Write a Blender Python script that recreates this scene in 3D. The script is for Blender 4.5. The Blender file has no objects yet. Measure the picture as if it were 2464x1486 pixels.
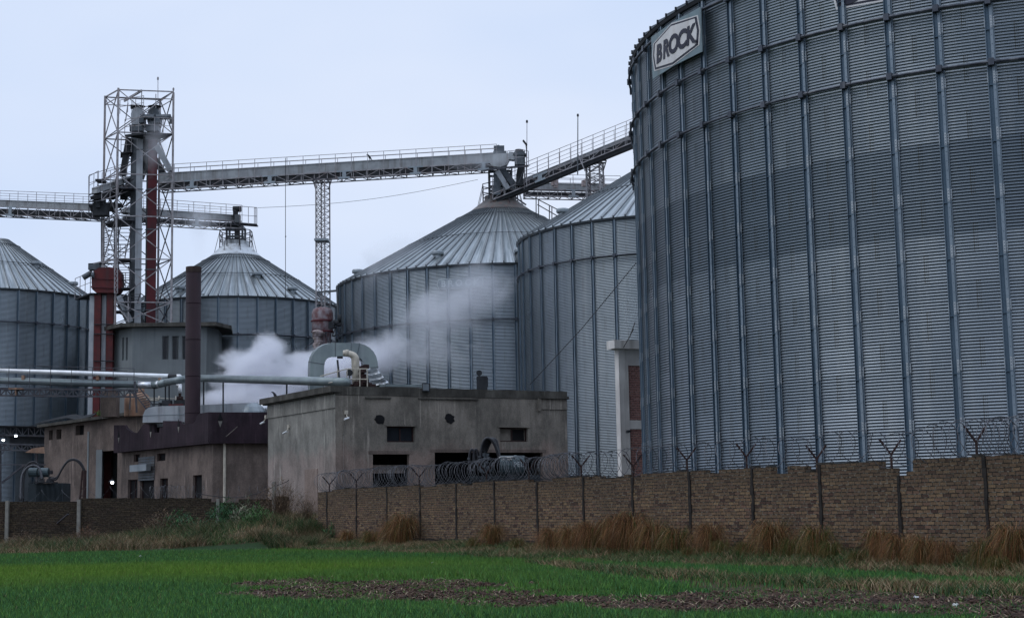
import bpy, math, random
import numpy as np
from mathutils import Vector, Matrix, noise as mnoise

# ------------------------------------------------------------------ camera, sky, sun
scene = bpy.context.scene
C = scene.collection
FOC, HOR, ROLL = 3700.0, 478.0, 0.0187          # focal length, horizon drop and roll, in 2464-px units
EYE = 1.6
PITCH = math.atan(HOR / FOC)
cam_d = bpy.data.cameras.new('camera')
cam = bpy.data.objects.new('camera', cam_d)
C.objects.link(cam)
cam.location = (0, 0, EYE)
cam.matrix_world = (Matrix.Translation((0, 0, EYE)) @ Matrix.Rotation(math.pi / 2 + PITCH, 4, 'X') @ Matrix.Rotation(-ROLL, 4, 'Z'))
cam_d.sensor_width = 36
cam_d.lens = 36 * FOC / 2464
cam_d.clip_start = .5
cam_d.clip_end = 3000
scene.camera = cam
scene.view_settings.view_transform = 'Standard'
scene.view_settings.look = 'None'
scene.view_settings.exposure = 0.0
scene.view_settings.gamma = 1
scene.cycles.volume_bounces = 10
scene.cycles.max_bounces = 8
scene.cycles.use_denoising = True

SUN_EL, SUN_AZ = math.radians(50), math.radians(250)
world = bpy.data.worlds.new("World")
scene.world = world
world.use_nodes = True
nt = world.node_tree
bg = nt.nodes['Background']
sky = nt.nodes.new('ShaderNodeTexSky')
sky.sky_type = 'NISHITA'
sky.sun_disc = False
sky.sun_elevation = SUN_EL
sky.sun_rotation = SUN_AZ
sky.dust_density = 4
tc = nt.nodes.new('ShaderNodeTexCoord')
mp = nt.nodes.new('ShaderNodeMapping'); mp.inputs['Scale'].default_value = (2.2, 2.2, 5)
nz = nt.nodes.new('ShaderNodeTexNoise'); nz.inputs['Scale'].default_value = 1.4; nz.inputs['Detail'].default_value = 3
nt.links.new(tc.outputs['Generated'], mp.inputs[0]); nt.links.new(mp.outputs[0], nz.inputs['Vector'])
cr = nt.nodes.new('ShaderNodeValToRGB')
cr.color_ramp.elements[0].position = .3; cr.color_ramp.elements[0].color = (6.1, 7.35, 9.7, 1)
cr.color_ramp.elements[1].position = .75; cr.color_ramp.elements[1].color = (7.9, 8.6, 10.1, 1)
nt.links.new(nz.outputs[0], cr.inputs[0])
mx = nt.nodes.new('ShaderNodeMixRGB'); mx.inputs[0].default_value = .93      # a thick layer of cloud in front of the clear sky
nt.links.new(sky.outputs[0], mx.inputs[1]); nt.links.new(cr.outputs[0], mx.inputs[2])
# an overcast sky is brighter overhead than near the horizon
sxz = nt.nodes.new('ShaderNodeSeparateXYZ'); nt.links.new(tc.outputs['Generated'], sxz.inputs[0])
m1 = nt.nodes.new('ShaderNodeMath'); m1.operation = 'MAXIMUM'; nt.links.new(sxz.outputs[2], m1.inputs[0]); m1.inputs[1].default_value = 0
m2 = nt.nodes.new('ShaderNodeMapRange'); nt.links.new(m1.outputs[0], m2.inputs[0]); m2.inputs[1].default_value = .32; m2.inputs[2].default_value = 1
m2.inputs[3].default_value = 1.0; m2.inputs[4].default_value = 1.75
vm = nt.nodes.new('ShaderNodeVectorMath'); vm.operation = 'SCALE'; nt.links.new(mx.outputs[0], vm.inputs[0]); nt.links.new(m2.outputs[0], vm.inputs['Scale'])
nt.links.new(vm.outputs[0], bg.inputs[0])
bg.inputs[1].default_value = .104

sd = bpy.data.lights.new('sun', 'SUN'); sun = bpy.data.objects.new('sun', sd); C.objects.link(sun)
sd.energy = .5; sd.specular_factor = .25; sd.angle = math.radians(45); sd.color = (1, .97, .92)
sdir = Vector((math.sin(SUN_AZ) * math.cos(SUN_EL), math.cos(SUN_AZ) * math.cos(SUN_EL), math.sin(SUN_EL)))
sun.rotation_euler = (-sdir).to_track_quat('-Z', 'Y').to_euler()
sun.location = (0, -20, 60)

# ------------------------------------------------------------------ measuring helpers
_cr, _sr = math.cos(ROLL), math.sin(ROLL)
def ray(px, py):
    u, v = px - 1232, 743 - py
    u, v = u * _cr + v * _sr, -u * _sr + v * _cr
    d = Vector((u, FOC * math.cos(PITCH) - v * math.sin(PITCH), FOC * math.sin(PITCH) + v * math.cos(PITCH)))
    return d / d.y
def A(px, py, Y):
    d = ray(px, py)
    return Vector((d.x * Y, Y, EYE + d.z * Y))
def onwall(px, py, a, b, off=0.0):
    """(metres along the wall a->b, height) of the point of the wall seen there"""
    d = ray(px, py)
    a = Vector(a[:2]); b = Vector(b[:2]); t = (b - a).normalized(); n = Vector((-t.y, t.x))
    if n.dot(-a) < 0: n = -n
    a2 = a + n * off
    k = a2.dot(n) / Vector((d.x, 1)).dot(n)
    p = Vector((d.x * k, k))
    return (p - a2).dot(t), EYE + d.z * k
def wp(a, b, u, z, off=0.0):
    a = Vector(a[:2]); b = Vector(b[:2]); t = (b - a).normalized(); n = Vector((-t.y, t.x))
    if n.dot(-a) < 0: n = -n
    p = a + t * u + n * off
    return Vector((p.x, p.y, z))

# ------------------------------------------------------------------ mesh builder
class MB:
    def __init__(s): s.v = []; s.f = []; s.m = []; s.uv = {}
    def quad(s, a, b, c, d, m=0, uv=None):
        i = len(s.v); s.v += [tuple(a), tuple(b), tuple(c), tuple(d)]; s.f.append((i, i+1, i+2, i+3)); s.m.append(m)
        if uv: s.uv[len(s.f)-1] = uv
    def tri(s, a, b, c, m=0):
        i = len(s.v); s.v += [tuple(a), tuple(b), tuple(c)]; s.f.append((i, i+1, i+2)); s.m.append(m)
    def hexa(s, p, m=0):      # 8 points: bottom 4, top 4
        i = len(s.v); s.v += [tuple(x) for x in p]
        for q in ((0,3,2,1),(4,5,6,7),(0,1,5,4),(1,2,6,5),(2,3,7,6),(3,0,4,7)):
            s.f.append(tuple(i+k for k in q)); s.m.append(m)
    def box(s, c, sx, sy, sz, rz=0, m=0):       # c = centre of the bottom face
        c = Vector(c); ca, sa = math.cos(rz), math.sin(rz)
        P = []
        for z in (0, sz):
            for x, y in ((-sx/2,-sy/2),(sx/2,-sy/2),(sx/2,sy/2),(-sx/2,sy/2)):
                P.append((c.x + x*ca - y*sa, c.y + x*sa + y*ca, c.z + z))
        s.hexa(P, m)
    def bar(s, p, q, w, h=None, m=0, up=(0,0,1)):
        h = h or w; p = Vector(p); q = Vector(q); t = (q-p).normalized(); up = Vector(up)
        if abs(t.dot(up)) > .97: up = Vector((1,0,0)) if abs(t.x) < .9 else Vector((0,1,0))
        r = t.cross(up).normalized(); n = r.cross(t)
        P = []
        for e in (p, q):
            for a, b in ((-1,-1),(1,-1),(1,1),(-1,1)): P.append(e + r*w/2*a + n*h/2*b)
        s.hexa([P[0],P[1],P[2],P[3],P[4],P[5],P[6],P[7]], m)
    def tube(s, pts, r, n=8, m=0, cap=True, closed=False):
        pts = [Vector(p) for p in pts]; rs = r if isinstance(r, (list, tuple)) else [r]*len(pts)
        i0 = len(s.v); prev = None; L = len(pts)
        for k, p in enumerate(pts):
            if closed: t = pts[(k+1) % L] - pts[k-1]
            else: t = pts[min(k+1, L-1)] - pts[max(k-1, 0)]
            if t.length < 1e-9: t = Vector((0,0,1))
            t.normalize()
            if prev is None:
                a = Vector((0,0,1)) if abs(t.z) < .9 else Vector((1,0,0))
                prev = t.cross(a).normalized()
            prev = (prev - t*prev.dot(t))
            if prev.length < 1e-6: prev = t.orthogonal()
            prev.normalize()
            b = t.cross(prev)
            for j in range(n):
                a = 2*math.pi*j/n
                s.v.append(tuple(p + (prev*math.cos(a) + b*math.sin(a))*rs[k]))
        for k in range(L if closed else L-1):
            for j in range(n):
                a, b2 = i0+k*n+j, i0+k*n+(j+1) % n
                k2 = (k+1) % L
                c, d = i0+k2*n+(j+1) % n, i0+k2*n+j
                s.f.append((a, b2, c, d)); s.m.append(m)
        if cap and not closed:
            s.f.append(tuple(i0+j for j in range(n))[::-1]); s.m.append(m)
            s.f.append(tuple(i0+(L-1)*n+j for j in range(n))); s.m.append(m)
    def lathe(s, c, prof, n=24, m=0, a0=0, a1=2*math.pi):   # prof: (r, z)
        c = Vector(c); i0 = len(s.v); full = abs(a1-a0-2*math.pi) < 1e-6; N = n if full else n+1
        for r, z in prof:
            for j in range(N):
                a = a0 + (a1-a0)*j/n
                s.v.append((c.x+r*math.cos(a), c.y+r*math.sin(a), c.z+z))
        for k in range(len(prof)-1):
            for j in range(n):
                j2 = (j+1) % N
                s.f.append((i0+k*N+j, i0+k*N+j2, i0+(k+1)*N+j2, i0+(k+1)*N+j)); s.m.append(m)
    def poly(s, pts, thick_vec, m=0):      # extruded flat polygon
        n = len(pts); i = len(s.v); tv = Vector(thick_vec)
        s.v += [tuple(p) for p in pts] + [tuple(Vector(p)+tv) for p in pts]
        s.f.append(tuple(range(i, i+n))); s.m.append(m)
        s.f.append(tuple(range(i+2*n-1, i+n-1, -1))); s.m.append(m)
        for k in range(n):
            k2 = (k+1) % n
            s.f.append((i+k, i+n+k, i+n+k2, i+k2)); s.m.append(m)
    def build(s, name, mats, parent=None, loc=None, smooth=False, label=None, autobase=True):
        if not isinstance(mats, (list, tuple)): mats = [mats]
        V = np.array(s.v, dtype=np.float64)
        if parent is not None: off = wloc(parent)
        elif loc is not None: off = Vector(loc)
        else:
            mn, mxx = V.min(0), V.max(0)
            off = Vector(((mn[0]+mxx[0])/2, (mn[1]+mxx[1])/2, mn[2]))
        V = V - np.array(off)
        me = bpy.data.meshes.new(name)
        me.from_pydata(V.tolist(), [], s.f)
        for x in mats: me.materials.append(x)
        me.polygons.foreach_set('material_index', s.m)
        if s.uv:
            ul = me.uv_layers.new(name='UVMap')
            for fi, u in s.uv.items():
                p = me.polygons[fi]
                for k, li in enumerate(p.loop_indices): ul.data[li].uv = u[k]
        if smooth: me.polygons.foreach_set('use_smooth', [True]*len(me.polygons))
        me.update()
        o = bpy.data.objects.new(name, me); C.objects.link(o)
        if parent is not None: o.parent = parent
        else: o.location = off
        if label: o['label'] = label
        return o
def wloc(o):
    v = Vector(o.location)
    while o.parent: o = o.parent; v += Vector(o.location)
    return v
def tag(o, label=None, cat=None, group=None, kind=None):
    if label: o['label'] = label
    if cat: o['category'] = cat
    if group: o['group'] = group
    if kind: o['kind'] = kind
    return o
def thing(name, loc, label, cat, group=None):
    o = bpy.data.objects.new(name, None); C.objects.link(o); o.location = loc; o.empty_display_size = .3
    return tag(o, label, cat, group)
def copy_tree(o, loc, rz=0, sc=1, label=None):
    r = o.copy(); C.objects.link(r); r.location = loc; r.rotation_euler = (0, 0, rz); r.scale = (sc, sc, sc)
    if label: r['label'] = label
    for ch in o.children:
        c = ch.copy(); C.objects.link(c); c.parent = r
        for g in ch.children:
            d = g.copy(); C.objects.link(d); d.parent = c
    return r

# ------------------------------------------------------------------ materials
def newmat(name):
    m = bpy.data.materials.new(name); m.use_nodes = True
    return m, m.node_tree, m.node_tree.nodes['Principled BSDF']
def N(nt, t, **kw):
    n = nt.nodes.new(t)
    for k, v in kw.items(): setattr(n, k, v)
    return n
def ramp(nt, fac, stops):
    r = N(nt, 'ShaderNodeValToRGB'); e = r.color_ramp.elements
    while len(e) < len(stops): e.new(.5)
    for k, (p, c) in enumerate(stops):
        e[k].position = p; e[k].color = (*c, 1) if len(c) == 3 else c
    nt.links.new(fac, r.inputs[0]); return r.outputs[0]
def math_(nt, op, a, b=None, c=None, clamp=False):
    n = N(nt, 'ShaderNodeMath', operation=op); n.use_clamp = clamp
    for i, x in enumerate((a, b, c)):
        if x is None: continue
        if isinstance(x, (int, float)): n.inputs[i].default_value = x
        else: nt.links.new(x, n.inputs[i])
    return n.outputs[0]
def noise(nt, scale=1, detail=4, vec=(1,1,1), rough=.55, src=None):
    if src is None: src = N(nt, 'ShaderNodeNewGeometry').outputs['Position']
    mp = N(nt, 'ShaderNodeMapping'); mp.inputs['Scale'].default_value = vec
    nt.links.new(src, mp.inputs[0])
    n = N(nt, 'ShaderNodeTexNoise'); n.inputs['Scale'].default_value = scale; n.inputs['Detail'].default_value = detail
    n.inputs['Roughness'].default_value = rough
    nt.links.new(mp.outputs[0], n.inputs['Vector']); return n.outputs[0]
def mixc(nt, fac, a, b, mode='MIX'):
    n = N(nt, 'ShaderNodeMixRGB', blend_type=mode)
    for i, x in enumerate((fac, a, b)):
        if isinstance(x, (int, float)): n.inputs[i].default_value = x
        elif isinstance(x, tuple): n.inputs[i].default_value = (*x, 1)
        else: nt.links.new(x, n.inputs[i])
    return n.outputs[0]
def bump(nt, b, h, strength=.3, dist=.02):
    n = N(nt, 'ShaderNodeBump'); n.inputs['Strength'].default_value = strength; n.inputs['Distance'].default_value = dist
    nt.links.new(h, n.inputs['Height']); nt.links.new(n.outputs[0], b.inputs['Normal'])
BLOTCH = {'stained_grey_plaster', 'pale_lit_plaster', 'dirty_pink_plaster', 'maroon_parapet_render', 'mossy_concrete'}
def mat(name, c1, c2=None, scale=2, rough=.8, metal=0, bp=0, streak=0, c3=None, bscale=30, spec=.25):
    """mottled surface: c1/c2 by noise, c3 by streaks running down"""
    m, nt, b = newmat(name)
    col = mixc(nt, ramp(nt, noise(nt, scale, 6), [(.35, (0,0,0)), (.65, (1,1,1))]), c1, c2 or c1)
    if c3 is not None:
        s = ramp(nt, noise(nt, 3, 5, (1, 1, .06)), [(.5, (0,0,0)), (.72, (1,1,1))])
        col = mixc(nt, math_(nt, 'MULTIPLY', s, streak or .6), col, c3)
    if name in ('stained_grey_plaster', 'pale_lit_plaster'):      # old pink limewash up to man-and-a-half height
        sz = N(nt, 'ShaderNodeSeparateXYZ'); nt.links.new(N(nt, 'ShaderNodeNewGeometry').outputs['Position'], sz.inputs[0])
        lw_ = math_(nt, 'ADD', sz.outputs[2], math_(nt, 'MULTIPLY', noise(nt, .9, 4), 2.2))
        col = mixc(nt, ramp(nt, math_(nt, 'DIVIDE', lw_, 10), [(.52, (1,1,1)), (.60, (0,0,0))]), col, tuple(a*k for a, k in zip(c1, (1.0, .86, .86))))
    if name in BLOTCH:
        bl = ramp(nt, noise(nt, 1.1, 9, (1, 1, .55), .72), [(.44, (0,0,0)), (.60, (1,1,1))])
        col = mixc(nt, math_(nt, 'MULTIPLY', bl, .48), col, tuple(x*.38 for x in c2))
        ls = ramp(nt, noise(nt, 6, 4, (1, 1, .04), .7), [(.56, (0,0,0)), (.66, (1,1,1))])
        ls = math_(nt, 'MULTIPLY', ls, ramp(nt, noise(nt, .5, 3), [(.45, (0,0,0)), (.6, (1,1,1))]))
        col = mixc(nt, math_(nt, 'MULTIPLY', ls, .55), col, tuple(min(x*2.0, 1) for x in c1))
        fn = ramp(nt, noise(nt, 14, 5, rough=.8), [(.3, (.72,.72,.72)), (.7, (1.2,1.2,1.2))])
        col = mixc(nt, 1, col, fn, 'MULTIPLY')
    nt.links.new(col, b.inputs['Base Color'])
    b.inputs['Roughness'].default_value = rough; b.inputs['Metallic'].default_value = metal
    b.inputs['Specular IOR Level'].default_value = spec
    if bp: bump(nt, b, noise(nt, bscale, 6), bp, .02)
    return m
def attr_mat(name, rough=.75, trans=0.0, spec=.2):
    m, nt, b = newmat(name)
    a = N(nt, 'ShaderNodeAttribute'); a.attribute_name = 'Col'
    nt.links.new(a.outputs['Color'], b.inputs['Base Color']); b.inputs['Roughness'].default_value = rough
    b.inputs['Specular IOR Level'].default_value = spec
    return m

M = {}
M['galv'] = mat('galvanised_steel', (.26,.29,.31), (.18,.21,.23), 1.3, .42, .6, .1, c3=(.34,.37,.39), streak=.4)
M['galv_dark'] = mat('weathered_steel', (.10,.115,.13), (.06,.07,.08), 2, .55, .4, c3=(.16,.15,.14), streak=.5)
M['rib'] = mat('stiffener_shaded_steel', (.085,.125,.165), (.06,.095,.13), .8, .5, .45, c3=(.16,.2,.24), streak=.5)  # dark copy of the steel: shade of the recess put into the colour
M['rib_lit'] = mat('stiffener_lit_steel', (.20,.245,.285), (.15,.19,.225), .8, .5, .45, c3=(.26,.29,.31), streak=.5)  # light copy of the same steel, for the lit faces
M['plate'] = mat('bright_zinc', (.36,.39,.41), (.28,.31,.33), 5, .5, .5)
M['ring'] = mat('wind_ring_steel', (.07,.08,.10), (.04,.045,.055), 3, .45, .5, c3=(.2,.2,.21), streak=.4)
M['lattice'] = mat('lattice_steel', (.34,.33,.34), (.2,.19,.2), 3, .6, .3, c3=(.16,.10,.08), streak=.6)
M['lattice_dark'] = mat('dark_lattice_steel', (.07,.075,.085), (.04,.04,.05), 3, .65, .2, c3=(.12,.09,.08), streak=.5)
M['trough'] = mat('conveyor_sheet', (.33,.35,.36), (.24,.25,.26), 1.5, .6, .3, c3=(.13,.12,.11), streak=.7)
M['black_steel'] = mat('sooty_steel', (.03,.033,.038), (.018,.02,.023), 3, .7, .1)
M['red_paint'] = mat('red_paint', (.10,.014,.014), (.055,.011,.013), 2, .55, 0, c3=(.05,.03,.03), streak=.5)
M['maroon_duct'] = mat('dark_red_paint', (.095,.014,.018), (.05,.012,.016), 1.5, .6, 0, c3=(.03,.02,.02), streak=.5)
M['chimney'] = mat('maroon_chimney', (.021,.010,.015), (.014,.0075,.011), .6, .75, 0, .1, c3=(.032,.018,.02), streak=.4)
M['duct_grey'] = mat('grey_elevator_duct', (.36,.38,.40), (.26,.28,.30), 1, .55, .35, c3=(.14,.13,.13), streak=.6)
M['duct'] = mat('wet_sheet_duct', (.20,.24,.24), (.15,.18,.19), 1.2, .35, .4, .1, c3=(.24,.27,.28), streak=.5)
M['pipe_white'] = mat('white_pipe_lagging', (.75,.77,.78), (.6,.62,.64), 1.5, .35, .35)
M['pipe_silver'] = mat('aluminium_lagging', (.7,.72,.74), (.55,.57,.6), 2, .3, .8)
M['tan_paint'] = mat('rusty_tan_paint', (.30,.19,.13), (.17,.11,.08), 2, .7, 0, c3=(.22,.08,.04), streak=.6)
M['cream'] = mat('cream_paint', (.50,.46,.38), (.36,.33,.28), 4, .6)
M['white_red'] = mat('peeling_red_white_paint', (.22,.20,.215), (.10,.035,.035), 2.4, .6, 0, c3=(.10,.03,.03), streak=.45)
M['cloth'] = mat('dirty_cloth', (.36,.31,.32), (.20,.16,.14), 5, .9, 0, .6)
M['plaster'] = mat('stained_grey_plaster', (.235,.21,.18), (.15,.138,.12), .55, .95, 0, .35, c3=(.07,.068,.062), streak=.45, bscale=9)
M['plaster_pale'] = mat('pale_lit_plaster', (.26,.25,.225), (.18,.175,.158), .6, .95, 0, .3, c3=(.12,.12,.11), streak=.5, bscale=9)  # lighter copy of the grey plaster, painting the lit side of the building
M['plaster_pink'] = mat('dirty_pink_plaster', (.185,.145,.125), (.115,.093,.082), .5, .95, 0, .3, c3=(.07,.058,.052), streak=.4, bscale=9)
M['render_grey'] = mat('blue_grey_render', (.17,.19,.195), (.135,.15,.155), .5, .9, 0, .15, c3=(.1,.11,.115), streak=.5, bscale=9)
M['maroon_render'] = mat('maroon_parapet_render', (.034,.021,.029), (.022,.014,.020), .8, .9, 0, .3, c3=(.062,.048,.054), streak=.5, bscale=9)
M['concrete_edge'] = mat('mossy_concrete', (.085,.08,.07), (.045,.043,.038), 1.2, .95, 0, .5, c3=(.14,.135,.12), streak=.4, bscale=8)
M['concrete_post'] = mat('concrete_post', (.22,.215,.19), (.15,.145,.13), 4, .9, 0, .3)
M['dark'] = mat('interior_shade', (.010,.010,.012), (.006,.006,.007), 2, .95)  # near-black colour standing in for shade inside openings
M['glass_dark'] = mat('dusty_window', (.018,.022,.028), (.010,.012,.016), 2, .3)
M['rust_dark'] = mat('rusty_angle_iron', (.040,.020,.018), (.022,.013,.013), 6, .8)
M['wire'] = mat('razor_wire_steel', (.12,.125,.135), (.07,.07,.08), 9, .5, .5)
M['cable'] = mat('black_cable', (.025,.026,.03), (.015,.015,.018), 5, .45)
M['white_paint'] = mat('stained_white_paint', (.62,.60,.57), (.48,.46,.44), 1.2, .85, 0, c3=(.22,.20,.18), streak=.7)
M['transformer'] = mat('transformer_green_grey', (.03,.04,.047), (.02,.028,.033), 3, .5, .1)
M['transformer_drum'] = mat('conservator_paint', (.055,.08,.09), (.04,.06,.068), 3, .45, .1)
M['litter'] = mat('white_plastic_litter', (.7,.7,.7), (.5,.5,.52), 8, .6)
M['blades'] = attr_mat('grass_blades')
M['dry_blades'] = attr_mat('dry_grass_blades', .85)
M['leaf'] = attr_mat('weed_leaves', .6)
m, nt, b = newmat('lamp_glow'); b.inputs['Emission Color'].default_value = (.85,.92,1,1); b.inputs['Emission Strength'].default_value = 14; M['lamp'] = m
M['sign_white'] = mat('sign_white', (.60,.59,.58), (.52,.51,.50), 1.5, .5, 0, c3=(.42,.36,.31), streak=.4)
M['sign_ink'] = mat('sign_dark_blue', (.016,.018,.035), (.012,.013,.026), 2, .5)
M['sign_back'] = mat('sign_backing_blue_grey', (.17,.23,.25), (.14,.19,.21), 1.5, .55, .2, c3=(.1,.08,.06), streak=.3)
M['faded_white'] = mat('faded_white_paint', (.42,.46,.48), (.28,.32,.35), 3, .6)
M['faded_grey'] = mat('faded_lettering', (.12,.15,.17), (.17,.2,.22), 3, .6)

def shell_mat(name, base, dark, row_dark=None, seam=1.0, tone=.35):
    """corrugated sheet; UV u counts bays, v counts sheet rows; the seams and bolts are marks of the sheets"""
    m, nt, b = newmat(name)
    uv = N(nt, 'ShaderNodeUVMap'); sx = N(nt, 'ShaderNodeSeparateXYZ'); nt.links.new(uv.outputs[0], sx.inputs[0])
    u, v = sx.outputs[0], sx.outputs[1]
    row = math_(nt, 'FLOOR', v)
    par = math_(nt, 'MODULO', row, 2)
    uu = math_(nt, 'MULTIPLY', math_(nt, 'ADD', math_(nt, 'SUBTRACT', u, .46), par), .5)      # a sheet spans two bays
    sheet = math_(nt, 'FLOOR', uu)
    cb = N(nt, 'ShaderNodeCombineXYZ'); nt.links.new(sheet, cb.inputs[0]); nt.links.new(row, cb.inputs[1])
    wn = N(nt, 'ShaderNodeTexWhiteNoise', noise_dimensions='2D'); nt.links.new(cb.outputs[0], wn.inputs['Vector'])
    wr = N(nt, 'ShaderNodeTexWhiteNoise', noise_dimensions='1D'); nt.links.new(math_(nt, 'ADD', row, 7.3), wr.inputs['W'])
    t = math_(nt, 'ADD', math_(nt, 'MULTIPLY', wn.outputs[0], .55), math_(nt, 'MULTIPLY', wr.outputs[0], .45))
    col = mixc(nt, math_(nt, 'MULTIPLY', t, tone), base, dark)
    n1 = ramp(nt, noise(nt, .35, 5, (1, 1, .6)), [(.3, (0,0,0)), (.7, (1,1,1))])
    col = mixc(nt, math_(nt, 'MULTIPLY', n1, .45), col, dark)
    st = ramp(nt, noise(nt, 2.5, 5, (1, 1, .05)), [(.52, (0,0,0)), (.75, (1,1,1))])
    col = mixc(nt, math_(nt, 'MULTIPLY', st, .25), col, (.34,.36,.36))
    if row_dark:       # rows rolled from darker coil
        band = math_(nt, 'MULTIPLY', math_(nt, 'GREATER_THAN', v, row_dark[0]), math_(nt, 'LESS_THAN', v, row_dark[1]))
        col = mixc(nt, math_(nt, 'MULTIPLY', band, row_dark[2]), col, dark)
    # vertical seam with its rows of bolts
    fu = math_(nt, 'MULTIPLY', math_(nt, 'FRACT', uu), 2)      # in bays
    s1 = math_(nt, 'LESS_THAN', fu, .012)
    d1 = math_(nt, 'LESS_THAN', math_(nt, 'ABSOLUTE', math_(nt, 'SUBTRACT', math_(nt, 'FRACT', math_(nt, 'DIVIDE', math_(nt, 'ADD', fu, .004), .034)), .5)), .22)
    s2 = math_(nt, 'MULTIPLY', d1, math_(nt, 'LESS_THAN', fu, .105))
    bv = math_(nt, 'GREATER_THAN', math_(nt, 'FRACT', math_(nt, 'MULTIPLY', v, 9)), .5)
    s2 = math_(nt, 'MULTIPLY', s2, bv)
    seamf = math_(nt, 'MAXIMUM', s1, s2)
    # row seam
    fv = math_(nt, 'FRACT', v)
    s3 = math_(nt, 'MULTIPLY', math_(nt, 'LESS_THAN', fv, .02), math_(nt, 'GREATER_THAN', math_(nt, 'FRACT', math_(nt, 'MULTIPLY', u, 16)), .55))
    seamf = math_(nt, 'MAXIMUM', seamf, s3)
    col = mixc(nt, math_(nt, 'MULTIPLY', seamf, .75*seam), col, (.055,.05,.035))
    nt.links.new(col, b.inputs['Base Color'])
    rr = math_(nt, 'ADD', math_(nt, 'MULTIPLY', n1, .10), .27)
    nt.links.new(rr, b.inputs['Roughness'])
    b.inputs['Metallic'].default_value = .75
    return m
M['shell_big'] = shell_mat('corrugated_zinc', (.235,.27,.30), (.09,.115,.14), (48.7, 52, .75), tone=.55)
M['shell_far'] = shell_mat('corrugated_zinc_far', (.215,.25,.275), (.11,.135,.16), None, .6, .25)
def roof_mat(name, c1, c2):
    m, nt, b = newmat(name)
    n1 = ramp(nt, noise(nt, .5, 5), [(.35, (0,0,0)), (.65, (1,1,1))])
    uv = N(nt, 'ShaderNodeUVMap')
    st = ramp(nt, noise(nt, 1, 4, (2.2, .25, 1), src=uv.outputs[0]), [(.42, (0,0,0)), (.62, (1,1,1))])
    col = mixc(nt, math_(nt, 'MULTIPLY', st, .75), c1, c2)
    col = mixc(nt, math_(nt, 'MULTIPLY', n1, .3), col, c2)
    nt.links.new(col, b.inputs['Base Color'])
    nt.links.new(math_(nt, 'ADD', math_(nt, 'MULTIPLY', st, .22), .28), b.inputs['Roughness'])
    b.inputs['Metallic'].default_value = .7
    return m
M['roof'] = roof_mat('wet_zinc_roof', (.36,.395,.41), (.10,.125,.135))
M['seam'] = mat('roof_seam_shade_steel', (.09,.105,.115), (.06,.07,.08), 3, .5, .4)  # shade on the seam sides painted in as darker steel
M['roof_cap'] = mat('bright_roof_cap', (.55,.58,.6), (.4,.43,.45), 1.2, .35, .6, c3=(.16,.13,.11), streak=.6)
M['roof_cap_dusty'] = mat('dusty_roof_cap', (.17,.155,.145), (.10,.10,.10), 1.5, .6, .2, c3=(.16,.09,.08), streak=.8)

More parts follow.
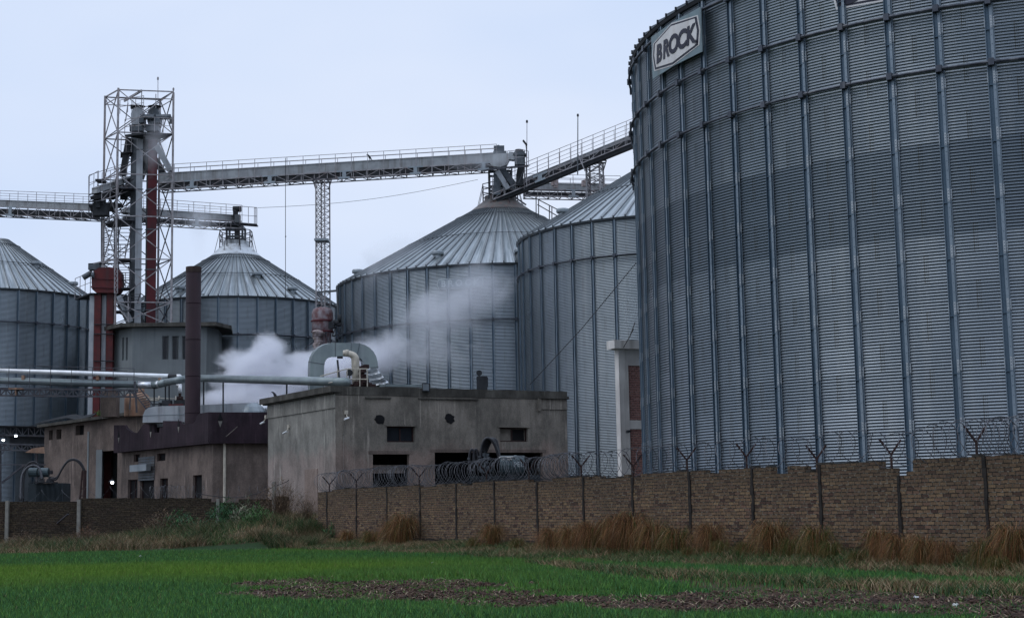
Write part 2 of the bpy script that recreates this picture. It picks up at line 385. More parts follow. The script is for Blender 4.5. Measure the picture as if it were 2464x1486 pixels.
def N_sep(nt, uv):
    n = N(nt, 'ShaderNodeSeparateXYZ'); nt.links.new(uv, n.inputs[0]); return n.outputs[1]
def brick_mat(name, cols, mortar, grime, bw=.24, rh=.092):
    m, nt, b = newmat(name)
    uv = N(nt, 'ShaderNodeUVMap').outputs[0]
    wob = N(nt, 'ShaderNodeTexNoise'); wob.inputs['Scale'].default_value = 3.5; wob.inputs['Detail'].default_value = 4
    nt.links.new(uv, wob.inputs['Vector'])
    va = N(nt, 'ShaderNodeVectorMath', operation='SUBTRACT'); nt.links.new(wob.outputs['Color'], va.inputs[0]); va.inputs[1].default_value = (.5,.5,.5)
    vs = N(nt, 'ShaderNodeVectorMath', operation='MULTIPLY'); nt.links.new(va.outputs[0], vs.inputs[0]); vs.inputs[1].default_value = (.06,.03,0)
    vv = N(nt, 'ShaderNodeVectorMath', operation='ADD'); nt.links.new(uv, vv.inputs[0]); nt.links.new(vs.outputs[0], vv.inputs[1])
    sx = N(nt, 'ShaderNodeSeparateXYZ'); nt.links.new(vv.outputs[0], sx.inputs[0])
    row = math_(nt, 'FLOOR', math_(nt, 'DIVIDE', sx.outputs[1], rh))
    wr = N(nt, 'ShaderNodeTexWhiteNoise', noise_dimensions='1D'); nt.links.new(row, wr.inputs['W'])
    x = math_(nt, 'ADD', math_(nt, 'DIVIDE', sx.outputs[0], bw), math_(nt, 'ADD', math_(nt, 'MULTIPLY', math_(nt, 'MODULO', row, 2), .5), math_(nt, 'MULTIPLY', wr.outputs[0], .3)))
    y = math_(nt, 'DIVIDE', sx.outputs[1], rh)
    cb = N(nt, 'ShaderNodeCombineXYZ'); nt.links.new(math_(nt, 'FLOOR', x), cb.inputs[0]); nt.links.new(row, cb.inputs[1])
    wn = N(nt, 'ShaderNodeTexWhiteNoise', noise_dimensions='2D'); nt.links.new(cb.outputs[0], wn.inputs['Vector'])
    fx = math_(nt, 'FRACT', x); fy = math_(nt, 'FRACT', y)
    ex = math_(nt, 'MINIMUM', fx, math_(nt, 'SUBTRACT', 1, fx)); ey = math_(nt, 'MINIMUM', fy, math_(nt, 'SUBTRACT', 1, fy))
    ex = math_(nt, 'MULTIPLY', ex, bw / rh)
    e = math_(nt, 'MINIMUM', ex, ey)
    e = math_(nt, 'ADD', e, math_(nt, 'MULTIPLY', math_(nt, 'SUBTRACT', noise(nt, 30, 3, src=uv), .5), .2))
    body = ramp(nt, e, [(.09, (0,0,0)), (.15, (1,1,1))])
    n = len(cols)
    rp = ramp(nt, wn.outputs[0], [(k / n, c) for k, c in enumerate(cols)])
    rp.node.color_ramp.interpolation = 'CONSTANT'
    big = ramp(nt, noise(nt, .45, 4, src=uv), [(.35, (0,0,0)), (.65, (1,1,1))])
    col = mixc(nt, math_(nt, 'MULTIPLY', big, .55), rp, grime)
    top_ = ramp(nt, math_(nt, 'DIVIDE', math_(nt, 'ADD', N_sep(nt, uv), math_(nt, 'MULTIPLY', noise(nt, 1.2, 4, src=uv), .9)), 4), [(.52, (0,0,0)), (.72, (1,1,1))])
    col = mixc(nt, math_(nt, 'MULTIPLY', top_, .6), col, grime)
    fine = ramp(nt, noise(nt, 22, 4, src=uv), [(.3, (.6,.6,.6)), (.7, (1.15,1.15,1.15))])
    col = mixc(nt, 1, col, fine, 'MULTIPLY')
    mcol = mixc(nt, ramp(nt, noise(nt, 9, 3, src=uv), [(.36, (0,0,0)), (.52, (1,1,1))]), mortar, tuple(c*.16 for c in mortar))  # dark share of the mortar colour stands for shadow in the gaps
    col = mixc(nt, body, mcol, col)
    nt.links.new(col, b.inputs['Base Color']); b.inputs['Roughness'].default_value = .95; b.inputs['Specular IOR Level'].default_value = .15
    h = math_(nt, 'ADD', math_(nt, 'MULTIPLY', body, math_(nt, 'ADD', math_(nt, 'MULTIPLY', wn.outputs[0], .5), .6)), math_(nt, 'MULTIPLY', noise(nt, 25, 4, src=uv), .35))
    bump(nt, b, h, 1, .022)
    return m
M['brick'] = brick_mat('tan_brickwork', [(.20,.130,.078),(.150,.098,.062),(.17,.100,.070),(.125,.078,.056),(.24,.16,.092),(.185,.118,.072),(.14,.088,.060),(.165,.108,.066),(.070,.040,.032),(.195,.125,.074)], (.17,.155,.125), (.085,.062,.042))
M['brick_dark'] = brick_mat('sooty_brickwork', [(.075,.056,.038),(.054,.041,.030),(.066,.046,.035),(.044,.034,.027),(.090,.068,.044)], (.075,.066,.052), (.040,.032,.023))
M['brick_red'] = brick_mat('red_brickwork', [(.42,.21,.18),(.37,.18,.155),(.46,.24,.20),(.40,.20,.17)], (.34,.27,.25), (.33,.18,.16), .3, .1)
M['plinth'] = brick_mat('plinth_brickwork', [(.085,.058,.045),(.065,.046,.036),(.075,.05,.042),(.045,.033,.028)], (.05,.046,.04), (.03,.026,.022))
M['rubble'] = mat('rubble_footing', (.06,.056,.052), (.028,.026,.024), 2.2, .95, 0, .9, bscale=6)

# ------------------------------------------------------------------ silos
ROWH = .8128
def cyl(px, py, cx, cy, R):
    d = ray(px, py); dx, dy = d.x, 1.0
    a = dx*dx+dy*dy; b = -2*(dx*cx+dy*cy); c = cx*cx+cy*cy-R*R
    disc = b*b-4*a*c
    k = (-b-math.sqrt(max(disc, 0)))/(2*a)
    return Vector((dx*k, k, EYE+d.z*k))
def grid_mesh(name, V, nu, nv, mats, parent, uvs=None, wrap=False, smooth=True, mi=None):
    """V: (nv, nu, 3) array"""
    off = np.array(wloc(parent)) if parent is not None else np.zeros(3)
    P = V.reshape(-1, 3) - off
    iu = np.arange(nu-1 if not wrap else nu); iv = np.arange(nv-1)
    U, W = np.meshgrid(iu, iv)
    U2 = (U+1) % nu
    F = np.stack([W*nu+U, W*nu+U2, (W+1)*nu+U2, (W+1)*nu+U], -1).reshape(-1, 4)
    me = bpy.data.meshes.new(name)
    me.vertices.add(len(P)); me.vertices.foreach_set('co', P.ravel())
    me.loops.add(F.size); me.loops.foreach_set('vertex_index', F.ravel().astype(np.int32))
    me.polygons.add(len(F)); me.polygons.foreach_set('loop_start', (np.arange(len(F))*4).astype(np.int32))
    me.polygons.foreach_set('loop_total', np.full(len(F), 4, dtype=np.int32))
    me.update(calc_edges=True)
    if uvs is not None:
        ul = me.uv_layers.new(name='UVMap'); ul.data.foreach_set('uv', uvs.reshape(-1, 2)[F.ravel()].ravel())
    for x in (mats if isinstance(mats, (list, tuple)) else [mats]): me.materials.append(x)
    if mi is not None: me.polygons.foreach_set('material_index', mi)
    if smooth: me.polygons.foreach_set('use_smooth', np.ones(len(F), dtype=bool))
    me.validate(); me.update()
    o = bpy.data.objects.new(name, me); C.objects.link(o)
    if parent is not None: o.parent = parent
    return o

def silo(cx, cy, R, n, ph0, zb, ze, label, far, rings, roof_top, cap_r, arc=(-2.0, 2.0), nper=8, vents=(), shell='shell_far', rib_w=.17, bands=(), vref=None):
    vref = vref or ze
    root = thing('grain_silo', (cx, cy, zb), label, 'silo', 'corrugated steel grain silos')
    b = math.atan2(cx, cy); th_e = math.atan2(-math.cos(b), -math.sin(b))
    dphi = 2*math.pi/n
    # corrugated shell
    nu = n*4+1; pitch = ROWH/9
    nz = int((ze-zb)/pitch*nper)
    zz = ze - np.arange(nz+1)*(pitch/nper); zz = zz[::-1]
    ph = ph0 + np.linspace(0, 2*math.pi, nu)
    th = th_e + ph
    rr = R + .0155*np.sin(2*math.pi*(zz-vref)/pitch)
    T, RR = np.meshgrid(th, rr); _, Z = np.meshgrid(th, zz)
    V = np.stack([cx+RR*np.cos(T), cy+RR*np.sin(T), Z], -1)
    UU, VV = np.meshgrid((ph-ph0)/dphi+1000, (zz-vref)/ROWH+60)
    sh = grid_mesh('wall_shell', V, nu, len(zz), M[shell], root, np.stack([UU-1000+n*2, VV], -1))
    # stiffeners: one mesh each
    mb = MB(); w = rib_w; H = ze-zb
    # open channel: lip, recessed floor, web, outer face, base flange; recess coloured darker as shade
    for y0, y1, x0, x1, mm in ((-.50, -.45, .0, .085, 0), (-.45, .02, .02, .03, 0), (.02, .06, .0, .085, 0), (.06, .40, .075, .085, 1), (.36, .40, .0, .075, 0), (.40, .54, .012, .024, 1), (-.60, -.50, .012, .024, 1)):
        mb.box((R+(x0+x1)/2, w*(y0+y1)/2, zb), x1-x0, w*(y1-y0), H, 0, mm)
    if not far:
        k = vref+.06
        while k > zb+1:
            if k < ze-.3:
                mb.box((R+.036, w*.50, k-.15), .016, w*.22, .30, 0, 2); mb.box((R+.092, w*.23, k-.19), .012, w*.26, .36, 0, 2); mb.box((R+.036, -w*.55, k-.15), .012, w*.14, .30, 0, 2)
                for q in range(4):
                    mb.box((R+.047, w*.50, k-.13+q*.075), .012, .02, .02, 0, 0); mb.box((R+.1, w*.23, k-.16+q*.085), .012, .02, .02, 0, 0)
                mb.box((R+.05, 0, k-.24), .08, w*.9, .012, 0, 0)
            k -= 2*ROWH
        k = zb+.3
        while k < ze: mb.box((R+.088, w*.23, k), .012, .018, .018, 0, 0); k += .27
    me = None
    for k in range(n):
        p = ph0+k*dphi
        pw = (p+math.pi) % (2*math.pi)-math.pi
        if not (arc[0] < pw < arc[1]): continue
        if me is None:
            mb2 = MB(); mb2.v = [(x, y, z-zb) for x, y, z in mb.v]; mb2.f = mb.f; mb2.m = mb.m
            me_o = bpy.data.meshes.new('stiffener'); me_o.from_pydata(mb2.v, [], mb2.f)
            for x in (M['rib'], M['rib_lit'], M['plate']): me_o.materials.append(x)
            me_o.polygons.foreach_set('material_index', mb2.m); me = me_o
        o = bpy.data.objects.new('stiffener', me); C.objects.link(o); o.parent = root; o.rotation_euler = (0, 0, th_e+p)
    # wind rings with a bracket at every stiffener
    for zr in rings:
        rb = MB(); ro = R+(.17 if not far else .13); rt = .045 if not far else .05
        npt = n*4
        a0, a1 = th_e+arc[0], th_e+arc[1]
        rb.tube([(cx+ro*math.cos(a0+(a1-a0)*k/npt), cy+ro*math.sin(a0+(a1-a0)*k/npt), zr) for k in range(npt+1)], rt, 8, 0)
        for k in range(n):
            p = ph0+k*dphi; pw = (p+math.pi) % (2*math.pi)-math.pi
            if arc[0] < pw < arc[1]:
                t = th_e+p
                rb.box((cx+(ro-.02)*math.cos(t), cy+(ro-.02)*math.sin(t), zr-.10), .20, .16, .2, t, 0)
                if not far: rb.tube([(cx+ro*math.cos(t-.006), cy+ro*math.sin(t-.006), zr), (cx+ro*math.cos(t+.016), cy+ro*math.sin(t+.016), zr)], .062, 8, 0)
        rb.build('wind_ring', M['ring'], root, smooth=False)
    # roof: sheets with raised seams
    zt = roof_top; nr = 2*n
    nu = nr*5+1; re = R+.14
    prof = []
    rad = np.linspace(re, cap_r, 40)
    zr_ = ze+.02 + (zt-ze)*(re-rad)/(re-cap_r)
    phs = ph0 + np.linspace(0, 2*math.pi, nu)
    th = th_e+phs
    T, RA = np.meshgrid(th, rad); _, ZR = np.meshgrid(th, zr_)
    k = np.arange(nu) % 5
    lift = np.choose(k, [.11, .11, 0, 0, 0])[None, :]*np.ones((len(rad), 1))
    Th = th_e+ph0+((np.arange(nu)//5)+np.choose(k, [0, .035, .075, .5, .955]))[None, :]*dphi/2*np.ones((len(rad), 1))
    V = np.stack([cx+RA*np.cos(Th), cy+RA*np.sin(Th), ZR+lift], -1)
    UU, VV = np.meshgrid((phs-ph0)/dphi*8, np.linspace(0, re-cap_r, 40))
    grid_mesh('roof', V, nu, 40, [M['roof'], M['seam']], root, np.stack([UU, VV], -1), smooth=False, mi=np.tile(np.where(np.isin(np.arange(nu-1) % 5, (1, 4)), 1, 0), 39).astype(np.int32))  # side faces of each seam take the painted shade colour
    ev = MB()
    ev.lathe((cx, cy, 0), [(R+.04, ze-.12), (R+.10, ze-.10), (re, ze+.0), (R+.02, ze+.03)], n*2)
    for k in range(nr):
        t = th_e+ph0+k*dphi/2
        ev.box((cx+re*math.cos(t), cy+re*math.sin(t), ze+.0), .10, .05, .14, t)
    ev.build('eave_trim', M['black_steel'] if not far else M['galv_dark'], root)
    # purlin hoops and bolt lines on the roof
    for fr in (.12, .5) if far else (.3, .6):
        hb = MB(); r_ = cap_r+(re-cap_r)*fr; z_ = ze+(zt-ze)*(re-r_)/(re-cap_r)+.12
        hb.tube([(cx+r_*math.cos(2*math.pi*k/(nr)), cy+r_*math.sin(2*math.pi*k/nr), z_) for k in range(nr)], .022, 5, closed=True)
        for k in range(nr):
            t = th_e+ph0+k*dphi/2; hb.box((cx+r_*math.cos(t), cy+r_*math.sin(t), z_-.04), .08, .06, .08, t)
        hb.build('roof_hoop', M['galv_dark'], root)
    # mushroom vents
    for p, fr in vents:
        t = th_e+p; r_ = cap_r+(re-cap_r)*fr; z_ = ze+(zt-ze)*(re-r_)/(re-cap_r)
        vb = MB(); c = (cx+r_*math.cos(t), cy+r_*math.sin(t), z_)
        vb.lathe(c, [(.0, -.2), (.26, -.2), (.26, .12), (.36, .10), (.40, .16), (.40, .28), (.36, .36), (0, .39)], 18)
        vb.build('roof_vent', M['galv'], root, smooth=False)
    return root, th_e, dphi

def silo_text(body, size, R, cx, cy, phc, zc, th_e, off, material, parent, shear=0.0, bold=.0, spacing=1.0, name='lettering', sx=1.0):
    """flat text laid round the cylinder at angle phc; returns the object"""
    cu = bpy.data.curves.new('txt', 'FONT'); cu.body = body; cu.size = size; cu.align_x = 'CENTER'; cu.align_y = 'CENTER'
    cu.shear = shear; cu.offset = bold; cu.space_character = spacing; cu.extrude = .006; cu.resolution_u = 4
    o = bpy.data.objects.new('txt', cu); C.objects.link(o)
    dg = bpy.context.evaluated_depsgraph_get(); me = bpy.data.meshes.new_from_object(o.evaluated_get(dg))
    bpy.data.objects.remove(o)
    w = np.empty(len(me.vertices)*3); me.vertices.foreach_get('co', w); w = w.reshape(-1, 3)
    base = np.array(wloc(parent))
    th = th_e+phc+w[:, 0]*sx/R
    r = R+off+w[:, 2]
    P = np.stack([cx+r*np.cos(th), cy+r*np.sin(th), zc+w[:, 1]], -1)-base
    me.vertices.foreach_set('co', P.ravel()); me.update(); me.name = name
    me.materials.clear(); me.materials.append(material)
    ob = bpy.data.objects.new(name, me); C.objects.link(ob); ob.parent = parent
    return ob

def flat_text(body, size, origin, xdir, ydir, material, parent, shear=0, bold=0, spacing=1, sx=1, name='lettering'):
    cu = bpy.data.curves.new('txt', 'FONT'); cu.body = body; cu.size = size; cu.align_x = 'CENTER'; cu.align_y = 'CENTER'
    cu.shear = shear; cu.offset = bold; cu.space_character = spacing; cu.extrude = .004; cu.resolution_u = 4
    o = bpy.data.objects.new('txt', cu); C.objects.link(o)
    dg = bpy.context.evaluated_depsgraph_get(); me = bpy.data.meshes.new_from_object(o.evaluated_get(dg))
    bpy.data.objects.remove(o)
    w = np.empty(len(me.vertices)*3); me.vertices.foreach_get('co', w); w = w.reshape(-1, 3)
    X = np.array(Vector(xdir).normalized()); Y = np.array(Vector(ydir).normalized()); Zn = np.cross(X, Y)
    P = np.array(origin)+w[:, :1]*sx*X+w[:, 1:2]*Y+w[:, 2:3]*Zn-np.array(wloc(parent))
    me.vertices.foreach_set('co', P.ravel()); me.update(); me.name = name
    me.materials.clear(); me.materials.append(material)
    ob = bpy.data.objects.new(name, me); C.objects.link(ob); ob.parent = parent
    return ob

ZG = 1.15          # ground level inside the compound
# --- the big silo in front
BX, BY, BR = 19.33, 55.99, 14.57
ZE1 = 18.15
s1, te1, dp1 = silo(BX, BY, BR, 64, -.9422, ZG, ZE1, 'huge corrugated steel grain silo nearest the camera, with the sign panel at its eave', False,
    (17.70, 15.66, 13.87), ZE1+7.2, 1.5, arc=(-2.0, 1.6), nper=6, vref=18.274, shell='shell_big', rib_w=.23)
# bent sign panel
def sgn(px, py):
    p = cyl(px, py, BX, BY, BR+.30); return math.atan2(p.y-BY, p.x-BX), p.z
aL, zLt = sgn(1567, 85); _, zLb = sgn(1569.7, 187.5)
aM, zMt = sgn(1616, 52); _, zMb = sgn(1620, 160)
aR, zRt = sgn(1685.6, 21.9); _, zRb = sgn(1689, 128.9)
zt_, zb_ = (zLt+zRt)/2, (zLb+zRb)/2
def spt(u, v, off=0):       # u 0..1 across the two flat panels, v 0..1 down
    um = .42; rs = BR+.30+off
    pl, pm, pr = [Vector((BX+rs*math.cos(a), BY+rs*math.sin(a), 0)) for a in (aL, aM, aR)]
    p = pl.lerp(pm, u/um) if u <= um else pm.lerp(pr, (u-um)/(1-um))
    p.z = zt_+(zb_-zt_)*v; return p
sg = MB()
for (u0, u1) in ((0, .42), (.42, 1)):
    a, b_, c_, d_ = spt(u0, 0), spt(u1, 0), spt(u1, 1), spt(u0, 1)
    ins = (Vector((BX, BY, 0))-Vector((a.x, a.y, 0))).normalized()*.04
    sg.hexa([d_+ins, c_+ins, c_, d_, a+ins, b_+ins, b_, a])
sign = sg.build('sign_panel', [M['sign_back']], s1, label='bent blue-grey sign panel with a white badge')
def badge(shrink, off, material, nm):
    pts = [(.035,.19),(.42,.012),(.945,.15),(.985,.5),(.955,.83),(.42,.988),(.045,.84),(.012,.5)]
    cx_, cy_ = .49, .5
    q = [(cx_+(x-cx_)*(1-shrink), cy_+(y-cy_)*(1-shrink*1.25)) for x, y in pts]
    mb = MB()
    # split at the fold
    top, bot = q[1], q[5]
    left = [q[0], (.42, q[1][1]), (.42, q[5][1]), q[6], q[7]]
    right = [(.42, q[1][1]), q[2], q[3], q[4], (.42, q[5][1])]
    for poly in (left, right):
        i = len(mb.v); mb.v += [tuple(spt(u, v, off)) for u, v in poly]; mb.f.append(tuple(range(i, i+len(poly)))); mb.m.append(0)
        for k in range(len(poly)):
            a, b2 = poly[k], poly[(k+1) % len(poly)]
            mb.quad(spt(*a, off), spt(*b2, off), spt(*b2, off-.012), spt(*a, off-.012))
    return mb.build(nm, material, sign)
badge(0, .010, M['sign_white'], 'badge_plate'); badge(.045, .020, M['sign_ink'], 'badge_outline'); badge(.115, .030, M['sign_white'], 'badge_field')
# letters on the badge, each set on the panel it stands on
dirL = (spt(.42, .5)-spt(0, .5)).normalized(); dirR = (spt(1, .5)-spt(.42, .5)).normalized()
Wd = (spt(.42, .5)-spt(0, .5)).length+(spt(1, .5)-spt(.42, .5)).length
Hd = zt_-zb_
for ch, u_ in (('B', .165), ('R', .305), ('O', .455), ('C', .625), ('K', .80)):
    dd = dirL if u_ < .42 else dirR
    o_ = spt(u_, .535, .045)
    flat_text(ch, Hd*.56, o_, dd, (0, 0, 1), M['sign_ink'], sign, shear=.14, bold=.035, sx=.94, name='letter')
flat_text('R', Hd*.075, spt(.91, .74, .045), dirR, (0, 0, 1), M['sign_ink'], sign, name='trademark')
ring_ = MB(); rc = spt(.91, .74, .045)
ring_.tube([rc+dirR*(.075*math.cos(a))+Vector((0, 0, .075*math.sin(a))) for a in [k*math.pi/8 for k in range(16)]], .009, 4, closed=True)
ring_.build('trademark_circle', M['sign_ink'], sign)
# second badge painted on the shell, cut by the top of the picture
pc = cyl(1998, 10, BX, BY, BR); pr_ = cyl(2165, 0, BX, BY, BR)
phL = math.atan2(pc.y-BY, pc.x-BX); scl = 2.15; arcw = 6.5
pb = cyl(2007, 26, BX, BY, BR)
z_bot = pb.z; ph2 = phL-te1+arcw/2/BR
while ph2 > math.pi: ph2 -= 2*math.pi
while ph2 < -math.pi: ph2 += 2*math.pi
def shell_poly(pts, off, material, nm, parent, cx, cy, R, th0):
    mb = MB()
    # strips so that the badge bends round the wall
    xs = sorted(set([p[0] for p in pts]+list(np.linspace(min(p[0] for p in pts), max(p[0] for p in pts), 17))))
    def span(x):
        ys = []
        for k in range(len(pts)):
            (x0, y0), (x1, y1) = pts[k], pts[(k+1) % len(pts)]
            if abs(x1-x0) < 1e-9:
                if abs(x-x0) < 1e-6: ys += [y0, y1]
            elif min(x0, x1)-1e-9 <= x <= max(x0, x1)+1e-9: ys.append(y0+(y1-y0)*(x-x0)/(x1-x0))
        return min(ys), max(ys)
    P = lambda x, y, o=off: (cx+(R+o)*math.cos(th0+x/R), cy+(R+o)*math.sin(th0+x/R), y)
    for x0, x1 in zip(xs[:-1], xs[1:]):
        a, b2 = span(x0); c2, d2 = span(x1)
        mb.quad(P(x0, a), P(x1, c2), P(x1, d2), P(x0, b2))
    return mb.build(nm, material, parent)
def octo(w, h, zc, sh=0.0, pinch=.07, point=.03):
    w2, h2 = w/2-sh, h/2-sh
    return [(-w2+point*w, zc+h2*.86), (0, zc+h2), (w2-point*w, zc+h2*.86), (w2, zc), (w2-point*w, zc-h2*.86), (0, zc-h2), (-w2+point*w, zc-h2*.86), (-w2, zc)]
hb_ = 2.0; zc2 = z_bot+hb_*.43
th0 = te1+ph2
sb = shell_poly(octo(arcw, hb_, zc2), .020, M['sign_white'], 'painted_badge', s1, BX, BY, BR, th0)
shell_poly(octo(arcw, hb_, zc2, .06), .024, M['sign_ink'], 'badge_outline', sb, BX, BY, BR, th0)
shell_poly(octo(arcw, hb_, zc2, .13), .028, M['sign_white'], 'badge_field', sb, BX, BY, BR, th0)
silo_text('BROCK', 2.05, BR, BX, BY, ph2, zc2-.10, te1, .036, M['sign_ink'], sb, bold=.06, spacing=1.12, sx=.84)

# --- silo behind it
S2 = (10.15, 96.28, 9.64)
ap2 = 22.4
s2, te2, dp2 = silo(*S2, 42, -1.0879, ZG, 18.1, 'grey corrugated silo half hidden behind the huge front silo', True, (18.1-2.2,), 18.1+5.35, .9, arc=(-1.9, 1.7), nper=5,
    vents=((-1.05, .75), (-.12, .62)))
# --- silo with the faded badge, under the conveyor head
D3 = 109.0; b3 = -.0063; k3 = .1068; R3 = D3*k3
C3 = (D3*math.sin(b3), D3*math.cos(b3))
ZE3 = A(1195, 633, C3[1]-R3).z
s3, te3, dp3 = silo(*C3, R3, 50, -1.0566, ZG, ZE3, 'grey corrugated silo with the faded badge, steam drifting before it', True, (A(1195, 768, C3[1]-R3).z,), A(1195, 500, C3[1]-2.1).z, 2.15, arc=(-1.9, 1.7), nper=5,
    vents=((-.42, .84), (.12, .86), (-1.3, .86)))
def cap(root, cx, cy, r0, z0, r1, z1, m):
    mb = MB(); mb.lathe((cx, cy, 0), [(r0+.12, z0-.03), (r0+.12, z0+.06), (r1+.02, z1), (r1, z1+.02), (r1, z1+.3), (0, z1+.32)], 48); return mb.build('roof_cap', M[m], root, smooth=False)
zc3 = A(1195, 476, C3[1]-1.1).z
cap(s3, *C3, 2.15, A(1195, 500, C3[1]-2.1).z, 1.15, zc3, 'roof_cap_dusty')
# faded badge
bp3 = cyl(1107, 681, *C3, R3); th3 = math.atan2(bp3.y-C3[1], bp3.x-C3[0])
fb = shell_poly(octo(3.1, .72, bp3.z), .07, M['faded_white'], 'painted_badge', s3, *C3, R3, th3)
shell_poly(octo(3.1, .72, bp3.z, .05), .075, M['faded_grey'], 'badge_outline', fb, *C3, R3, th3)
shell_poly(octo(3.1, .72, bp3.z, .09), .08, M['shell_far'], 'badge_field', fb, *C3, R3, th3)
silo_text('BROCK', .58, R3, *C3, th3-te3, bp3.z-.01, te3, .09, M['faded_white'], fb, bold=.015, spacing=1.5)
# --- silo behind the chimney
D4 = 122.0; b4 = math.atan(ray(567, 760).x); R4 = D4*.0668
C4 = (D4*math.sin(b4), D4*math.cos(b4)); ZE4 = A(575, 711, C4[1]-R4).z
s4, te4, dp4 = silo(*C4, R4, 36, .02, ZG, ZE4, 'grey corrugated silo behind the maroon chimney, conveyor ending above its roof', True, (A(575, 803, C4[1]-R4).z,), A(567, 612, C4[1]-1.6).z, 1.9, arc=(-1.9, 1.9), nper=5,
    vents=((.62, .84), (-.60, .84), (.30, .55)))
cap(s4, *C4, 1.9, A(567, 612, C4[1]-1.6).z, 1.05, A(567, 585, C4[1]-1.05).z, 'roof_cap')
# --- silo at the left border
D5 = 126.0; b5 = math.atan(ray(-20, 760).x); R5 = D5*.0625
C5 = (D5*math.sin(b5), D5*math.cos(b5)); ZE5 = A(0, 690, C5[1]-R5).z
s5, te5, dp5 = silo(*C5, R5, 36, .06, ZG, ZE5, 'grey corrugated silo cut by the left border of the view', True, (A(0, 770, C5[1]-R5).z,), A(-20, 575, C5[1]-1).z, 1.2, arc=(-1.9, 1.9), nper=5,
    vents=((.75, .5), (1.1, .8)))

# ------------------------------------------------------------------ layout of the two boundary walls
W0 = A(2464, 1200, 34.3); W1 = A(765, 1232, 72.0)        # brick wall, right end of the view and its far left end
wdir = Vector((W1.x-W0.x, W1.y-W0.y)).normalized()
WA = Vector((W0.x, W0.y))-wdir*10.0; WB = Vector((W1.x, W1.y))       # it runs on to the right, out of view
WN = Vector((-wdir.y, wdir.x));
if WN.dot(-WA) < 0: WN = -WN
WLEN = (WB-WA).length
LWY = 79.0
L0 = Vector((A(-60, 1240, LWY).x, LWY)); L1 = Vector((A(705, 1235, LWY).x, LWY))
def sstep(a, b, x):
    t = np.clip((x-a)/(b-a), 0, 1); return t*t*(3-2*t)
LRX = [A(p, 1235, LWY).x for p in (-60, 190, 525, 705, 760)]
def gz(x, y):
    x = np.asarray(x, float); y = np.asarray(y, float)
    dw = (x-WA.x)*WN.x+(y-WA.y)*WN.y            # + in front of the brick wall
    ux = (x-WA.x)*wdir.x+(y-WA.y)*wdir.y
    field = .03*np.sin(x*.31+1)*np.sin(y*.23)
    foot = .22*(1-sstep(.25, 2.4, dw))
    rise = np.interp(x, LRX, [.08, .12, .80, 1.30, 1.36])
    left = rise*sstep(62, 77.5, y)
    left = np.where(x > LRX[2], left*1.0, left)
    inside = np.where(y > 79.2, 1.0, 0.0)
    zl = np.where(y > 79.2, ZG+.0, left)
    beyond = ux > WLEN+.6                        # left of the end of the brick wall
    z_wallside = np.where(dw > -.5, np.maximum(foot, 0), ZG)
    edge = sstep(WLEN-3.0, WLEN+1.0, ux)
    z1 = z_wallside
    zfront = np.where(dw > -.5, np.maximum(foot, left*edge), ZG)
    return field+np.where(beyond, zl, zfront)
def gz1(x, y): return float(gz(x, y))

# ground as one sheet
xs = np.concatenate([-np.geomspace(900, 46, 14), np.arange(-45, 34, .22), np.geomspace(35, 900, 14)])
ys = np.concatenate([[-200, -60, -20, 0, 10], np.arange(16, 92, .22), np.geomspace(93, 1500, 20)])
X, Y = np.meshgrid(xs, ys); Z = gz(X, Y)
rng = np.random.default_rng(5)
from mathutils import noise as _n
def pnoise(X, Y, s, seed=0):
    """smooth value noise by summing interpolated lattices"""
    r = np.random.default_rng(seed).random((256, 256))
    def one(s):
        gx, gy = X*s, Y*s; ix, iy = np.floor(gx).astype(int), np.floor(gy).astype(int); fx, fy = gx-ix, gy-iy
        fx, fy = fx*fx*(3-2*fx), fy*fy*(3-2*fy)
        f = lambda a, b: r[a % 256, b % 256]
        return (f(ix, iy)*(1-fx)+f(ix+1, iy)*fx)*(1-fy)+(f(ix, iy+1)*(1-fx)+f(ix+1, iy+1)*fx)*fy
    return (one(s)+.5*one(s*2.1)+.25*one(s*4.3))/1.75
near = (Y > 17) & (Y < 92) & (X > -46) & (X < 35)
# the bare earth strip, the weedy verge and the crop, told by where they lie on the field
def gpt(px, py):
    d = ray(px, py); k = -EYE/d.z; return (d.x*k, k)
soil_poly = [gpt(*p) for p in ((610,1408),(700,1392),(860,1386),(1000,1394),(1180,1404),(1400,1420),(1600,1424),(1800,1424),(2000,1420),(2200,1424),(2560,1432),(2560,1560),(2250,1510),(1950,1484),(1750,1474),(1500,1466),(1250,1458),(1000,1454),(800,1446),(660,1432))]
verge_poly = [gpt(*p) for p in ((1250,1352),(1500,1375),(1800,1395),(2100,1405),(2560,1425),(2560,1455),(2300,1444),(2000,1440),(1800,1432),(1600,1410),(1400,1385))]
def inpoly(X, Y, poly):
    ins = np.zeros(np.shape(X), bool); n = len(poly)
    for k in range(n):
        x0, y0 = poly[k]; x1, y1 = poly[(k+1) % n]
        c = ((y0 > Y) != (y1 > Y)) & (X < (x1-x0)*(Y-y0)/(y1-y0+1e-12)+x0); ins ^= c
    return ins
def soil_amt(X, Y):
    wx = X+(pnoise(X, Y, .5, 3)-.5)*5+(pnoise(X, Y, 2.6, 13)-.5)*2.6; wy = Y+(pnoise(X, Y, .5, 4)-.5)*5+(pnoise(X, Y, 2.6, 14)-.5)*3.4
    return inpoly(wx, wy, soil_poly).astype(float)
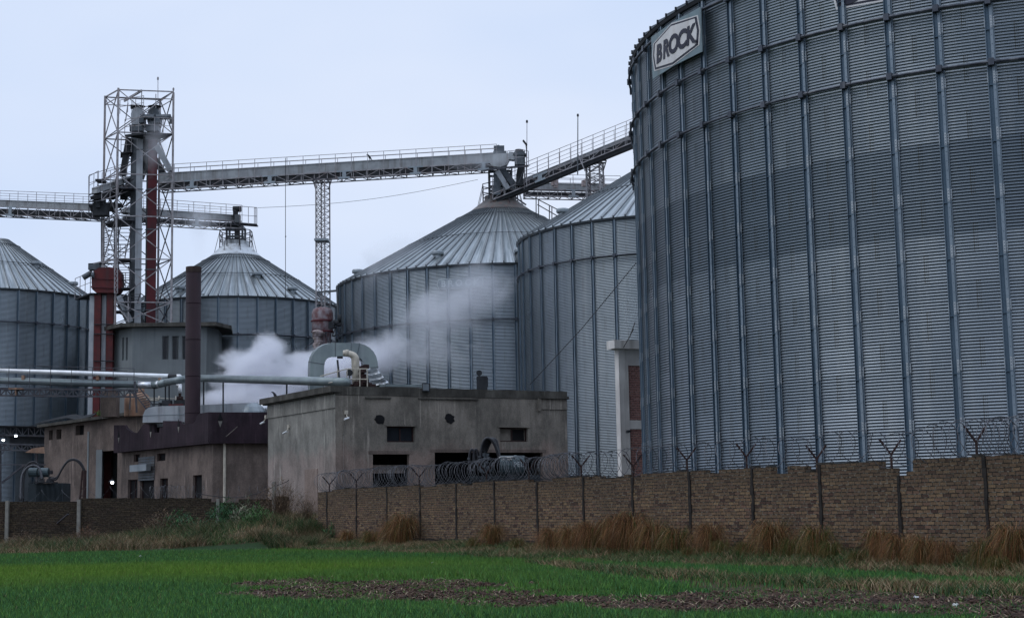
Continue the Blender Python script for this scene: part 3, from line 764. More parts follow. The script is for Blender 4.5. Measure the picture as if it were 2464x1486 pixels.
def zones(X, Y):
    """crop density, soil, verge"""
    dw = (X-WA.x)*WN.x+(Y-WA.y)*WN.y; ux = (X-WA.x)*wdir.x+(Y-WA.y)*wdir.y
    soil = soil_amt(X, Y)
    wob = (pnoise(X, Y, .5, 9)-.5)*2.4
    lefty = 62.5+wob
    verge = ((ux > WLEN-1) & (Y > lefty)) | ((dw < 3.0+wob) & (dw > -.2) & (ux <= WLEN-1)) | inpoly(X, Y+wob*.6, verge_poly)
    inside = ((dw < -.1) & (ux < WLEN)) | (Y > 79)
    return soil, verge & ~inside, inside
so, ve, ins = zones(X, Y)
Z = Z+np.where(near & ~ins, (pnoise(X, Y, 2.2, 7)-.5)*(.03+.09*so+.05*ve), 0)
gnd = grid_mesh('ground', np.stack([X, Y, Z], -1), len(xs), len(ys), [], None, None, smooth=True)
tag(gnd, kind='structure')
ca = gnd.data.color_attributes.new('Zone', 'FLOAT_COLOR', 'POINT')
col = np.zeros((X.size, 4)); col[:, 3] = 1
col[:, 0] = so.ravel(); col[:, 1] = ve.ravel(); col[:, 2] = ins.ravel()
ca.data.foreach_set('color', col.ravel())
m, nt, b = newmat('field_earth')
at = N(nt, 'ShaderNodeAttribute'); at.attribute_name = 'Zone'; sp = N(nt, 'ShaderNodeSeparateColor'); nt.links.new(at.outputs['Color'], sp.inputs[0])
n_a = noise(nt, 3, 8, rough=.7); n_b = noise(nt, 17, 6, rough=.7)
soilc = ramp(nt, n_b, [(.3, (.022,.011,.008)), (.5, (.050,.026,.017)), (.68, (.09,.05,.034)), (.76, (.14,.10,.07))])
crop = mixc(nt, n_a, (.012,.03,.010), (.022,.05,.014))
verg = ramp(nt, n_b, [(.3, (.022,.030,.012)), (.5, (.05,.045,.022)), (.65, (.085,.06,.035)), (.72, (.13,.10,.065))])
yard = mixc(nt, n_a, (.05,.045,.04), (.09,.08,.07))
c0 = mixc(nt, sp.outputs[1], crop, verg); c0 = mixc(nt, sp.outputs[0], c0, soilc); c0 = mixc(nt, sp.outputs[2], c0, yard)
nt.links.new(c0, b.inputs['Base Color']); b.inputs['Roughness'].default_value = .95; b.inputs['Specular IOR Level'].default_value = .2
bump(nt, b, n_b, 1, .06); gnd.data.materials.append(m)

# ------------------------------------------------------------------ brick boundary wall
ZW0, ZW1 = .43, 2.572
wall_loc = Vector((WA.x, WA.y, 0))
bw_ = thing('brick_wall', wall_loc, 'long tan brick boundary wall topped by razor wire on the right', 'wall')
def wu(px):      # metres along the wall from WA for a picture column
    return onwall(px, 1200, WA, WB)[0]
random.seed(3)
pil = sorted([wu(p) for p in (787, 858, 931, 1011, 1098, 1190, 1293, 1405, 1523, 1661, 1812, 1975, 2165, 2375)])
pil = [pil[0]-3.3, pil[0]-6.6]+pil; pil.sort()
notches = [(1112,1135,1),(1293,1330,1),(1450,1500,1),(1520,1545,1),(1700,1730,1),(1865,1898,2),(1940,1962,2),(2128,2150,2),(2150,2178,4),(2178,2198,3),(1010,1050,1),(765,800,1),(1270,1292,1)]
notches = [(wu(b_), wu(a_), n_) for a_, b_, n_ in notches]
cw = .24; RH = .092
cols_n = int(WLEN/cw)+1
bh = []
drop = 0
for k in range(cols_n):
    u = (k+.5)*cw
    pi_ = sum(1 for p in pil if p < u)
    random.seed(pi_*7+1); base = 0
    random.seed(k*13+5); j = 1 if random.random() < .02 else 0
    d = base+j
    for a_, b_, n_ in notches:
        if a_-.05 < u < b_+.05: d = max(d, n_)
    bh.append(ZW1-d*RH+random.uniform(-.012, .012))
mb = MB(); T = .23
def wq(u, z, off): return wp(WA, WB, u, z, off)
for k in range(cols_n):
    u0, u1, z = k*cw, min((k+1)*cw, WLEN), bh[k]
    if u1 <= u0: continue
    mb.quad(wq(u0, ZW0, 0), wq(u1, ZW0, 0), wq(u1, z, 0), wq(u0, z, 0), 0, [(u0, ZW0), (u1, ZW0), (u1, z), (u0, z)])
    mb.quad(wq(u1, ZW0, -T), wq(u0, ZW0, -T), wq(u0, z, -T), wq(u1, z, -T), 0, [(u1, ZW0), (u0, ZW0), (u0, z), (u1, z)])
    mb.quad(wq(u0, z, 0), wq(u1, z, 0), wq(u1, z, -T), wq(u0, z, -T), 0, [(u0, 0), (u1, 0), (u1, T), (u0, T)])
    for uu, zz, z2 in ((u1, z, bh[k+1] if k+1 < cols_n else ZW0), (u0, z, bh[k-1] if k else ZW0)):
        if z2 < zz: mb.quad(wq(uu, z2, 0), wq(uu, zz, 0), wq(uu, zz, -T), wq(uu, z2, -T), 0, [(0, z2), (0, zz), (T, zz), (T, z2)])
mb.build('brickwork', [M['brick']], bw_)
M['wall_top'] = mat('mossy_brick_top', (.05,.045,.036), (.03,.027,.024), 3, .95, 0, .6)
mb = MB()
random.seed(8)
k = 0
while k < cols_n-1:       # loose coping bricks left along the top
    if random.random() < .3:
        c = wq((k+.5)*cw, bh[k]-.004, -T/2)
        mb.box(c, random.uniform(.18, .23), random.uniform(.18, .24), random.uniform(.02, .06), math.atan2(wdir.y, wdir.x)+random.uniform(-.1, .1))
    k += 1
mb.build('coping_bricks', [M['wall_top']], bw_)
M['joint'] = mat('dark_wall_joint', (.028,.024,.021), (.016,.014,.013), 5, .95, 0, .6)
for u in pil:
    mb = MB(); seg = 9; zz = ZW0-.02; random.seed(int(u*10))
    top = bh[min(int(u/cw), cols_n-1)]+.01
    for s in range(seg):
        z2 = zz+(top-ZW0)/seg; o = random.uniform(.015, .045); w = random.uniform(.08, .13); du = random.uniform(-.02, .02)
        P = [wq(u-w/2+du, zz, -.05), wq(u+w/2+du, zz, -.05), wq(u+w/2+du, zz, o), wq(u-w/2+du, zz, o), wq(u-w/2+du, z2, -.05), wq(u+w/2+du, z2, -.05), wq(u+w/2+du, z2, o), wq(u-w/2+du, z2, o)]
        mb.hexa(P); zz = z2
    mb.build('wall_post', [M['joint']], bw_)
# plinth: one run of bricks over a rubble footing
mb = MB(); seg = 300
prev = None
for k in range(seg):
    u0, u1 = WLEN*k/seg, WLEN*(k+1)/seg
    random.seed(k); o = .045+random.uniform(-.004, .004)
    mb.quad(wq(u0, .24, .05), wq(u1, .24, .05), wq(u1, ZW0-.03, .05), wq(u0, ZW0-.03, .05), 0, [(u0, .24), (u1, .24), (u1, ZW0-.03), (u0, ZW0-.03)])
    mb.quad(wq(u0, ZW0-.03, .05), wq(u1, ZW0-.03, .05), wq(u1, ZW0-.03, -.01), wq(u0, ZW0-.03, -.01), 0, [(u0, 0), (u1, 0), (u1, .06), (u0, .06)])
mb.build('brick_plinth', [M['plinth']], bw_)
uu = np.linspace(0, WLEN, 700); vv = np.linspace(-.35, .30, 14)
U, V_ = np.meshgrid(uu, vv)
dep = .06+.16*pnoise(U*1.0, V_*1.6+9, 2.4, 21)*np.sin(np.clip((.30-V_)/.6, 0, 1)*math.pi*.55)+.03*pnoise(U, V_+3, 8, 22)
dep = np.where(V_ > .28, 0.0, dep)
wn3 = WN
P = np.stack([WA.x+wdir.x*U+wn3.x*dep, WA.y+wdir.y*U+wn3.y*dep, V_+.03*pnoise(U, V_, 3, 5)], -1)
grid_mesh('rubble_footing', P, 700, 14, M['rubble'], bw_, None)
# black tide line of damp above the plinth, laid as mortar smears
M['damp'] = mat('black_damp_mortar', (.016,.015,.014), (.028,.025,.022), 6, .95, 0, .7)
mb = MB(); random.seed(12); u = 0
while u < WLEN-1:
    l = random.uniform(.2, 1.3); h = random.uniform(.03, .085)
    pts = []
    nn = max(4, int(l/.08))
    for q in range(nn+1): pts.append(wq(u+l*q/nn, ZW0+random.uniform(-.02, .01)-.01, .012))
    for q in range(nn, -1, -1): pts.append(wq(u+l*q/nn, ZW0+h*(.5+random.random()*.8)*math.sin(math.pi*min(max(q/nn, .08), .92))+.0, .012))
    mb.poly(pts, (WN.x*.012, WN.y*.012, 0)); u += l+random.uniform(.05, .7)
mb.build('damp_course', [M['damp']], bw_)
# smooth end pier of the wall
# Y shaped wire holders
def ypost(loc, rz, label):
    r = thing('wire_post', loc, label, 'post', 'rusty Y-shaped wire posts on the brick wall')
    r.rotation_euler = (0, 0, rz); return r
ang = math.atan2(wdir.y, wdir.x)
yp_px = [787, 852, 1003, 1165, 1267, 1393, 1518, 1648, 1792, 1961, 2141, 2348]
yp_lab = ['at the far left end of the brick wall', 'second from the far end of the brick wall', 'before the left loading opening of the grey building', 'before the transformer bushings',
 'before the dark transformer tank', 'just right of the grey building corner', 'before the white framed brick building', 'at the foot of the left edge of the huge silo',
 'fourth from the right border', 'third from the right border, with its foot below the wall top', 'second from the right border', 'nearest the right border']
mbs = MB(); mbs.bar((0, 0, -.3), (0, 0, .36), .045, .045, 0)
mba = [MB(), MB()]
for s, q in zip((-1, 1), mba):
    q.bar((0, 0, .33), (0, s*.34, .70), .05, .012, 0, up=(1, 0, 0)); q.bar((.02, 0, .33), (.02, s*.34, .70), .012, .05, 0, up=(1, 0, 0))
proto = None
for px, lb in zip(yp_px, yp_lab):
    u = wu(px); h = bh[min(int(u/cw), cols_n-1)]
    loc = wq(u, h, -T/2)
    if proto is None:
        proto = ypost(Vector((0, 0, 0)), 0, '')
        mbs.build('stem', [M['rust_dark']], proto); [q.build('arm', [M['rust_dark']], proto) for q in mba]
        o = proto; o.location = loc; o.rotation_euler = (0, 0, ang); 
    else: o = copy_tree(proto, loc, ang)
    o['label'] = 'rusty Y-shaped wire post '+lb
# razor wire
def coil(path, r, step, name, label, seed, wire_r=.0085, barbs=True, squash=1.0, grp='razor wire coils on the walls'):
    """path(u)->(centre, tangent) ; u from 0 to 1, length L"""
    rnd = random.Random(seed); mb = MB(); L = path[0]; f = path[1]
    pts = []; u = 0; ph = rnd.random()*6
    ns = 22; adv = step; rr = r
    while u < L:
        adv += rnd.uniform(-.08, .08)*step/.2; adv = min(max(adv, step*.35), step*2.2)
        r_t = r*rnd.uniform(.88, 1.08); lean = rnd.uniform(-.10, .10)
        for q in range(ns):
            rr += (r_t-rr)*.1; a = ph+2*math.pi*q/ns
            c, t, n = f(min(u+adv*q/ns, L))
            pts.append(c+n*(rr*math.cos(a))+Vector((0, 0, 1))*(rr*math.sin(a)*squash)+t*(lean*math.sin(a*1.0)+.05*math.sin(2*a)))
        u += adv
    mb.tube(pts, wire_r, 4, cap=False)
    if barbs:
        acc = 0
        for a, b2 in zip(pts[:-1], pts[1:]):
            t = (b2-a); l = t.length; acc += l
            if acc > .11:
                acc = 0; t.normalize(); s = t.orthogonal().normalized(); s = Matrix.Rotation(rnd.uniform(0, 6.28), 3, t) @ s
                m_ = (a+b2)/2
                mb.quad(m_-t*.02-s*.014, m_+t*.02-s*.014, m_+t*.008+s*.001, m_-t*.008+s*.001)
                mb.quad(m_-t*.02+s*.014, m_+t*.02+s*.014, m_+t*.008-s*.001, m_-t*.008-s*.001)
    o = mb.build(name, [M['wire']]); tag(o, label, 'razor wire', grp); return o
def wf(u0):
    def f(u):
        uu = u0+u; h = np.interp(uu, [(k+.5)*cw for k in range(cols_n)], bh_s)
        return wq(uu, h+.43, -T/2), Vector((wdir.x, wdir.y, 0)), Vector((WN.x, WN.y, 0))
    return f
bh_s = np.convolve(bh, np.ones(9)/9, 'same'); bh_s[:5] = bh_s[5]; bh_s[-5:] = bh_s[-6]
umid = wu(1393)
coil((umid-2, wf(2)), .44, .27, 'razor_wire_coil', 'razor wire coil stretched over the brick wall before the huge silo', 4)
coil((WLEN-umid-.2, wf(umid)), .42, .30, 'razor_wire_coil', 'dense razor wire coil on the brick wall before the grey building', 9)

# ------------------------------------------------------------------ low dark wall on the left
lw = thing('brick_wall', (L0.x, L0.y, 0), 'low sooty brick wall between pale concrete posts on the left', 'wall')
def lz(x): return float(np.interp(x, LRX, [.06, .12, .80, 1.30, 1.36]))
def ltop(px):
    for a, b_, y in ((-100, 188, 1206), (188, 500, 1198), (500, 523, 1206), (523, 560, 1208), (560, 660, 1200), (660, 800, 1194)):
        if a <= px < b_: return y
    return 1200
mb = MB(); xs_ = np.arange(L0.x, L1.x, .24)
random.seed(4)
tops = []
for k, x in enumerate(xs_):
    px = 1232+x/LWY*FOC+0
    px = 1232+(x/LWY)*FOC*1.0+9*0
    y = ltop(px)+random.choice((0, 0, 0, 1, -1))
    z1 = A(px, y, LWY).z; tops.append(z1); z0 = -.3; x1 = min(x+.24, L1.x)
    for yy, fl in ((LWY, 0), (LWY+.23, 1)):
        q = [(x, yy, z0), (x1, yy, z0), (x1, yy, z1), (x, yy, z1)]; uv_ = [(x, z0), (x1, z0), (x1, z1), (x, z1)]
        if fl: q = q[::-1]; uv_ = uv_[::-1]
        mb.quad(*q, 0, uv_)
    mb.quad((x, LWY, z1), (x1, LWY, z1), (x1, LWY+.23, z1), (x, LWY+.23, z1), 0, [(x, 0), (x1, 0), (x1, .23), (x, .23)])
    if k and abs(tops[-2]-z1) > .005:
        a_, c_ = sorted((tops[-2], z1)); mb.quad((x, LWY, a_), (x, LWY, c_), (x, LWY+.23, c_), (x, LWY+.23, a_), 0, [(0, a_), (0, c_), (.23, c_), (.23, a_)])
mb.build('brickwork', [M['brick_dark']], lw)
for px, t_, b_ in ((15, 1204, 1318), (188, 1201, 1318), (524, 1199, 1275), (659, 1158, 1225)):
    mb = MB(); p0 = A(px, b_, LWY-.12); p1 = A(px, t_, LWY-.12); mb.bar((p0.x, LWY-.10, p0.z-.3), (p0.x, LWY-.10, p1.z), .19, .16)
    mb.build('concrete_post', [M['concrete_post']], lw)
# a broken slat stuck out of it
mb = MB(); mb.bar(A(138, 1258, LWY-.05), A(164, 1236, LWY-.5), .10, .05); mb.build('protruding_plank', [M['lattice_dark']], lw)
def lf(px0):
    x0 = A(px0, 1235, LWY).x
    def f(u):
        x = x0+u
        sag = .5+.18*math.sin(u*.35)+.1*math.sin(u*.9+1)
        z = float(np.interp(x, xs_, tops)); z = z+.30
        return Vector((x, LWY+.1, z)), Vector((1, 0, 0)), Vector((0, 1, 0))
    return f
def llen(a, b_): return A(b_, 1235, LWY).x-A(a, 1235, LWY).x
coil((llen(360, 470), lf(360)), .34, .17, 'razor_wire_coil', 'bunched razor wire loops on the low dark wall before the dark doorway', 31, .006)
coil((llen(470, 640), lf(470)), .34, .55, 'razor_wire_coil', 'loosely pulled razor wire loops on the low dark wall by the white drainpipe', 33, .006)
coil((llen(655, 690), lf(655)), .42, .22, 'razor_wire_coil', 'small razor wire bundle hanging from the tall concrete post', 35, .006)
coil((llen(20, 360), lf(20)), .30, 1.3, 'razor_wire_coil', 'thin stretched razor wire on the low dark wall before the transformer', 37, .005)
mb = MB()
pp = [A(*p, LWY+.05) for p in ((470,1185),(500,1191),(540,1196),(580,1196),(620,1186),(655,1172),(690,1158),(697,1152))]
mb.tube(pp, .018, 5); tag(mb.build('sagging_cable', [M['cable']]), 'dark cable sagging along the low wall to the tall concrete post', 'cable')

# ------------------------------------------------------------------ buildings
def face(mb, a, b, z0, z1, holes=(), depth=.3, m=0, mr=None):
    """vertical wall a->b with rectangular holes (u0,u1,z0,z1) and their reveals; z1 may differ at both ends"""
    if not isinstance(z1, tuple): z1 = (z1, z1)
    L = (Vector(b[:2])-Vector(a[:2])).length
    us = sorted(set([0, L]+[h[0] for h in holes]+[h[1] for h in holes]))
    for u0, u1 in zip(us[:-1], us[1:]):
        um = (u0+u1)/2
        hs = sorted([(h[2], h[3]) for h in holes if h[0] <= um <= h[1]])
        z = z0; segs = []
        for a_, b_ in hs: segs.append((z, a_)); z = b_
        ta, tb = z1[0]+(z1[1]-z1[0])*u0/L, z1[0]+(z1[1]-z1[0])*u1/L
        for k, (p, q) in enumerate(segs): mb.quad(wp(a, b, u0, p), wp(a, b, u1, p), wp(a, b, u1, q), wp(a, b, u0, q), m)
        mb.quad(wp(a, b, u0, z), wp(a, b, u1, z), wp(a, b, u1, tb), wp(a, b, u0, ta), m)
    mr = m if mr is None else mr
    for u0, u1, p, q in holes:
        W = lambda u, z, o: wp(a, b, u, z, o)
        mb.quad(W(u0, p, 0), W(u0, q, 0), W(u0, q, -depth), W(u0, p, -depth), mr)
        mb.quad(W(u1, q, 0), W(u1, p, 0), W(u1, p, -depth), W(u1, q, -depth), mr)
        mb.quad(W(u0, q, 0), W(u1, q, 0), W(u1, q, -depth), W(u0, q, -depth), mr)
        mb.quad(W(u1, p, 0), W(u0, p, 0), W(u0, p, -depth), W(u1, p, -depth), mr)
def slab(mb, pts, z0, z1, m=0):
    n = len(pts); i = len(mb.v)
    mb.v += [(p[0], p[1], z0) for p in pts]+[(p[0], p[1], z1) for p in pts]
    mb.f.append(tuple(range(i+n-1, i-1, -1))); mb.m.append(m); mb.f.append(tuple(range(i+n, i+2*n))); mb.m.append(m)
    for k in range(n):
        k2 = (k+1) % n; mb.f.append((i+k, i+k2, i+n+k2, i+n+k)); mb.m.append(m)
def wbox(mb, a, b, u0, u1, z0, z1, o0, o1, m=0):
    W = lambda u, z, o: wp(a, b, u, z, o)
    mb.hexa([W(u0, z0, o0), W(u1, z0, o0), W(u1, z0, o1), W(u0, z0, o1), W(u0, z1, o0), W(u1, z1, o0), W(u1, z1, o1), W(u0, z1, o1)], m)
def rect(a, b, x0, y0, x1, y1, off=0):
    """the wall rectangle seen between two picture corners"""
    u0, z1 = onwall(x0, y0, a, b, off); u1, _ = onwall(x1, y0, a, b, off); _, z0 = onwall((x0+x1)/2, y1, a, b, off)
    zt = onwall((x0+x1)/2, y0, a, b, off)[1]
    return (min(u0, u1), max(u0, u1), z0, zt)

# --- the grey generator building
YG = 74.0
K0 = A(808, 1232, YG).xy; zt = A(808, 928, YG).z
def at_height(px, py, z): # point of that height seen there
    d = ray(px, py); k = (z-EYE)/d.z; return Vector((d.x*k, k))
KL = at_height(645, 961, zt-.05); KR = at_height(1363, 941.5, zt)
gen = thing('concrete_building', (K0.x, K0.y, ZG), 'stained grey plastered building with flat roof and dark openings behind the brick wall', 'building')
hw1 = rect(K0, KR, 931, 1025, 998, 1063); hw2 = rect(K0, KR, 1203, 1028, 1270, 1062)
hb1 = rect(K0, KR, 905, 1001, 922, 1017); hb2 = rect(K0, KR, 1074, 999, 1090, 1014)
ho1 = rect(K0, KR, 897, 1092, 985, 1175); ho2 = rect(K0, KR, 1046, 1088, 1306, 1175)
mb = MB(); nv = KL-K0
face(mb, K0, KR, ZG-.3, zt-.42, [hw1, hw2, hb1, hb2, ho1, ho2], .28, 0)
KBR = KR+nv
face(mb, KR, KBR, ZG-.3, zt-.42, m=0)
face(mb, KBR, KL, ZG-.3, zt-.42, m=0)
mb.build('front_wall', [M['plaster']], gen)
mb = MB(); face(mb, K0, KL, -.2, zt-.42, m=0); mb.build('side_wall', [M['plaster_pale']], gen, label='plastered side wall, coloured paler as the lit side')
mb = MB(); ins_ = .05
slab(mb, [K0, KR, KBR, KL], zt-.42, zt-.30)
mb.build('roof', [M['concrete_edge']], gen)
Lf = (KR-K0).length; Ls = (KL-K0).length
mb = MB()
wbox(mb, K0, KR, -.02, Lf+.02, zt-.42, zt, -.25, .03)
u0, z_ = onwall(808, 945, K0, KR); ua, za = onwall(1010, 956, K0, KR); ub, _ = onwall(1150, 960, K0, KR)
random.seed(2)
u = 0
while u < ub-u0:      # weathered drip course, broken in places
    l = random.uniform(.5, 1.6)
    if random.random() < .8: wbox(mb, K0, KR, u, min(u+l, ub), zt-.56+random.uniform(-.01, .01), zt-.50, .0, random.uniform(.05, .10))
    u += l+random.choice((0, 0, .3))
u1, _ = onwall(1295, 950, K0, KR)
wbox(mb, K0, KR, u1, Lf+.05, zt-.40, zt-.28, .03, .17)
mb.build('parapet', [M['concrete_edge']], gen)
mb = MB(); wbox(mb, K0, KR, u1+.02, Lf-.01, zt-.95, zt-.42, .002, .05); wbox(mb, K0, KR, u1-.05, u1+.12, zt-1.05, zt-.40, .004, .10)
mb.build('boxed_panel', [M['plaster']], gen)
mb = MB()
wbox(mb, K0, KL, -.10, Ls+.45, zt-.30, zt, -.25, .32); wbox(mb, K0, KL, .0, Ls+.30, zt-.36, zt-.30, .0, .20)
mb.build('cornice', [M['concrete_edge']], gen)
mb = MB(); wbox(mb, K0, KL, 0, Ls, zt-1.05, zt-.37, .002, .05); mb.build('side_band', [M['plaster_pale']], gen)
# frames, panes and what is in the holes
for h, (f0, f1) in ((hw1, (.52, .92)), (hw2, (.48, .93))):
    mb = MB(); wbox(mb, K0, KR, h[0], h[1], h[2], h[3], -.28, -.24)
    mb.build('boarded_window', [M['glass_dark'] if h is hw1 else M['plaster']], gen)
    w = h[1]-h[0]; hh = h[3]-h[2]
    fr = MB()
    for uu0, uu1, z0, z1 in ((h[0], h[1], h[2], h[2]+.06), (h[0], h[1], h[3]-.06, h[3]), (h[0], h[0]+.06, h[2]+.06, h[3]-.06), (h[1]-.06, h[1], h[2]+.06, h[3]-.06), (h[0]+w*f0-.03, h[0]+w*f0+.03, h[2]+.06, h[3]-.06)):
        wbox(fr, K0, KR, uu0, uu1, z0, z1, -.24, -.17)
    wf_ = fr.build('window_frame', [M['rust_dark']], gen)
    mb = MB(); wbox(mb, K0, KR, h[0]+w*f0+.04, h[0]+w*f1, h[2]+.08, h[3]-hh*.12, -.24, -.22); mb.build('pane', [M['dark'] if h is hw2 else M['glass_dark']], wf_)
    lt = MB(); wbox(lt, K0, KR, h[0]-.1, h[1]+.1, h[3]+.0, h[3]+.09, .0, .06); lt.build('lintel', [M['plaster']], gen)
M['soot'] = mat('soot_stain', (.05,.046,.042), (.03,.028,.026), 2, .95)
for h in (hb1, hb2):      # rough round holes in the plaster, their shade laid over as dark patches
    mb = MB(); cx_, cz_ = (h[0]+h[1])/2, (h[2]+h[3])/2; random.seed(int(cx_*7)); pts = []
    for k in range(14):
        a = 2*math.pi*k/14; r_ = random.uniform(.19, .30)
        pts.append(wp(K0, KR, cx_+math.cos(a)*r_*1.15, cz_+math.sin(a)*r_, .004))
    nvec = wp(K0, KR, 0, 0, .008)-wp(K0, KR, 0, 0, 0)
    mb.poly(pts, nvec); mb.build('hole_shade_patch', [M['dark']], gen)
mb = MB(); h = ho1; wbox(mb, K0, KR, h[0], h[1], h[2]+(h[3]-h[2])*.46, h[2]+(h[3]-h[2])*.70, -.9, -.6); mb.build('grey_tank_inside', [M['plaster_pale']], gen)
mb = MB()
for h in (ho1, ho2): wbox(mb, K0, KR, h[0]-.25, h[1]+.2, h[3], h[3]+.16, -.05, .012)
mb.build('door_lintel', [M['plaster_pink']], gen)
# near-black backing that paints in the shade inside
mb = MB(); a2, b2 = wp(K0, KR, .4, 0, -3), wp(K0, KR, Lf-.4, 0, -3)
wbox(mb, K0, KR, .4, Lf-.4, ZG, zt-.6, -3.1, -3.0); mb.build('shade_backing', [M['dark']], gen)
# bricked-up patch on the side face
mb = MB(); h = rect(K0, KL, 734, 1128, 765, 1240); wbox(mb, K0, KL, h[0], h[1], h[2], h[3], .0, .03); mb.build('blocked_doorway', [M['plaster']], gen)
# cctv cameras, cable, floodlight
def cctv(px, py, a, b, label, flip=1):
    u, z = onwall(px, py, a, b); t = thing('security_camera', wp(a, b, u, z), label, 'camera', 'white security cameras on the grey building')
    q = MB(); wbox(q, a, b, u-.08, u+.08, z+.10, z+.28, 0.002, .10); q.build('junction_box', [M['cream']], t)
    q = MB(); q.bar(wp(a, b, u, z+.12, .05), wp(a, b, u, z-.12, .22), .04); q.build('bracket', [M['cream']], t)
    q = MB(); q.tube([wp(a, b, u+flip*.08, z-.08, .18), wp(a, b, u-flip*.20, z-.17, .28)], .05, 8); q.build('camera_body', [M['pipe_white']], t)
cctv(642, 1011, K0, KL, 'white security camera at the far edge of the pale side wall', -1)
cctv(697, 1034, K0, KL, 'white security camera in the middle of the pale side wall', -1)
cctv(832, 1001, K0, KR, 'white security camera box on the front wall near the corner')
mb = MB(); u, z = onwall(833, 1006, K0, KR); u2, z2 = onwall(826, 1140, K0, KR)
mb.tube([wp(K0, KR, u, z, .03), wp(K0, KR, u-.1, z-.5, .03), wp(K0, KR, u2, z-.9, .03), wp(K0, KR, u2, ZG, .03)], .018, 5); mb.build('conduit', [M['plaster_pale']], gen)
mb = MB(); p = wp(K0, KR, onwall(1023, 930, K0, KR)[0], zt, .1)
fl = thing('floodlight', p, 'square unlit floodlight on the roof edge of the grey building', 'floodlight')
wd = wp(K0, KR, 1, 0)-wp(K0, KR, 0, 0)
mb.bar(p+Vector((0, 0, -.1)), p+Vector((0, 0, .12)), .07); mb.build('bracket', [M['rust_dark']], fl)
mb = MB(); mb.bar(p+Vector((0, -.02, .02))-wd*.20, p+Vector((0, -.02, .02))+wd*.20, .1, .42); mb.build('housing', [M['black_steel']], fl)
mb = MB(); mb.bar(p+Vector((0, -.09, .03))-wd*.16, p+Vector((0, -.09, .03))+wd*.16, .02, .32); mb.build('lens', [M['galv']], fl)
# black vent box with round flap on the roof
p = A(1160, 932, YG+5); vb = thing('vent_box', p, 'black steel vent box with a round flap on the grey roof', 'vent')
mb = MB(); mb.box(p+Vector((0, 0, -.4)), .55, .5, .98); mb.build('box', [M['black_steel']], vb)
mb = MB(); q = A(1153, 897, YG+5); mb.tube([q+Vector((0, -.04, 0)), q+Vector((0, .04, 0))], .15, 14); mb.tube([q, q+Vector((.02, 0, -.4))], .025, 5); mb.build('round_flap', [M['black_steel']], vb)
mb = MB(); mb.tube([A(1173, 907, YG+5), A(1173, 930, YG+5)], .03, 5); mb.build('rod', [M['black_steel']], vb)
mb = MB(); p = A(920, 927, YG+3); q = A(1010, 929, YG+4.5); mb.bar(p, q, .5, .12); tag(mb.build('roof_sheet', [M['duct']]), 'flat grey metal sheet lying on the roof behind the arch duct', 'metal sheet')

# --- arched duct on its roof
YD = 83.0
def arcpts(pts, n=6):
    """round the corners of a polyline: (x, y, radius)"""
    out = []
    for k, (x, y, r) in enumerate(pts):
        if r == 0 or k in (0, len(pts)-1): out.append((x, y)); continue
        p0 = Vector(pts[k-1][:2]); p1 = Vector((x, y)); p2 = Vector(pts[k+1][:2])
        a = p1+(p0-p1).normalized()*r; b = p1+(p2-p1).normalized()*r
        for q in range(n+1):
            t = q/n; v = a*(1-t)**2+p1*2*t*(1-t)+b*t*t; out.append((v.x, v.y))
    return out
ad = thing('arched_duct', A(760, 940, YD), 'dull sheet metal duct arching over the roof of the grey building', 'duct')
ctr = arcpts([(763, 960, 0), (763, 841, 44), (845, 841, 0), (893, 842, 42), (893, 886, 0)], 7)
def rect_duct(mb, path, hw, dep, Y, m=0):
    """duct of rectangular section whose face keeps to the plane y = Y; hw in metres"""
    P = [A(x, y, Y) for x, y in path]; n = len(P); ring = []
    for k, p in enumerate(P):
        t = (P[min(k+1, n-1)]-P[max(k-1, 0)]); t.y = 0; t.normalize(); nn = Vector((-t.z, 0, t.x))
        w = hw[k] if isinstance(hw, list) else hw
        ring.append([p+nn*w, p-nn*w, p-nn*w+Vector((-.25, dep, .1)), p+nn*w+Vector((-.25, dep, .1))])
    for a, b in zip(ring[:-1], ring[1:]):
        for j in range(4):
            j2 = (j+1) % 4; mb.quad(a[j], a[j2], b[j2], b[j], m)
    mb.quad(*ring[0], m); mb.quad(*ring[-1][::-1], m)
    return ring
mb = MB(); rg = rect_duct(mb, ctr, .38, .95, YD); mb.build('duct', [M['duct']], ad)
mb = MB()
for k in (2, 8, 9, 11, 17): 
    r4 = [q.copy() for q in rg[min(k, len(rg)-1)]]
    for j in range(4): mb.bar(r4[j], r4[(j+1) % 4], .035)
mb.build('flange_seams', [M['galv_dark']], ad)
mb = MB(); rect_duct(mb, [(890, 886), (893, 905), (903, 930), (910, 945)], [.33, .31, .30, .30], .8, YD+.05); mb.build('down_leg', [M['galv_dark']], ad)
mb = MB(); random.seed(6); rows = 14; colsn = 6; pts = {}
for r_ in range(rows+1):
    for c_ in range(colsn+1):
        x = 867+ (r_/rows)*(22)+ c_/colsn*(38+ r_*1.1)-(4 if c_ == 0 else 0); y = 884+r_/rows*42+(c_/colsn)*2
        pts[r_, c_] = A(x, y, YD-.25+.13*math.sin(r_*1.6+c_*.9)+random.uniform(-.05, .05))
for r_ in range(rows):
    for c_ in range(colsn): mb.quad(pts[r_, c_], pts[r_+1, c_], pts[r_+1, c_+1], pts[r_, c_+1])
mb.build('crumpled_sheet', [M['roof_cap']], ad, label='crumpled loose sheet around the right leg')
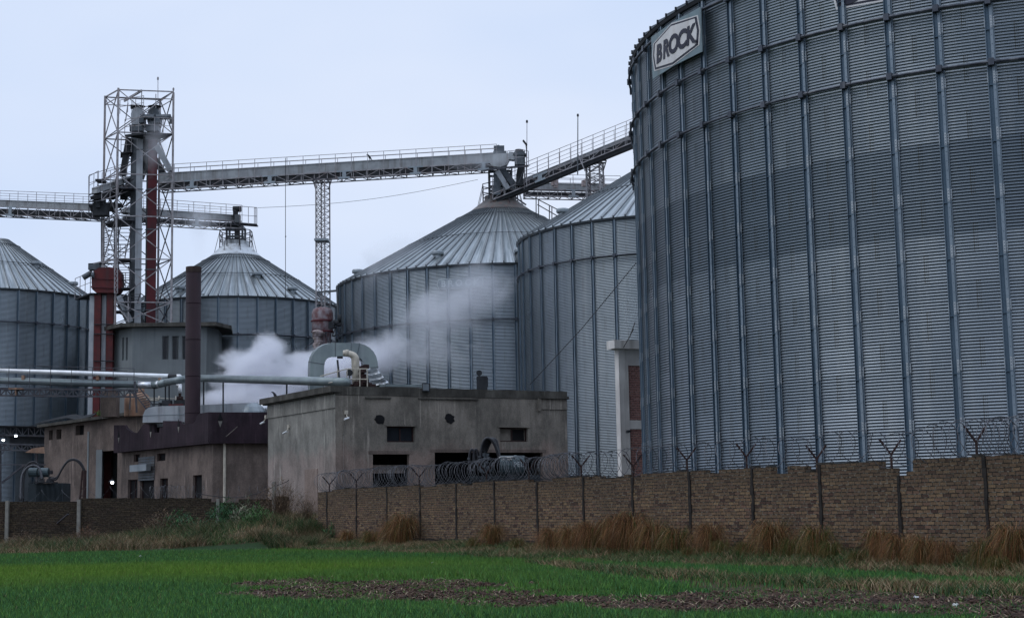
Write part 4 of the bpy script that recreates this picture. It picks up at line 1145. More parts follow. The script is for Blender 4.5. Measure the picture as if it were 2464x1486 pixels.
# gooseneck pipes
for dx, r_, nm in ((0, .16, 'cream gooseneck vent pipe standing before the arched duct'), (-6, .13, 'thinner cream gooseneck pipe just behind the cream vent pipe')):
    YP = 79.5+(-.0 if dx == 0 else .5)
    mb = MB(); mb.tube([A(x+dx, y, YP) for x, y in arcpts([(860, 932, 0), (857, 855, 12), (834, 849, 0)], 5)], r_, 12)
    e = A(834+dx, 849, YP); mb.tube([e+Vector((.1, 0, 0)), e+Vector((-.05, 0, 0))], r_*1.15, 12)
    tag(mb.build('vent_pipe', [M['cream']], smooth=True), nm, 'pipe', 'cream gooseneck pipes')
mb = MB(); mb.tube([A(812, 866, YD), A(818, 925, YD-.5)], .06, 6); mb.box(A(818, 862, YD), .3, .2, .12); mb.build('prop', [M['black_steel']], ad)
# railing
rl = thing('roof_railing', A(830, 930, 77.5), 'pale pipe railing around the valve on the grey roof', 'railing')
YR = 77.5
for x, t_, b_ in ((812, 887, 918), (835, 887, 932), (866, 887, 930), (884, 887, 930)):
    mb = MB(); mb.tube([A(x, t_, YR), A(x, b_+8, YR)], .028, 6); mb.build('post', [M['cream']], rl)
for pts in ([(770, 905), (835, 887), (884, 887)], [(790, 921), (835, 911), (884, 912)]):
    mb = MB(); mb.tube([A(x, y, YR) for x, y in pts], .03, 6); mb.build('rail', [M['cream']], rl)
# valve set with a round gauge
vs_ = thing('valve_assembly', A(868, 932, 78.5), 'dark rusty valve assembly with a round gauge beside the railing', 'valve')
YV = 78.5
mb = MB(); q = A(841, 896, YV); mb.tube([q+Vector((0, -.03, 0)), q+Vector((0, .05, 0))], .17, 16); mb.tube([q, A(841, 920, YV)], .03, 6); mb.build('gauge', [M['black_steel']], vs_)
random.seed(9); mb = MB()
for k in range(26):
    x = random.gauss(874, 5); y = random.uniform(885, 930); p = A(x, y, YV+random.uniform(-.2, .2))
    mb.box(p, random.uniform(.1, .28), random.uniform(.1, .28), random.uniform(.08, .25), random.random()*3)
for k in range(18):
    x = random.uniform(845, 898); y = random.uniform(918, 932); p = A(x, y, YV+random.uniform(-.2, .2)); mb.box(p, random.uniform(.15, .4), .25, random.uniform(.1, .25), random.random())
mb.tube([A(870, 930, YV), A(872, 888, YV)], .12, 8); mb.tube([A(850, 922, YV), A(895, 925, YV)], .1, 8)
for y in (893, 903, 915): mb.tube([A(871, y-1.5, YV), A(871, y+1.5, YV)], .19, 10)
mb.build('valves', [M['rust_dark']], vs_)

# --- pipe run to the roof
mb = MB(); pts = [A(835, 919, 76.5), A(735, 916, 81), A(600, 912.5, 88), A(500, 910, 93.5), A(484, 910, 94)]
pr = thing('overhead_pipe', A(650, 915, 86), 'long dull metal pipe running from the chimney to the grey building roof', 'pipe')
mb.tube(pts, .225, 16); mb.build('pipe', [M['duct']], pr, smooth=True)
for x, t_, b_, Y_ in ((537, 918, 990, 92), (690, 921, 985, 84.5)):
    mb = MB(); mb.tube([A(x, t_, Y_), A(x, b_+12, Y_)], .05, 6); mb.build('support_post', [M['black_steel']], pr)
mb = MB(); mb.tube([A(490, 918, 93.5), A(490, 1000, 93.5)], .05, 6); mb.build('support_post', [M['black_steel']], pr)

# --- red brick building with white frame by the silo
YB = 66.0
bb = thing('brick_building', A(1520, 1150, YB), 'narrow view of a white framed red brick building beside the huge silo', 'building')
B0 = A(1497, 1150, YB).xy; B1 = A(1560, 1150, YB+.5).xy
zt_b = A(1500, 840, YB).z
mb = MB(); face(mb, B0, B1, ZG-.4, zt_b, m=0)
L_ = (B1-B0).length
me_uv = [(0, 0)]
B1b = B1+Vector((0, 5)); B0b = B0+Vector((0, 5)); bo = mb.build('brick_infill', [M['brick_red']], bb)
ul = bo.data.uv_layers.new(name='UVMap')
for p in bo.data.polygons:
    for li in p.loop_indices:
        co = bo.data.vertices[bo.data.loops[li].vertex_index].co; ul.data[li].uv = (co.x+co.y, co.z)
w1 = onwall(1510, 900, B0, B1)[0]
mb = MB(); wbox(mb, B0, B1, -.05, w1, ZG-.4, zt_b, -.3, .08); mb.build('white_pillar', [M['white_paint']], bb)
mb = MB()
wbox(mb, B0, B1, w1, L_, A(1520, 878, YB).z, zt_b, .0, .06); mb.build('white_beam', [M['white_paint']], bb); mb = MB(); wbox(mb, B0, B1, w1, L_, A(1520, 1031, YB).z, A(1520, 1010, YB).z, .0, .06)
mb.build('white_beam', [M['white_paint']], bb)
mb = MB(); wbox(mb, B0, B1, -.42, L_, zt_b, A(1500, 820, YB).z, -.3, .45); mb.build('roof_slab', [M['white_paint']], bb)
mb = MB(); mb.tube([A(1500, 836, YB-.5), A(1516, 808, YB-.5), A(1528, 775, YB-.3)], .02, 5); mb.tube([A(1508, 822, YB-.5), A(1524, 792, YB-.3)], .02, 5); tag(mb.build('dangling_wires', [M['cable']]), 'thin dark wires rising from the white roof slab beside the silo', 'wire')
mb = MB(); p = A(1512, 1040, YB-.25); mb.box(p, .16, .14, .1, .4); mb.tube([p, p+Vector((-.1, .3, .02))], .02, 5); tag(mb.build('wall_lamp', [M['black_steel']]), 'small black wall lamp on the white pillar, unlit', 'lamp')
# wire across the second silo
mb = MB(); mb.tube([A(1531, 632, 80), A(1400, 790, 80), A(1275, 925, 80)], .022, 5); tag(mb.build('guy_wire', [M['cable']]), 'thin dark wire slanting across the second silo', 'wire')

# --- grey rendered machine house
YJ = 106.0
J1 = A(319, 790, YJ).xy; J0 = A(268, 790, YJ+2.2).xy; J2 = A(497, 790, YJ+.3).xy; J3 = A(525, 790, YJ+2.0).xy
zj = A(319, 788, YJ).z
jb = thing('machine_house', (J1.x+2.5, J1.y+2, ZG), 'blue-grey rendered machine house with slit windows under the elevator tower', 'building')
def winh(a, b, l): return [rect(a, b, *r_) for r_ in l]
hf = winh(J1, J2, [(390, 808, 406, 864), (414, 808, 430, 864), (438, 808, 454, 864)])
hl = winh(J0, J1, [(294, 812, 299, 866), (303, 812, 308, 866)])
mb = MB(); face(mb, J1, J2, ZG, zj, hf, .25); face(mb, J0, J1, ZG, zj, hl, .2); face(mb, J2, J3, ZG, zj)
J0b = J0+Vector((.4, 3.4)); J3b = J3+Vector((-.3, 3.0)); face(mb, J0, J0b, ZG, zj); face(mb, J3, J3b, ZG, zj)
mb.build('wall', [M['render_grey']], jb)
for a, b_, hs in ((J1, J2, hf), (J0, J1, hl)):
    for h in hs:
        mb = MB(); wbox(mb, a, b_, h[0], h[1], h[2], h[3], -.25, -.2); wo = mb.build('window', [M['glass_dark']], jb)
        fr = MB(); uw = h[1]-h[0]
        for q in ((h[0], h[0]+.05), (h[1]-.05, h[1]), (h[0]+uw*.7, h[0]+uw*.7+.03)): wbox(fr, a, b_, q[0], q[1], h[2], h[3], -.2, -.14)
        fr.build('frame', [M['render_grey']], wo)
mb = MB(); cen = (J1+J2)/2+Vector((0, 2))
pts = [p+(p-cen).normalized()*.95 for p in (J0, J1, J2, J3, J3b, J0b)]
slab(mb, pts, zj, zj+.26); mb.build('roof_slab', [M['concrete_edge']], jb)
ZJ = zj+.26
# antenna-ish rods on that roof
for x, y0, y1 in ((448, 742, 782), (533, 776, 790)):
    pass

# --- left plastered building, front block with maroon parapet
def part_box(a, b, z0, z1, o0, o1, u0=0, u1=None):
    mb = MB(); wbox(mb, a, b, u0, (Vector(b[:2])-Vector(a[:2])).length if u1 is None else u1, z0, z1, o0, o1); return mb
zp = A(500, 991, 88).z; zpb = A(500, 1061, 88).z
P1 = A(500, 1100, 88).xy
P0 = at_height(274, 1022, zp); P2 = A(660, 1100, 89.2).xy
lb_ = thing('plastered_building', (P1.x, P1.y+3, ZG), 'dirty pinkish plastered building with a broken maroon parapet behind the low wall', 'building')
ins2 = .55
Wa, Wb, Wc = wp(P0, P1, 0, 0, -ins2).xy, None, None
n1 = wp(P0, P1, 0, 0, 1).xy-wp(P0, P1, 0, 0, 0).xy; n2 = wp(P1, P2, 0, 0, 1).xy-wp(P1, P2, 0, 0, 0).xy
Wb = P1-(n1+n2).normalized()*ins2*1.05; Wc = P2-n2*ins2; Wa = P0-n1*ins2
hs = [rect(Wa, Wb, *r_) for r_ in ((308, 1153, 331, 1215), (337, 1080+65, 371, 1215), (385, 1150, 404, 1215), (464, 1142, 486, 1215), (322, 1092, 336, 1110), (378, 1090, 398, 1108))]
mb = MB(); face(mb, Wa, Wb, ZG-.3, zpb+.1, hs, .25); 
mb.build('left_wall', [M['plaster_pink']], lb_)
mb = MB(); face(mb, Wb, Wc, ZG-.3, zpb+.1); mb.build('right_wall', [M['plaster_pink']], lb_)
for k, h in enumerate(hs):
    mb = MB(); wbox(mb, Wa, Wb, h[0], h[1], h[2], h[3], -.25, -.21)
    d = mb.build('door' if k in (0, 1, 3) else 'window', [M['dark']], lb_)  # near-black panels paint the shade inside the openings
    fr = MB(); wbox(fr, Wa, Wb, h[0], h[0]+.05, h[2], h[3], -.21, -.14); wbox(fr, Wa, Wb, h[1]-.05, h[1], h[2], h[3], -.21, -.14)
    if k in (0, 2): wbox(fr, Wa, Wb, (h[0]+h[1])/2-.02, (h[0]+h[1])/2+.02, h[2], h[3], -.21, -.16)
    wbox(fr, Wa, Wb, h[0]+.05, h[1]-.05, h[3]-.05, h[3], -.21, -.14); fr.build('frame', [M['rust_dark']], d)
h = hs[1]; mb = MB(); z0 = A(355, 1156, 95).z; 
rw = rect(Wa, Wb, 335, 1097, 373, 1155); q = MB()
nsl = 9
for k in range(nsl): wbox(q, Wa, Wb, rw[0], rw[1], rw[2]+(rw[3]-rw[2])*k/nsl, rw[2]+(rw[3]-rw[2])*(k+.8)/nsl, .0, .05)
q.build('rolled_shutter', [M['galv_dark']], lb_)
q = MB(); r_ = rect(Wa, Wb, 321, 1117, 361, 1133, .3); wbox(q, Wa, Wb, r_[0], r_[1], r_[2], r_[3], .25, .55); q.build('blank_signboard', [M['galv']], lb_)
# parapet with its broken top, as pieces of uneven height (px, top)
prof = [(274,1022),(299,1022),(304,1030),(318,1040),(330,1041),(345,1020),(349,1019),(370,1019),(371,1021),(372,1040),(383,1040),(384,1028),(391,1028),(392,1012),(430,1012),(431,1018),(436,1018),(437,1020),(464,1018),(470,1012),(474,998),(480,994),(500,991.5)]
mb = MB(); T_ = .18
pr2 = []
for x, y in prof:
    u, z = onwall(x, y, P0, P1); pr2.append((max(u, 0), min(z, zp)))
pr2[-1] = ((P1-P0).length, zp)
for (u0, z0), (u1, z1) in zip(pr2[:-1], pr2[1:]):
    if u1-u0 < .02: u1 = u0+.02
    W = lambda u, z, o: wp(P0, P1, u, z, o)
    mb.hexa([W(u0, zpb, 0), W(u1, zpb, 0), W(u1, zpb, -T_), W(u0, zpb, -T_), W(u0, z0, 0), W(u1, z1, 0), W(u1, z1, -T_), W(u0, z0, -T_)])
wbox(mb, P0, P1, 0, (P1-P0).length, zpb-.12, zpb, -ins2-.02, -.01)
mb.build('parapet_left', [M['maroon_render']], lb_)
mb = MB(); L2_ = (P2-P1).length; wbox(mb, P1, P2, 0, L2_, zpb, zp, -T_, 0); wbox(mb, P1, P2, .02, L2_, zpb-.12, zpb, -ins2-.02, -.01)
mb.build('parapet_right', [M['maroon_render']], lb_)
for x, y in ((286, 1050), (363, 1036), (430, 1024), (518+12, 1010)):      # diamond niches, their shade drawn as flat dark plates
    a_, b__ = (P0, P1) if x < 500 else (P1, P2)
    u, z = onwall(x, y, a_, b__); mb = MB(); d_ = wp(a_, b__, 0, 0, .012)-wp(a_, b__, 0, 0, 0)
    mb.poly([wp(a_, b__, u-.16, z, .003), wp(a_, b__, u, z+.42, .003), wp(a_, b__, u+.16, z, .003), wp(a_, b__, u, z-.05, .003)], d_); mb.build('niche_shade_plate', [M['dark']], lb_)
    mb = MB(); mb.poly([wp(a_, b__, u-.12, z-.06, .004), wp(a_, b__, u+.12, z-.06, .004), wp(a_, b__, u, z-.42, .004)], d_); mb.build('niche_sill_patch', [M['plaster_pale']], lb_)  # pale triangle in the lower half of the diamond
mb = MB(); u, z = onwall(543, 1050, P1, P2); u2, z2 = onwall(570, 1026, P1, P2); mb.bar(wp(P1, P2, u, z, .1), wp(P1, P2, u2, z2, .25), .07, .03); mb.build('hanging_slat', [M['plaster']], lb_)
mb = MB(); u, z = onwall(540, 1062, Wb, Wc); mb.tube([wp(Wb, Wc, u, zpb-.1, .1), wp(Wb, Wc, u, ZG-.2, .1)], .085, 8)
mb.tube([wp(Wb, Wc, u, ZG+1.0, .1), wp(Wb, Wc, u, ZG+1.08, .1)], .11, 8)
mb.build('white_drainpipe', [M['cream']], lb_)
mb = MB(); slab(mb, [P0+Vector((0,.2)), P1+Vector((0, .2)), P2+Vector((0, .2)), P2+Vector((-1, 6)), P0+Vector((2.5, 4))], zpb+.15, zpb+.3); mb.build('roof', [M['concrete_edge']], lb_)
mb = MB(); slab(mb, [Wa-n1*.6+Vector((.2,0)), Wb-n1*.6, Wb-n1*.6+Vector((1,5)), Wa-n1*.6+Vector((1, 4))], ZG, zpb); mb.build('shade_infill', [M['dark']], lb_)  # near-black block paints the shade within the building

# --- its taller rear block
Q1 = A(350, 1100, 101.5).xy; Q0 = A(106, 1100, 108.5).xy
zq = A(345, 995, 101.5).z; zq0 = A(106, 1028, 108.5).z; zqm = zq
lr = thing('plastered_building', ((Q0.x+Q1.x)/2, (Q0.y+Q1.y)/2, ZG), 'brown plastered rear block with a sagging dark roof edge and a tall dark doorway', 'building')
hs = [rect(Q0, Q1, *r_) for r_ in ((235, 1084, 283, 1215), (118, 1028+5, 127, 1058), (136, 1032, 148, 1056), (182, 1022, 202, 1046))]
Lq = (Q1-Q0).length
Qm = onwall(190, 1008, Q0, Q1)
um = Qm[0]; zm = A(190, 1012, 105.5).z
def ztop(u): return zq0+(zm-zq0)*u/um if u < um else zm+(zq-zm)*(u-um)/(Lq-um)
ztops = (zq0, zq)
hs = [(h[0], h[1], h[2], min(h[3], ztop(h[0])-.25)) for h in hs]
mb = MB(); face(mb, Q0, Q1, ZG-.3, (zq0, zq), hs, .4)
Qb = Q0+Vector((1.2, 3)); face(mb, Q0, Qb, ZG-.3, zq0)
mb.build('wall', [M['plaster_pink']], lr)
mb = MB(); wbox(mb, Q0, Q1, hs[0][0]-.1, hs[0][0]+.55, hs[0][2], hs[0][3]+.1, .004, .05); wbox(mb, Q0, Q1, hs[0][0]-1.1, hs[0][0]-.95, ZG, zq-.9, .0, .05); mb.build('door_jamb', [M['render_grey']], lr)
mb = MB()
for k in range(14):
    u0, u1 = Lq*k/14-.2, Lq*(k+1)/14-.2; za, zb2 = zq0+(zq-zq0)*(u0/Lq), zq0+(zq-zq0)*(u1/Lq)
    W = lambda u, z, o: wp(Q0, Q1, u, z, o)
    mb.hexa([W(u0, za, .5), W(u1, zb2, .5), W(u1, zb2, -3.2), W(u0, za, -3.2), W(u0, za+.2, .5), W(u1, zb2+.2, .5), W(u1, zb2+.2, -3.2), W(u0, za+.2, -3.2)])
mb.build('roof_slab', [M['concrete_edge']], lr)
mb = MB(); wbox(mb, Q0, Q1, .3, Lq-.3, ZG, zq0-.3, -3.0, -2.9); mb.build('shade_backing', [M['dark']], lr)  # near-black sheet paints the shade behind the doorway
for k, h in enumerate(hs[1:]):
    mb = MB(); wbox(mb, Q0, Q1, h[0], h[1], h[2], h[3], -.42, -.38); mb.build('window', [M['glass_dark'] if k < 2 else M['dark']], lr)
# doorway lamp
def lamp(px, py, Y, r_, label, hang=.3):
    p = A(px, py, Y); t = thing('lit_lamp', p, label, 'lamp', 'bright white lamps')
    q = MB(); q.lathe(p-Vector((0, 0, r_)), [(0, 0), (r_*.7, r_*.25), (r_, r_), (r_*.7, r_*1.75), (0, r_*2)], 12); q.build('bulb', [M['lamp']], t, smooth=True)
    q = MB(); q.lathe(p, [(r_*2.2, r_*.5), (r_*1.2, r_*1.5), (r_*.5, r_*1.9), (0, r_*2)], 12); q.build('shade', [M['galv_dark']], t)
    q = MB(); q.tube([p+Vector((0, 0, r_)), p+Vector((0, 0, r_+hang))], .02, 5); q.build('cord', [M['cable']], t)
lamp(270, 1160, 100.7, .10, 'bright white lamp glowing in the tall dark doorway')
lamp(8, 1058, 108, .09, 'lower left lit lamp under the trussed shed roof')
lamp(38, 1048, 109, .09, 'lit lamp under the trussed shed roof, right of its neighbour')
# loose roof sheets above its left end
mb = MB(); random.seed(14)
R_ = {}
for i in range(9):
    for j in range(4):
        x = 75+i*17.5; y = 1022-i*3.6+ (7 if i > 5 else 0)-j*3.0+random.uniform(-1, 1) + (0 if i < 6 else 2); R_[i, j] = A(x+j*6, y+(2 if i == 0 else 0), 109-i*.5+j*.5)
for i in range(8):
    for j in range(3): mb.quad(R_[i, j], R_[i+1, j], R_[i+1, j+1], R_[i, j+1])
o = mb.build('sagging_roof_sheet', [M['black_steel']]); tag(o, 'sagging black roof sheets over the left end of the brown block', 'roof sheet')
sol = o.modifiers.new('thick', 'SOLIDIFY'); sol.thickness = .05

# --- trussed shed at the left border
sh_ = thing('open_shed', A(50, 1200, 111), 'dark open shed with steel roof trusses at the left border', 'shed')
def flat_truss(mb, p, q, h, nb, w=.05, m=0, alt=True, vert=True):
    """planar truss below the line p->q"""
    p = Vector(p); q = Vector(q); dz = Vector((0, 0, -h))
    mb.bar(p, q, w*1.2, w*1.2, m); mb.bar(p+dz, q+dz, w*1.2, w*1.2, m)
    for k in range(nb+1):
        a = p.lerp(q, k/nb)
        if vert: mb.bar(a, a+dz, w*.7, w*.7, m)
        if k < nb:
            b2 = p.lerp(q, (k+1)/nb)
            if k % 2: mb.bar(a, b2+dz, w*.65, w*.65, m)
            else: mb.bar(a+dz, b2, w*.65, w*.65, m)
for (x0, y0, x1, y1, Y_, h) in ((-60, 1024, 112, 1028, 112, .62), (-60, 1066, 110, 1070, 110, .42)):
    mb = MB(); flat_truss(mb, A(x0, y0, Y_), A(x1, y1, Y_), h, 12, .10); mb.build('roof_truss', [M['lattice_dark']], sh_)
mb = MB(); a, b2 = A(-60, 1022, 111.5), A(112, 1026, 111.5); mb.quad(a, b2, b2+Vector((0, 7, .5)), a+Vector((0, 7, .5))); c2 = A(-60, 1043, 112.4); d2 = A(108, 1045, 112.4)
mb.hexa([c2+Vector((0, 0, -.75)), d2+Vector((0, 0, -.75)), d2+Vector((0, .1, -.75)), c2+Vector((0, .1, -.75)), c2, d2, d2+Vector((0, .1, 0)), c2+Vector((0, .1, 0))])  # black back panel, painting the dark under the shed roof
mb.build('roof', [M['black_steel']], sh_)
for x in (-30, 0, 88):
    mb = MB(); mb.bar(A(x, 1070, 110.5), A(x, 1220, 110.5), .16); mb.build('post', [M['lattice_dark']], sh_)
mb = MB(); mb.bar(A(5, 1160, 108), A(58, 1118, 108), .12); mb.bar(A(2, 1095, 108), A(14, 1078, 108), .05); mb.bar(A(-40, 1117, 108), A(110, 1117, 108), .08); mb.build('brace', [M['lattice_dark']], sh_)
mb = MB(); R_ = [A(78, 1078, 107), A(106, 1074, 107), A(108, 1090, 107), A(60, 1088, 107)]; mb.quad(*R_); o = mb.build('awning', [M['tan_paint']], sh_)

# ------------------------------------------------------------------ elevator tower
def V3(p): return Vector(p)
YT = 107.0
legs = [A(253, 231, YT+1.9), A(285, 212, YT), A(417.5, 223, YT+.8), A(385, 243, YT+2.9)]
tw = thing('lattice_tower', (legs[1].x+1.8, YT+1.5, ZJ), 'tall pale lattice elevator tower standing on the machine house roof', 'tower')
for p in legs:
    mb = MB(); mb.bar((p.x, p.y, ZJ), p, .13, .13); mb.build('corner_post', [M['lattice']], tw)
# height of each level, read off the front left post
lv = [A(285, y, YT).z for y in (216, 318, 418, 519, 622, 726)]; lv.append(ZJ+.05)
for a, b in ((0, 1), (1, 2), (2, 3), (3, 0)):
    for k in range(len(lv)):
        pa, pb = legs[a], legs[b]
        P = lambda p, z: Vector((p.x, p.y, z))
        ma = 'lattice' if (a, b) in ((1, 2), (0, 1)) else 'lattice_dark'  # far faces take the darker steel, shade put into their colour
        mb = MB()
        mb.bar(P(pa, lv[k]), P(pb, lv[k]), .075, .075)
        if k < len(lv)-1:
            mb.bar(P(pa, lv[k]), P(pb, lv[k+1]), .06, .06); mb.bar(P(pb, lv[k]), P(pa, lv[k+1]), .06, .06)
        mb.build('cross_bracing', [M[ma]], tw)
mb = MB()
z = lv[0]-.55
for a, b in ((0, 1), (1, 2), (2, 3), (3, 0)): mb.bar((legs[a].x, legs[a].y, z), (legs[b].x, legs[b].y, z), .05, .05)
mb.bar(A(299, 243, YT+1.5), A(341, 218, YT+.2), .1, .16)
mb.bar(A(341, 218, YT+.2), A(341, 262, YT+.6), .06); mb.bar(A(375, 226, YT+.6), A(375, 260, YT+.6), .05); mb.bar(A(308, 248, YT+1), A(302, 292, YT+1), .06)
mb.build('top_frame', [M['lattice']], tw)
mb = MB()
for x in (317, 320): mb.tube([A(x, 240, YT+.8), A(x, 300, YT+.8)], .018, 4)
mb.box(A(318, 262, YT+.8), .2, .2, .25); mb.build('hoist', [M['black_steel']], tw)
for x, y0, y1, Y_ in ((380, 187, 246, YT+2), (417.3, 213, 226, YT+.8)):
    mb = MB(); mb.tube([A(x, y1, Y_), A(x, y0+2, Y_)], .025, 5); mb.lathe(A(x, y0+3, Y_), [(0, -.1), (.07, -.05), (.07, .1), (0, .18)], 8); mb.build('mast_lamp', [M['lattice']], tw)
# platform and its handrails near the top
def deck(parent, pts, z0, th, m='black_steel', name='platform'):
    mb = MB(); slab(mb, pts, z0-th, z0); return mb.build(name, [M[m]], parent)
pz = A(350, 322, YT).z
def hz(px, py, z):
    d = ray(px, py); k = (z-EYE)/d.z; return Vector((d.x*k, k))
deck(tw, [hz(300, 324, pz), hz(350, 317.5, pz), hz(414, 322, pz), hz(372, 334, pz)], pz, .14)
def rails(parent, pts, h=1.05, posts=4, mids=(.5,), r=.025, m='lattice', name='handrail'):
    mb = MB()
    for a, b in zip(pts[:-1], pts[1:]):
        a, b = V3(a), V3(b)
        mb.tube([a+Vector((0, 0, h)), b+Vector((0, 0, h))], r, 5)
        for q in mids: mb.tube([a+Vector((0, 0, h*q)), b+Vector((0, 0, h*q))], r*.8, 5)
        for k in range(posts+1):
            p = a.lerp(b, k/posts); mb.tube([p, p+Vector((0, 0, h))], r, 5)
    return mb.build(name, [M[m]], parent)
d3 = lambda v, z: Vector((v.x, v.y, z))
rails(tw, [d3(hz(300, 324, pz), pz), d3(hz(350, 317.5, pz), pz), d3(hz(414, 322, pz), pz)], 1.1, 3)
rails(tw, [d3(hz(288, 300, pz+.8), pz+1.6), d3(hz(345, 290, pz+.8), pz+1.6)], 1.0, 3)
deck(tw, [A(290, 366, YT+1).xy, A(318, 366, YT+.5).xy, A(318, 366, YT+2).xy, A(290, 366, YT+2.4).xy], A(300, 366, YT+1).z, .1)
rails(tw, [A(291, 366, YT+1), A(316, 366, YT+.5)], 1.1, 2)
# lower service floors
for y in (447, 524):
    z = A(330, y, YT).z
    deck(tw, [A(252, y, YT+1.6).xy, A(290, y, YT+.2).xy, A(322, y, YT+.3).xy, A(322, y, YT+2.6).xy, A(262, y, YT+3).xy], z, .12, 'lattice_dark')
random.seed(21)
mb = MB()
for k in range(26):
    p = A(random.uniform(258, 322), random.uniform(436, 524), YT+random.uniform(.6, 2.6)); q = p+Vector((random.uniform(-1.4, 1.4), random.uniform(-.6, .6), random.uniform(-1, 1)))
    mb.bar(p, q, random.uniform(.04, .09))
for k in range(7):
    p = A(random.uniform(262, 318), random.uniform(445, 522), YT+random.uniform(1, 2.4)); mb.box(p, random.uniform(.3, .9), .5, random.uniform(.25, .8), random.random())
mb.build('spout_framework', [M['black_steel']], tw)
# stairs
def stair(parent, p, q, w, n, name='stair', m='lattice_dark'):
    mb = MB(); p, q = V3(p), V3(q); side = Vector((q.x-p.x, q.y-p.y, 0)).cross(Vector((0, 0, 1)))
    side = side.normalized() if side.length > .01 else Vector((0, 1, 0))
    for s in (-1, 1): mb.bar(p+side*w/2*s, q+side*w/2*s, .05, .14)
    for k in range(n):
        c = p.lerp(q, (k+.5)/n); mb.bar(c-side*w/2, c+side*w/2, .2, .03)
    return mb.build(name, [M[m]], parent)
def ladder(parent, p0, p1, width_vec, n, m='lattice_dark', name='ladder', w=.06):
    mb = MB(); wv = V3(width_vec)
    mb.bar(p0, p1, w, w); mb.bar(p0+wv, p1+wv, w, w)
    for k in range(n):
        c = V3(p0).lerp(V3(p1), (k+.5)/n); mb.bar(c, c+wv, w*.9, w*.6)
    return mb.build(name, [M[m]], parent)
ladder(tw, A(294, 527, YT+.5), A(274, 620, YT+.5), Vector((.75, .1, .0)), 10)
ladder(tw, A(284, 640, YT+.5), A(302, 690, YT+.5), Vector((.7, .1, .0)), 8)
ladder(tw, A(310, 705, YT+.5), A(302, 730, YT+.5), Vector((.8, .1, .0)), 4)
for y in (622, 690, 745):
    z = A(300, y, YT).z; deck(tw, [A(276, y, YT+.3).xy, A(314, y, YT+.1).xy, A(314, y, YT+1.3).xy, A(276, y, YT+1.5).xy], z, .09, 'lattice_dark')
    rails(tw, [A(276, y, YT+.3), A(314, y, YT+.1)], 1.0, 3, m='lattice_dark')
# thin climbing column behind, left
mb = MB()
cp = [A(242, 520, YT+3), A(242+40, 520, YT+3.2)]
for x in (244, 250, 275, 285): mb.bar(A(x, 520, YT+3), A(x, 660, YT+3), .07)
for k in range(12):
    y0, y1 = 520+k*11.5, 520+(k+1)*11.5
    mb.bar(A(244, y0, YT+3), A(285, y0, YT+3), .045); mb.bar(A(244, y0, YT+3), A(265, y1, YT+3), .04); mb.bar(A(265, y0, YT+3), A(244, y1, YT+3), .04); mb.bar(A(265, y0, YT+3), A(285, y1, YT+3), .04)
mb.build('rear_lattice_column', [M['lattice_dark']], tw)

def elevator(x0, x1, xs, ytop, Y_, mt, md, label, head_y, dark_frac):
    """square casing seen on its corner: x0..xs coloured dark as the shaded side, xs..x1 lit side"""
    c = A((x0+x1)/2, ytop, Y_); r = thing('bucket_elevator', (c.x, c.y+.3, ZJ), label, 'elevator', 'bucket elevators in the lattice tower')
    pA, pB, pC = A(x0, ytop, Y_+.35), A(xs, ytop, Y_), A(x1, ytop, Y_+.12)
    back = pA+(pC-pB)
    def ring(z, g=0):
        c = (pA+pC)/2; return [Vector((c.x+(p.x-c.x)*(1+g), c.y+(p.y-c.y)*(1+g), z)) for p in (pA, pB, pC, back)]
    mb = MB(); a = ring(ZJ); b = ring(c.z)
    for j in range(4): mb.quad(a[j], a[(j+1) % 4], b[(j+1) % 4], b[j], 1 if j == 0 else 0)  # first side gets a darker material to paint its shade
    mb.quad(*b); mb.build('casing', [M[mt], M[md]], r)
    z = ZJ+1.2
    while z < c.z-.6:
        mb = MB(); a = ring(z, .16); b = ring(z+.07, .16)
        mb.hexa(a+b); mb.build('joint_flange', [M['galv_dark']], r); z += 2.9
    return r, c
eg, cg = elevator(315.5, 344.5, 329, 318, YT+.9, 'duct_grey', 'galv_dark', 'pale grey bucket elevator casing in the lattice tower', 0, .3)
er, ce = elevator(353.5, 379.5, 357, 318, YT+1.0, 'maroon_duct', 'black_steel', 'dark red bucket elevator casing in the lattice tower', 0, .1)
for (r, x, w, mm, nm) in ((eg, 330, 30, 'duct_grey', ''), (er, 369, 30, 'galv_dark', '')):
    Yh = YT+1.0
    mb = MB(); pl = [(-.5, .5), (-.5, .0), (-.3, -.45), (.3, -.45), (.5, 0), (.5, .42), (.35, .78), (0, .92), (-.35, .78)]
    pts = []
    for u, v in pl: p = A(x+u*w, 292-v*38, Yh-.35); pts.append(p)
    mb.poly(pts, (0, .9, 0)); mb.build('head', [M[mm]], r)
    mb = MB(); p = A(x+3, 268, Yh); q = A(x+3, 256, Yh); mb.tube([p, q], .30, 10); mb.tube([A(x+3, 256.5, Yh), A(x+3, 253.5, Yh)], [.52, .2], 10); mb.build('vent_cap', [M['black_steel']], r)
    mb = MB(); p = A(x+8, 282, Yh-.5); mb.tube([p, p+Vector((1.0, 0, 0))], .2, 10); mb.box(p+Vector((.1, 0, -.45)), .35, .4, .4); mb.tube([p+Vector((1.0, 0, 0)), p+Vector((1.0, .05, -.5))], .1, 6); mb.build('drive_motor', [M['galv_dark']], r)
    mb = MB(); mb.box(A(x, 318, Yh+.0), .9, .8, .35); mb.box(A(x, 305, Yh), 1.0, .7, .08); mb.build('head_base', [M['galv_dark']], r)
